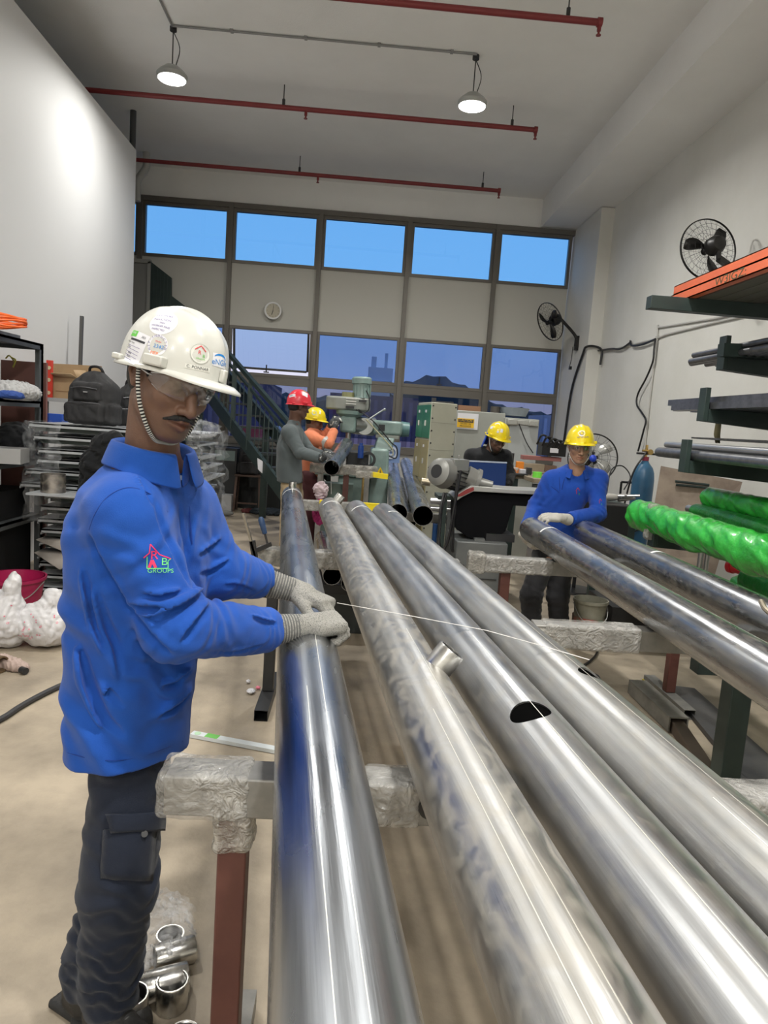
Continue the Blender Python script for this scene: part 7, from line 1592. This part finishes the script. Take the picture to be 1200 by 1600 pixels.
a3, c3_ = P(797, 662, 8.49), P(838, 745, 8.49); b = MB(); b.bb((a3[0], 8.484, c3_[2]), (c3_[0]-.03, 8.5, a3[2])); b.build('door_panel', mat('pale_grey_panel', (.40, .42, .42), .5), t, bevel=.004)
b = MB(); z_ = c_[2]-.05; b.bb((a_[0]+.02, 8.47, z_-.03), (c_[0]-.02, 8.5, z_+.03)); b.box((a_[0]+.08, 8.46, z_), (.12, .05, .07)); b.box((c_[0]-.08, 8.46, z_), (.12, .05, .07)); b.build('top_bracket', mat('bracket_grey', (.42, .42, .39), .4, .4), t, bevel=.01)
b = MB(); b.tube(spline([P(811, 662, 8.45), P(822, 690, 8.45), P(833, 708, 8.45)], 6), .006, 6); b.build('door_cable', BLACK, t)
# ------------------------------------------------------------------ bench behind the young worker
BT = mat('bench_wood', (.33, .27, .19), .6, c2=(.26, .21, .15), scale=4, stretch=(1, 4, 1))
zt_ = P(850, 745, 6.9)[2]; xa, xb = P(795, 745, 6.6)[0]+.10, P(908, 745, 6.9)[0]-.08
t = thing('work_bench', ((xa+xb)/2, 7.0, 0), 'long wooden topped work bench behind the two persons in yellow hats', 'bench')
b = MB(); b.bb((xa, 6.95, zt_-.04), (xb+.06, 7.7, zt_)); b.bb((xa+.12, 6.5, zt_-.04), (xb+.06, 6.95, zt_)); b.build('bench_top', BT, t, bevel=.004)
for x_ in (xa+.05, xb): 
    for y_ in (7.0, 7.6): b = MB(); b.bb((x_-.03, y_-.03, 0), (x_+.03, y_+.03, zt_-.04)); b.build('leg', GREEN_ST, t)
b = MB(); b.bb((xa+.12, 6.52, zt_-.30), (xb, 6.56, zt_-.05)); b.build('apron', mat('bench_dark_side', (.03, .03, .03), .6), t)
def item(name, lab, cat, px, py, Y, w_, h_, m, d_=.08, rz=0, bev=.004): q = P(px, py, Y); b = MB(); b.box((q[0], Y, q[2]), (w_, d_, h_), rz=rz); return tag(b.build(name, m, bevel=bev), lab, cat)
item('shelf_box', 'flat red brown beam lying across the bench boxes behind the yellow hat', 'beam', 845, 716, 7.5, .42, .045, mat('faded_red', (.30, .12, .11), .6), .12)
item('wooden_block', 'pale timber block on the bench under the faded red beam', 'block', 832, 730, 7.45, .22, .08, BT, .15)
item('wooden_block', 'brown timber block on the bench nearer the blue shirt', 'block', 856, 732, 7.45, .16, .07, mat('brown_block', (.16, .10, .07), .7), .12)
item('orange_carton', 'small orange carton standing on the bench beside the person in black', 'carton', 812, 728, 7.2, .07, .09, mat('carton_orange', (.80, .25, .02), .5))
item('white_carton', 'white carton with orange print left of the orange carton', 'carton', 801, 735, 7.1, .11, .06, mat('carton_white', (.55, .50, .45), .5, c2=(.70, .22, .05), scale=30, mixlo=.55, mixhi=.56))
item('white_carton', 'second white carton on the bench right of the orange carton', 'carton', 818, 737, 7.05, .08, .05, PAPER)
item('tool_tray', 'flat dark tool tray in front of the cartons on the bench', 'tray', 808, 741, 6.95, .20, .02, DARKM, .10)
item('grey_clamp_block', 'small dark block on the bench right of the white cartons', 'block', 826, 736, 7.0, .05, .07, DARKM)
q = P(793, 712, 7.3); b = MB(); b.cyl((q[0]+.02, 7.3, zt_), (q[0]+.02, 7.3, q[2]+.03), .05, n=20); tag(b.build('dark_mug', DARKM), 'dark round pot on the bench just right of the person in black', 'pot')
q = P(839, 747, 6.7); b = MB(); b.cyl((q[0], 6.70, zt_), (q[0], 6.70, zt_+.055), .045, n=24); tag(b.build('tape_roll', mat('lime_tape', (.20, .75, .08), .4)), 'lime green tape roll on the bench beside the blue sleeve', 'tape roll')
item('black_case', 'black box with white label stacked on the bench end near the yellow hat', 'box', 862, 702, 7.5, .26, .14, BLACK, .2); item('case_label', 'white label card stuck on the black box near the yellow hat', 'label', 866, 704, 7.39, .09, .05, PAPER, .004, bev=0)
b = MB(); rng = np.random.RandomState(3)
for k in range(5): 
    x_, y_ = 845+k*8, 688+k*2; b.tube(spline([P(x_-6, y_+6, 7.4), P(x_+2, y_-8+k, 7.35), P(x_+14, y_-2, 7.4), P(x_+22, y_+8, 7.42)], 8), .011, 6)
tag(b.build('cable_heap', BLACK), 'tangled black cables heaped on the black box near the yellow hat', 'cables')
item('glove_pile', 'white crumpled gloves at the bench end left of the gas cylinder', 'gloves', 953, 776, 6.0, .12, .05, GLOVE_WHITE, .1, bev=.02)
# green side bench with steel clutter
zg = P(960, 790, 6.0)[2]; xa, xb = P(935, 790, 6.0)[0], P(985, 800, 6.0)[0]; t = thing('side_bench', ((xa+xb)/2, 6.1, 0), 'dark green steel side bench between the blue shirt person and the gas cylinder', 'bench')
b = MB(); b.bb((xa-.1, 5.9, zg-.05), (xb+.05, 6.5, zg)); b.build('bench_top', GREEN_ST, t)
for x_ in (xa, xb): b = MB(); b.bb((x_-.03, 5.93, 0), (x_+.03, 5.98, zg-.05)); b.build('leg', GREEN_ST, t)
b = MB(); b.box((xa+.02, 5.85, zg-.12), (.32, .25, .30)); tag(b.build('black_toolbox', BLACK, bevel=.01), 'black box behind the elbow of the person at the far pipe end', 'box')
for k in range(7):
    q = P(945+k*6, 783-k % 3*4, 6.1); b = MB(); b.cyl(q+[-.09, .05*math.sin(k), 0], q+[.10, .12*math.cos(k*2), .02], .012, n=10); tag(b.build('steel_rod', BAR_LT if k % 2 else GREYB), '%s short steel rod from the left in the heap on the green side bench' % ORD[k].replace('outermost', 'first'), 'rod', 'steel rods heaped on the side bench')
b = MB(); b.tube(spline([P(948, 740+30, 6.2), P(955, 735, 6.3), P(972, 728, 6.35), P(985, 745, 6.3), P(975, 765, 6.2)], 8), .006, 6); tag(b.build('welding_cable', BLACK), 'thin black welding cable curled above the green side bench', 'cable')
# ------------------------------------------------------------------ band saw in front of the person in black
Y = 5.6; t = thing('band_saw', (P(750, 850, Y)[0], 5.8, 0), 'horizontal band saw with grey motor and black body on a grey steel base', 'band saw')
BSG = mat('saw_base_grey', (.13, .14, .14), .5, .3, c2=(.17, .175, .17), scale=5); ALU = mat('motor_grey', (.28, .28, .265), .4, .5)
a_, c_ = G(714, 968), G(790, 975); zb_ = P(750, 846, 5.55)[2]; b = MB(); b.bb((P(712, 850, 5.55)[0], 5.5, 0), (P(792, 850, 5.55)[0], 6.1, zb_)); b.build('base_cabinet', BSG, t, bevel=.01)
b = MB(); x_ = P(722, 900, 5.5)[0]; b.cyl((x_+.0, 5.494, zb_-.2), (x_, 5.5, zb_-.2), .012, n=10); b.bb((P(726, 905, 5.5)[0], 5.492, zb_-.30), (P(775, 905, 5.5)[0], 5.5, zb_-.295)); b.build('cabinet_catch', DARKM, t)
pts = [(712, 781), (728, 769), (792, 773), (838, 775), (836, 792), (802, 790), (790, 830), (770, 844), (735, 842), (712, 826)]
b = MB(); b.poly([P(x, y, 5.62) for x, y in pts][::-1], (0, .32, 0)); b.build('saw_guard', mat('saw_black', (.005, .005, .006), .8, spec=.1), t, bevel=.006)
pts = [(708, 776), (736, 759), (800, 765), (858, 768), (862, 774), (795, 771), (740, 768), (722, 777), (713, 783)]
b = MB(); b.poly([P(x, y, 5.58) for x, y in pts][::-1], (0, .34, 0)); b.build('saw_top_frame', mat('saw_pale_grey', (.38, .38, .36), .4, .3), t, bevel=.004)
b = MB(); b.poly([P(x, y, 5.575) for x, y in [(710, 777), (728, 765), (740, 761), (741, 766), (722, 775)]][::-1], (0, .01, 0)); b.build('red_edge_cover', mat('dark_red_paint', (.25, .03, .03), .5), t)
m0, m1 = P(688, 738, 5.55), P(722, 748, 5.75); dm = (m1-m0)/np.linalg.norm(m1-m0)
b = MB(); b.prof(m0-dm*.05, m1+dm*.02, [(0, 0), (0, .075), (.06, .11), (.30, .125), (.32, .118), (.34, .10), (1, .10), (1, 0)], 36); mo = b.build('motor', ALU, t)
b = MB(); b.prof(m0-dm*.052, m0-dm*.046, [(0, 0), (0, .055), (1, .055)], 24); b.build('fan_cowl_grille', DARKM, mo); b = MB()
_, s_, u_ = frame_from(dm)
for k in range(18): a = k*2*math.pi/18; dv = s_*math.cos(a)+u_*math.sin(a); b.bar(m0+dm*.05+dv*.106, m1+dv*.106, .005, .018, up=dv)
b.build('cooling_fins', mat('fin_dark', (.05, .052, .055), .5, .3), mo)
b = MB(); b.box(P(716, 726, 5.6), (.13, .13, .09), rz=.3); b.cyl(P(717, 718, 5.6), P(717, 711, 5.6), .008, n=8); b.build('terminal_box', ALU, t, bevel=.02)
g0_, g1_ = P(735, 745, 5.68), P(746, 750, 5.7); b = MB(); b.cyl(P(728, 744, 5.7), P(746, 752, 5.7), .09, .085, n=28); b.cyl(P(742, 750, 5.7), P(747, 752, 5.7), .10, n=28); b.prof(P(744, 752, 5.7), P(770, 757, 5.66), [(0, .05), (.4, .035), (1, .025), (1, 0)], 20); b.build('gearbox', ALU, t)
b = MB(); b.bb((P(766, 800, 5.7)[0], 5.68, zb_), (P(776, 800, 5.7)[0], 5.76, P(770, 785, 5.7)[2])); b.bb((P(756, 838, 5.7)[0], 5.6, zb_), (P(800, 838, 5.7)[0], 5.95, zb_+.06)); b.cyl(P(795, 765+10, 5.65), P(796, 792, 5.65), .02, n=12); b.build('pivot_stand', DARKM, t)
b = MB(); b.bb((P(684, 790, 5.7)[0], 5.7, P(690, 775, 5.7)[2]-.03), (P(712, 790, 5.7)[0], 6.0, P(690, 775, 5.7)[2])); b.bb((P(688, 850, 5.7)[0], 5.72, 0), (P(694, 850, 5.7)[0], 5.76, P(690, 775, 5.7)[2])); b.build('side_bracket', GREEN_ST, t)
b = MB(); b.tube(spline([P(720, 735, 5.45), P(714, 770, 5.45), P(706, 815, 5.45), P(700, 845, 5.45), P(692, 858, 5.45), P(686, 845, 5.45), P(688, 800, 5.45), P(694, 770, 5.5)], 8), .011, 8); b.tube(spline([P(716, 740, 5.5), P(710, 790, 5.46), P(708, 850, 5.46), P(708, 862, 5.46), P(705, 850, 5.46), P(712, 790, 5.5)], 8), .008, 8); b.tube(spline([P(698, 770, 5.5), P(690, 800, 5.46), P(686, 850, 5.4), P(687, 885, 5.3)], 8), .008, 8); b.build('power_cable', BLACK, t)
b = MB(); b.bb((P(740, 845, 5.6)[0], 5.56, zb_), (P(756, 845, 5.6)[0], 5.70, zb_+.02)); b.build('scrap_plate', BSG, t)
# roller stand left of the saw
q = P(675, 880, 6.2); t = thing('roller_stand', (q[0], 6.3, 0), 'grey steel roller stand on the floor left of the band saw', 'stand')
zr = P(680, 785, 6.2)[2]; b = MB(); b.cyl((q[0]-.05, 6.3, zr), (P(716, 785, 6.2)[0], 6.3, zr), .03, n=16); b.cyl((q[0]-.05, 6.3, zr-.07), (P(716, 785, 6.2)[0], 6.3, zr-.07), .025, n=16); b.build('roller', BAR_LT, t)
for x_ in (q[0]+.06, P(706, 785, 6.2)[0]): b = MB(); b.bb((x_-.02, 6.28, 0), (x_+.02, 6.32, zr)); b.build('leg', BSG, t)
b = MB(); b.bb((q[0]+.06, 6.28, .35), (P(706, 785, 6.2)[0], 6.32, .39)); b.build('cross_bar', BSG, t)
# blue folder lid
c4 = [P(727, 758, 6.15), P(790, 760, 6.15), P(792, 724, 6.25), P(727, 721, 6.25)]; t = thing('laptop_case', (c4[0]+c4[1])/2, 'open dark blue case lid standing in front of the person in black', 'case')
b = MB(); b.poly(c4, (0, .025, .0)); b.build('case_lid', mat('dark_blue_case', (.008, .028, .115), .75, spec=.2), t, bevel=.004); b = MB(); b.bar(c4[3]+[0, .01, .005], c4[2]+[0, .01, .005], .03, .012); b.build('lid_edge', mat('pale_lid_edge', (.40, .45, .55), .4), t)
b = MB(); zc4 = c4[0][2]; b.bb((c4[0][0], 6.18, zc4-.03), (c4[1][0], 6.42, zc4)); b.build('case_base', BLACK, t)
b = MB(); b.bb((c4[0][0]-.02, 6.12, zc4-.07), (c4[1][0]+.04, 6.44, zc4-.031)); o = b.build('saw_table', BSG); tag(o, 'grey steel outfeed table carrying the dark blue case behind the band saw', 'table'); b = MB()
for x_ in (c4[0][0]+.02, c4[1][0]+.0):
    for y_ in (6.15, 6.40): b = MB(); b.bb((x_-.02, y_-.02, 0), (x_+.02, y_+.02, zc4-.07)); b.build('leg', BSG, o)
# ------------------------------------------------------------------ the other four persons
def V_(az, pt=0): a = R_(az); p = R_(pt); return np.array([math.cos(a)*math.cos(p), math.sin(a)*math.cos(p), math.sin(p)])
def mk_torso(cs, sz, th): return [(V3(c), s[0], s[1], th) for c, s in zip(cs, sz)]
def frame2(az): th = R_(az+90); return th, np.array([math.cos(th), math.sin(th), 0]), V_(az)
# young worker, yellow hat, at the far pipe end; faces the camera, a little to the right of it
Y = 5.08; th, u, fw = frame2(-98)
T = [P(868, 862, Y), P(868, 820, Y), P(876, 790, Y-.02), P(884, 765, Y-.03), P(893, 745, Y-.03), P(900, 733, Y-.03), P(902, 727, Y-.03)]
sp = dict(label='person in royal blue work shirt and yellow hard hat, gloves on the far pipe end', base=(1.36, 5.2, 0), head=P(905, 699, 4.98), headM=axes(V_(-96, -6), (-.03, 0, 1)), hatM=axes(V_(-92, -2), (-.02, 0, 1)), hsc=.98, slim=.98, res=.0042, sres=.009, tres=.012, hres=.005,
          u=-u, fw=fw, neck=P(900, 738, 5.02), skin=SKIN_TAN, hair=BLACK_HAIR, hatsc=.93, hatup=.034,
          shR=P(862, 750, 5.05), elR=P(838, 790, 5.10), wrR=P(822, 826, 4.93), shL=P(934, 748, 5.0), elL=P(934, 803, 4.88), wrL=P(888, 812, 4.76),
          hipR=P(850, 868, 5.12), kneeR=P(830, 930, 5.08), ankR=P(828, 1000, 5.12), hipL=P(878, 868, 5.14), kneeL=P(872, 930, 5.10), ankL=P(872, 996, 5.15),
          toeR=V_(-110), toeL=V_(-80), torso=mk_torso(T, [(.165, .115), (.165, .115), (.170, .115), (.178, .115), (.165, .10), (.11, .08), (.075, .065)], th),
          shirt=cloth_mat('work_blue_cotton', (.012, .065, .36), (.010, .05, .30)), trousers=DARK_GREY_CLOTH, shoe=BOOT, sleeve=(.066, .058, .048), famp=.006, crump=.005, seed=9, hat=HAT_YELLOW, glovem=GLOVE_WHITE, legs=(.088, .080, .075), hipr=.09,
          handR=dict(w=P(819, 838, 4.86), fwd=(.55, -.35, -.45), back=(-.6, -.6, -.3), curls=((20, 35, 25),)*4, sc=.98, thumb=(20, 20, 10), to=40),
          handL=dict(w=P(876, 809, 4.70), fwd=(-.95, -.15, .02), back=(.05, -.45, .9), curls=((22, 35, 20), (24, 36, 20), (26, 38, 20), (30, 40, 20)), spread=5, sc=1.0, thumb=(15, 15, 10), to=38), gframe=mat('pale_glasses_frame', (.55, .55, .55), .3))
for k in ('ankR', 'ankL'): sp[k] = np.array([sp[k][0], sp[k][1], .08])
wy = worker(sp); root = wy['root']; chin_strap(root, sp['headM'], sp['head'], .98, [STRAP_W, STRAP_W], r=.0025, alt=1); eyebrows(root, sp['headM'], sp['head'], .98, BLACK_HAIR)
def eyes_on(root, M, o, sc):
    for s in (-1, 1):
        c = V3(o)+np.asarray(M)@np.array([s*.031, .0785, .0055])*sc; b = MB(); b.sphere(c, .0095*sc, 8); e = b.build('eye', mat('eye_white', (.7, .68, .65), .3), root)
        b = MB(); f_ = np.asarray(M)[:, 1]; b.cyl(c+f_*.0075*sc, c+f_*.0102*sc, .0050*sc, n=12); b.build('iris', mat('dark_iris', (.01, .006, .004), .2), e)
eyes_on(root, sp['headM'], sp['head'], .98)
collar(root, sp['neck']+[0, 0, -.012], u, fw, .080, .075, sp['shirt'], gap=.45, h=.060, drop=.056, back=.006, point=.012)
hj = wy['hatproj']; hh = wy['hat']
def hdec(hj, hat, cx, cy, v2, f2, m, name, sc, rot=0, off=.001):
    d = P(cx, cy, 1)-np.array([0, 0, CAM_H]); d /= np.linalg.norm(d); h = hj.b.ray_cast(Vector((0, 0, CAM_H)), Vector(d))
    if h[0] is None: return
    n_ = np.array(h[1]); n_ = n_ if n_@d < 0 else -n_; q = np.array(h[0]); uu = CR*math.cos(rot)+CU*math.sin(rot); uu = uu-n_*(uu@n_); vv = np.cross(n_, uu); return decal(hj, q, -n_, uu, vv, np.asarray(v2)*sc, f2, m, hat, name, off=off, sub=.012)
hdec(hj, hh, 909, 677, *disc2(5), PAPER, 'round_sticker', .0046); v, f = disc2(2.9, 20, 2.2); hdec(hj, hh, 909, 677, v, f, INK_PURPLE, 'sticker_ring', .0046, off=.0016)
hdec(hj, hh, 886, 672, *rect2(5, 5), PAPER, 'side_sticker', .0046); hdec(hj, hh, 928, 677, *rect2(3, 5), PAPER, 'side_sticker', .0046); hdec(hj, hh, 907, 664, *rect2(6, 3), mat('pale_yellow_sticker', (.75, .70, .45), .4), 'top_sticker', .0046)
tv, tf = text_mesh('RB GROUPS', 3.2); hdec(hj, hh, 911, 683, tv[:, :2], tf, INK_PURPLE, 'sticker_lettering', .0046, off=.0016)
sv, sf = wy['shirtS'].mesh(); sj = Proj(sv, sf)
def sdec(sj, root, cx, cy, v2, f2, m, name, sc, off=.0015):
    d = P(cx, cy, 1)-np.array([0, 0, CAM_H]); d /= np.linalg.norm(d); h = sj.b.ray_cast(Vector((0, 0, CAM_H)), Vector(d))
    if h[0] is None: return
    return decal(sj, np.array(h[0]), d, CR, CU, np.asarray(v2)*sc, f2, m, root, name, off=off, sub=.012)
DR = mat('dark_red_thread', (.30, .02, .08), .7); DG = mat('dark_green_thread', (.04, .25, .12), .7)
for (cx, cy, s_) in ((903, 767, 1.0), (938, 783, .7)):
    v, f = [], []
    for a_, b_ in (((-3, 0), (0, 5)), ((0, 5), (3, 0)), ((-2, 0), (-2, -5))): q, g = line2(np.array(a_)*s_, np.array(b_)*s_, 1.1*s_); f += [[i+len(v) for i in g[0]]]; v += list(q)
    sdec(sj, root, cx, cy, np.array(v), f, DR, 'chest_emblem', .0046); tv, tf = text_mesh('B', 5*s_); sdec(sj, root, cx+2, cy+5, tv[:, :2], tf, DG, 'chest_emblem', .0046)
for pth, r_ in (([(856, 757), (868, 765), (874, 770)], .002), ([(885, 738), (880, 755), (878, 765)], .003), ([(874, 738), (874, 750), (875, 768)], .0022)):
    q = []
    for x, y in pth:
        d = P(x, y, 1)-np.array([0, 0, CAM_H]); h = sj.b.ray_cast(Vector((0, 0, CAM_H)), Vector(d/np.linalg.norm(d)))
        if h[0] is not None: q.append(np.array(h[0]))
    if len(q) > 2: b = MB(); b.tube(spline(q, 5), r_, 6); b.build('shirt_seam', cloth_mat('navy_seam', (.006, .03, .18)), root)
# person in black with neck flap, at the saw
Y = 6.72; th, u, fw = frame2(-82)
T = [P(762, 790, Y), P(762, 765, Y), P(762, 740, Y), P(762, 722, Y), P(763, 711, Y), P(766, 704, Y), P(768, 699, Y)]
sp = dict(label='person in black long sleeve top and yellow hard hat with blue neck flap, looking down', base=(P(762, 800, Y)[0], Y, 0), head=P(776, 686, 6.62), headM=axes(V_(-72, -24), (.03, .05, 1)), hatM=axes(V_(-66, -16), (.05, .03, 1)), hsc=1.0, res=.005, sres=.011, tres=.016, hres=.006,
          u=-u, fw=fw, neck=P(768, 704, 6.70), skin=SKIN_BROWN, hair=BLACK_HAIR, stubble=.75, hatsc=.93, hatup=.034, shR=P(736, 712, 6.74), elR=P(725, 752, 6.70), wrR=P(738, 775, 6.52), shL=P(789, 714, 6.72), elL=P(797, 742, 6.68), wrL=P(794, 757, 6.50),
          hipR=(P(752, 800, Y)[0], Y, .84), kneeR=(P(750, 800, Y)[0], Y-.02, .46), ankR=(P(750, 800, Y)[0], Y, .08), hipL=(P(774, 800, Y)[0], Y, .84), kneeL=(P(776, 800, Y)[0], Y-.02, .46), ankL=(P(778, 800, Y)[0], Y, .08), toeR=V_(-100), toeL=V_(-75),
          torso=mk_torso(T, [(.165, .115), (.17, .115), (.175, .115), (.178, .112), (.16, .10), (.11, .08), (.075, .065)], th), shirt=BLACK_CLOTH, trousers=DARK_GREY_CLOTH, shoe=BOOT, sleeve=(.062, .054, .044), famp=.005, crump=.004, seed=6, hat=HAT_YELLOW, glovem=SKIN_BROWN, glove=1.0, gloved=False,
          handR=dict(w=P(742, 778, 6.45), fwd=(.6, -.8, 0), back=(0, 0, 1)), handL=dict(w=P(793, 760, 6.45), fwd=(-.6, -.75, -.2), back=(0, 0, 1)))
wb = worker(sp); root = wb['root']; chin_strap(root, sp['headM'], sp['head'], 1.0, [STRAP_W, STRAP_W], r=.004, alt=1); eyebrows(root, sp['headM'], sp['head'], 1.0, BLACK_HAIR)
S = SDF(sp['head']-.16, sp['head']+.16, .005); S.frame(sp['headM'], sp['head'], 1.0); S.ell((0, .036, -.085), (.052, .050, .040), k=0); S.ell((0, .045, -.115), (.034, .034, .030), k=.02)
for s in (-1, 1): S.cap((s*.060, .006, -.030), (s*.044, .040, -.080), .010, .014, k=.02)
S.ell((0, .094, -.058), (.030, .024, .014), k=.008, op='-'); S.frame(); S.crumple(.0015, .02, 3, True); S.obj('beard', BLACK_HAIR, root)
v, f = [], []; M_ = sp['headM']
for i in range(17):
    a = R_(185+i*170/16)
    for j in range(8): z = .035-.155*j/7; r_ = 1+.10*j/7; v.append(V3(sp['head'])+M_@np.array([.096*math.cos(a)*r_, -.012+.108*math.sin(a)*r_, z+.006*math.sin(i*1.3)*j/7]))
for i in range(16): f += [[i*8+j, (i+1)*8+j, (i+1)*8+j+1, i*8+j+1] for j in range(7)]
o = mk('neck_flap', v, f, cloth_mat('flap_blue', (.01, .06, .42)), root, angle=180); o.modifiers.new('t', 'SOLIDIFY').thickness = .003
hj = wb['hatproj']; hh = wb['hat']
for (cx, cy, w_, h_) in ((768, 668, 8, 6), (776, 662, 7, 3), (784, 673, 5, 7), (778, 675, 4, 4)): hdec(hj, hh, cx, cy, *rect2(w_*.8, h_*.8), PAPER, 'white_sticker', .0060, rot=-.3)
# person in red hat, seen from the side, facing right
Y = 7.55; th, u, fw = frame2(12)
T = [P(453, 752, Y), P(452, 738, Y), P(452, 718, Y), P(452, 700, Y), P(455, 682, Y), P(458, 668, Y), P(460, 656, Y)]
sp = dict(label='person in grey long sleeve top and red hard hat, turned away, steadying the short pipe', base=(P(452, 800, Y)[0], Y, 0), head=P(466, 636, Y-.02), headM=axes(V_(28, -6), (0, 0, 1)), hatM=axes(V_(24, -4), (0, 0, 1)), hsc=1.05, res=.0055, sres=.011, tres=.014, hres=.006,
          u=-u, fw=fw, neck=P(460, 660, Y), skin=SKIN_DARK, hair=BLACK_HAIR, hatsc=.96, hatup=.036, shR=P(452, 676, Y-.17), elR=P(470, 708, Y-.26), wrR=P(503, 716, Y-.38), shL=P(462, 676, Y+.16), elL=P(484, 706, Y+.12), wrL=P(506, 712, Y-.12),
          hipR=(P(454, 750, Y)[0], Y-.05, .90), kneeR=(P(452, 780, Y)[0]+.02, Y-.10, .50), ankR=(P(452, 800, Y)[0]+.0, Y-.10, .08), hipL=(P(457, 750, Y)[0], Y+.09, .90), kneeL=(P(454, 780, Y)[0]+.05, Y+.10, .50), ankL=(P(456, 800, Y)[0]+.04, Y+.12, .08), toeR=V_(10), toeL=V_(20),
          torso=mk_torso(T, [(.18, .138), (.175, .135), (.175, .132), (.185, .135), (.175, .12), (.12, .085), (.072, .065)], th), shirt=GREY_SHIRT, trousers=KHAKI, shoe=BOOT, sleeve=(.078, .066, .052), famp=.006, crump=.005, seed=12, hat=HAT_RED, glovem=GLOVE_DARK, legs=(.098, .098, .085), hipr=.10, glasses=False,
          handR=dict(w=P(510, 712, Y-.42), fwd=(.85, -.15, -.35), back=(.3, -.2, .9), sc=1.0, to=35), handL=dict(w=P(512, 706, Y-.22), fwd=(.9, -.25, -.2), back=(.2, 0, 1), sc=1.0))
wr = worker(sp); root = wr['root']; b = MB(); M_ = sp['headM']
b.tube([V3(sp['head'])+M_@np.array([.081*math.cos(a), -.012+.100*math.sin(a), .022-.010*math.sin(a)])*1.05 for a in np.linspace(math.pi, 2*math.pi, 20)], .010, 8); b.build('hat_headband', mat('band_grey_black', (.06, .06, .065), .5), root)
hj = wr['hatproj']; hh = wr['hat']; hdec(hj, hh, 456.5, 618, *rect2(10, 4.5), PAPER, 'white_sticker', .0069); tv, tf = text_mesh('RPI-1', 3.6); hdec(hj, hh, 456.5, 618, tv[:, :2], tf, INK_BLACK, 'sticker_lettering', .0069, off=.002)
hdec(hj, hh, 477, 616, *rect2(9, 8), PAPER, 'white_sticker', .0069); hdec(hj, hh, 475, 611, *rect2(7, 1.6), INK_GREEN, 'green_band', .0069, off=.002); hdec(hj, hh, 459, 606, *rect2(6, 2), PAPER, 'top_sticker', .0069)
# person in orange at the drill, arms raised
Y = 8.25; th, u, fw = frame2(5)
T = [P(486, 745, Y), P(486, 725, Y), P(487, 708, Y), P(488, 695, Y), P(490, 682, Y), P(491, 675, Y), P(491, 669, Y)]
sp = dict(label='person in orange work shirt and yellow hard hat working the drill head with raised gloves', base=(P(486, 800, Y)[0], Y, 0), head=P(491, 659, Y-.02), headM=axes(V_(-8, -16), (0, 0, 1)), hatM=axes(V_(-12, -8), (0, 0, 1)), hsc=.98, res=.006, sres=.011, tres=.016, hres=.006,
          u=-u, fw=fw, neck=P(489, 674, Y), skin=SKIN_BROWN, hair=BLACK_HAIR, hatsc=.95, hatup=.034, shR=P(482, 683, Y-.15), elR=P(513, 693, Y-.25), wrR=P(522, 671, Y-.15), shL=P(494, 680, Y+.15), elL=P(508, 682, Y+.05), wrL=P(517, 666, Y-.02),
          hipR=(P(484, 750, Y)[0], Y-.09, .86), kneeR=(P(485, 780, Y)[0]+.02, Y-.10, .47), ankR=(P(485, 800, Y)[0]+.0, Y-.10, .08), hipL=(P(488, 750, Y)[0], Y+.09, .86), kneeL=(P(488, 780, Y)[0]+.05, Y+.10, .47), ankL=(P(490, 800, Y)[0]+.04, Y+.12, .08), toeR=V_(0), toeL=V_(10),
          torso=mk_torso(T, [(.165, .115), (.165, .115), (.17, .118), (.175, .115), (.155, .10), (.11, .08), (.07, .06)], th), shirt=ORANGE_CLOTH, trousers=mat('maroon_cloth', (.10, .03, .035), .8), shoe=BOOT, sleeve=(.068, .062, .050), famp=.006, crump=.005, seed=15, hat=HAT_YELLOW, glovem=GLOVE_DARK, legs=(.105, .09, .075), gloved=True, glasses=False,
          handR=dict(w=P(523, 667, Y-.14), fwd=(.25, .1, .9), back=(-.5, -.8, 0), curls=((50, 60, 40),)*4, sc=1.0), handL=dict(w=P(518, 662, Y-.03), fwd=(.5, .1, .8), back=(-.6, -.6, .3), curls=((50, 60, 40),)*4, sc=1.0))
wo = worker(sp); root = wo['root']; hj = wo['hatproj']; hh = wo['hat']; hdec(hj, hh, 491, 645, *disc2(3.6), mat('pale_blue_sticker', (.35, .55, .75), .4), 'round_sticker', .0075); hdec(hj, hh, 500, 645, *rect2(2.2, 4), PAPER, 'white_sticker', .0075)
b = MB(); e_ = sp['elR']; d_ = V3(sp['wrR'])-V3(e_); b.prof(V3(e_)+d_*.05-(V3(e_)-V3(sp['shR']))*.18, V3(e_)-(V3(e_)-V3(sp['shR']))*.02, [(0, .0), (0, .071), (1, .071), (1, 0)], 24); b.build('reflective_band', mat('silver_band', (.50, .50, .48), .35, .3), root)
# blue pattern screen/poster on the sill side
q = P(611, 705, 9.2); t = thing('poster_board', (q[0], 9.2, q[2]-.13), 'small blue and white printed board beside the machine column', 'board'); b = MB(); b.bb((q[0]-.12, 9.2, q[2]-.15), (q[0]+.12, 9.22, q[2]+.12)); b.build('board_panel', mat('pale_blue_board', (.20, .30, .55), .5), t)
b = MB(); c_ = V3((q[0]+.0, 9.197, q[2]-.02)); b.prof(c_, c_-[0, .003, 0], [(0, .06), (0, .085), (1, .085), (1, .06)], 30, closed=True); b.prof(c_, c_-[0, .003, 0], [(0, .02), (0, .04), (1, .04), (1, .02)], 30, closed=True); b.build('ring_pattern', mat('white_blue_print', (.65, .70, .80), .5), t)
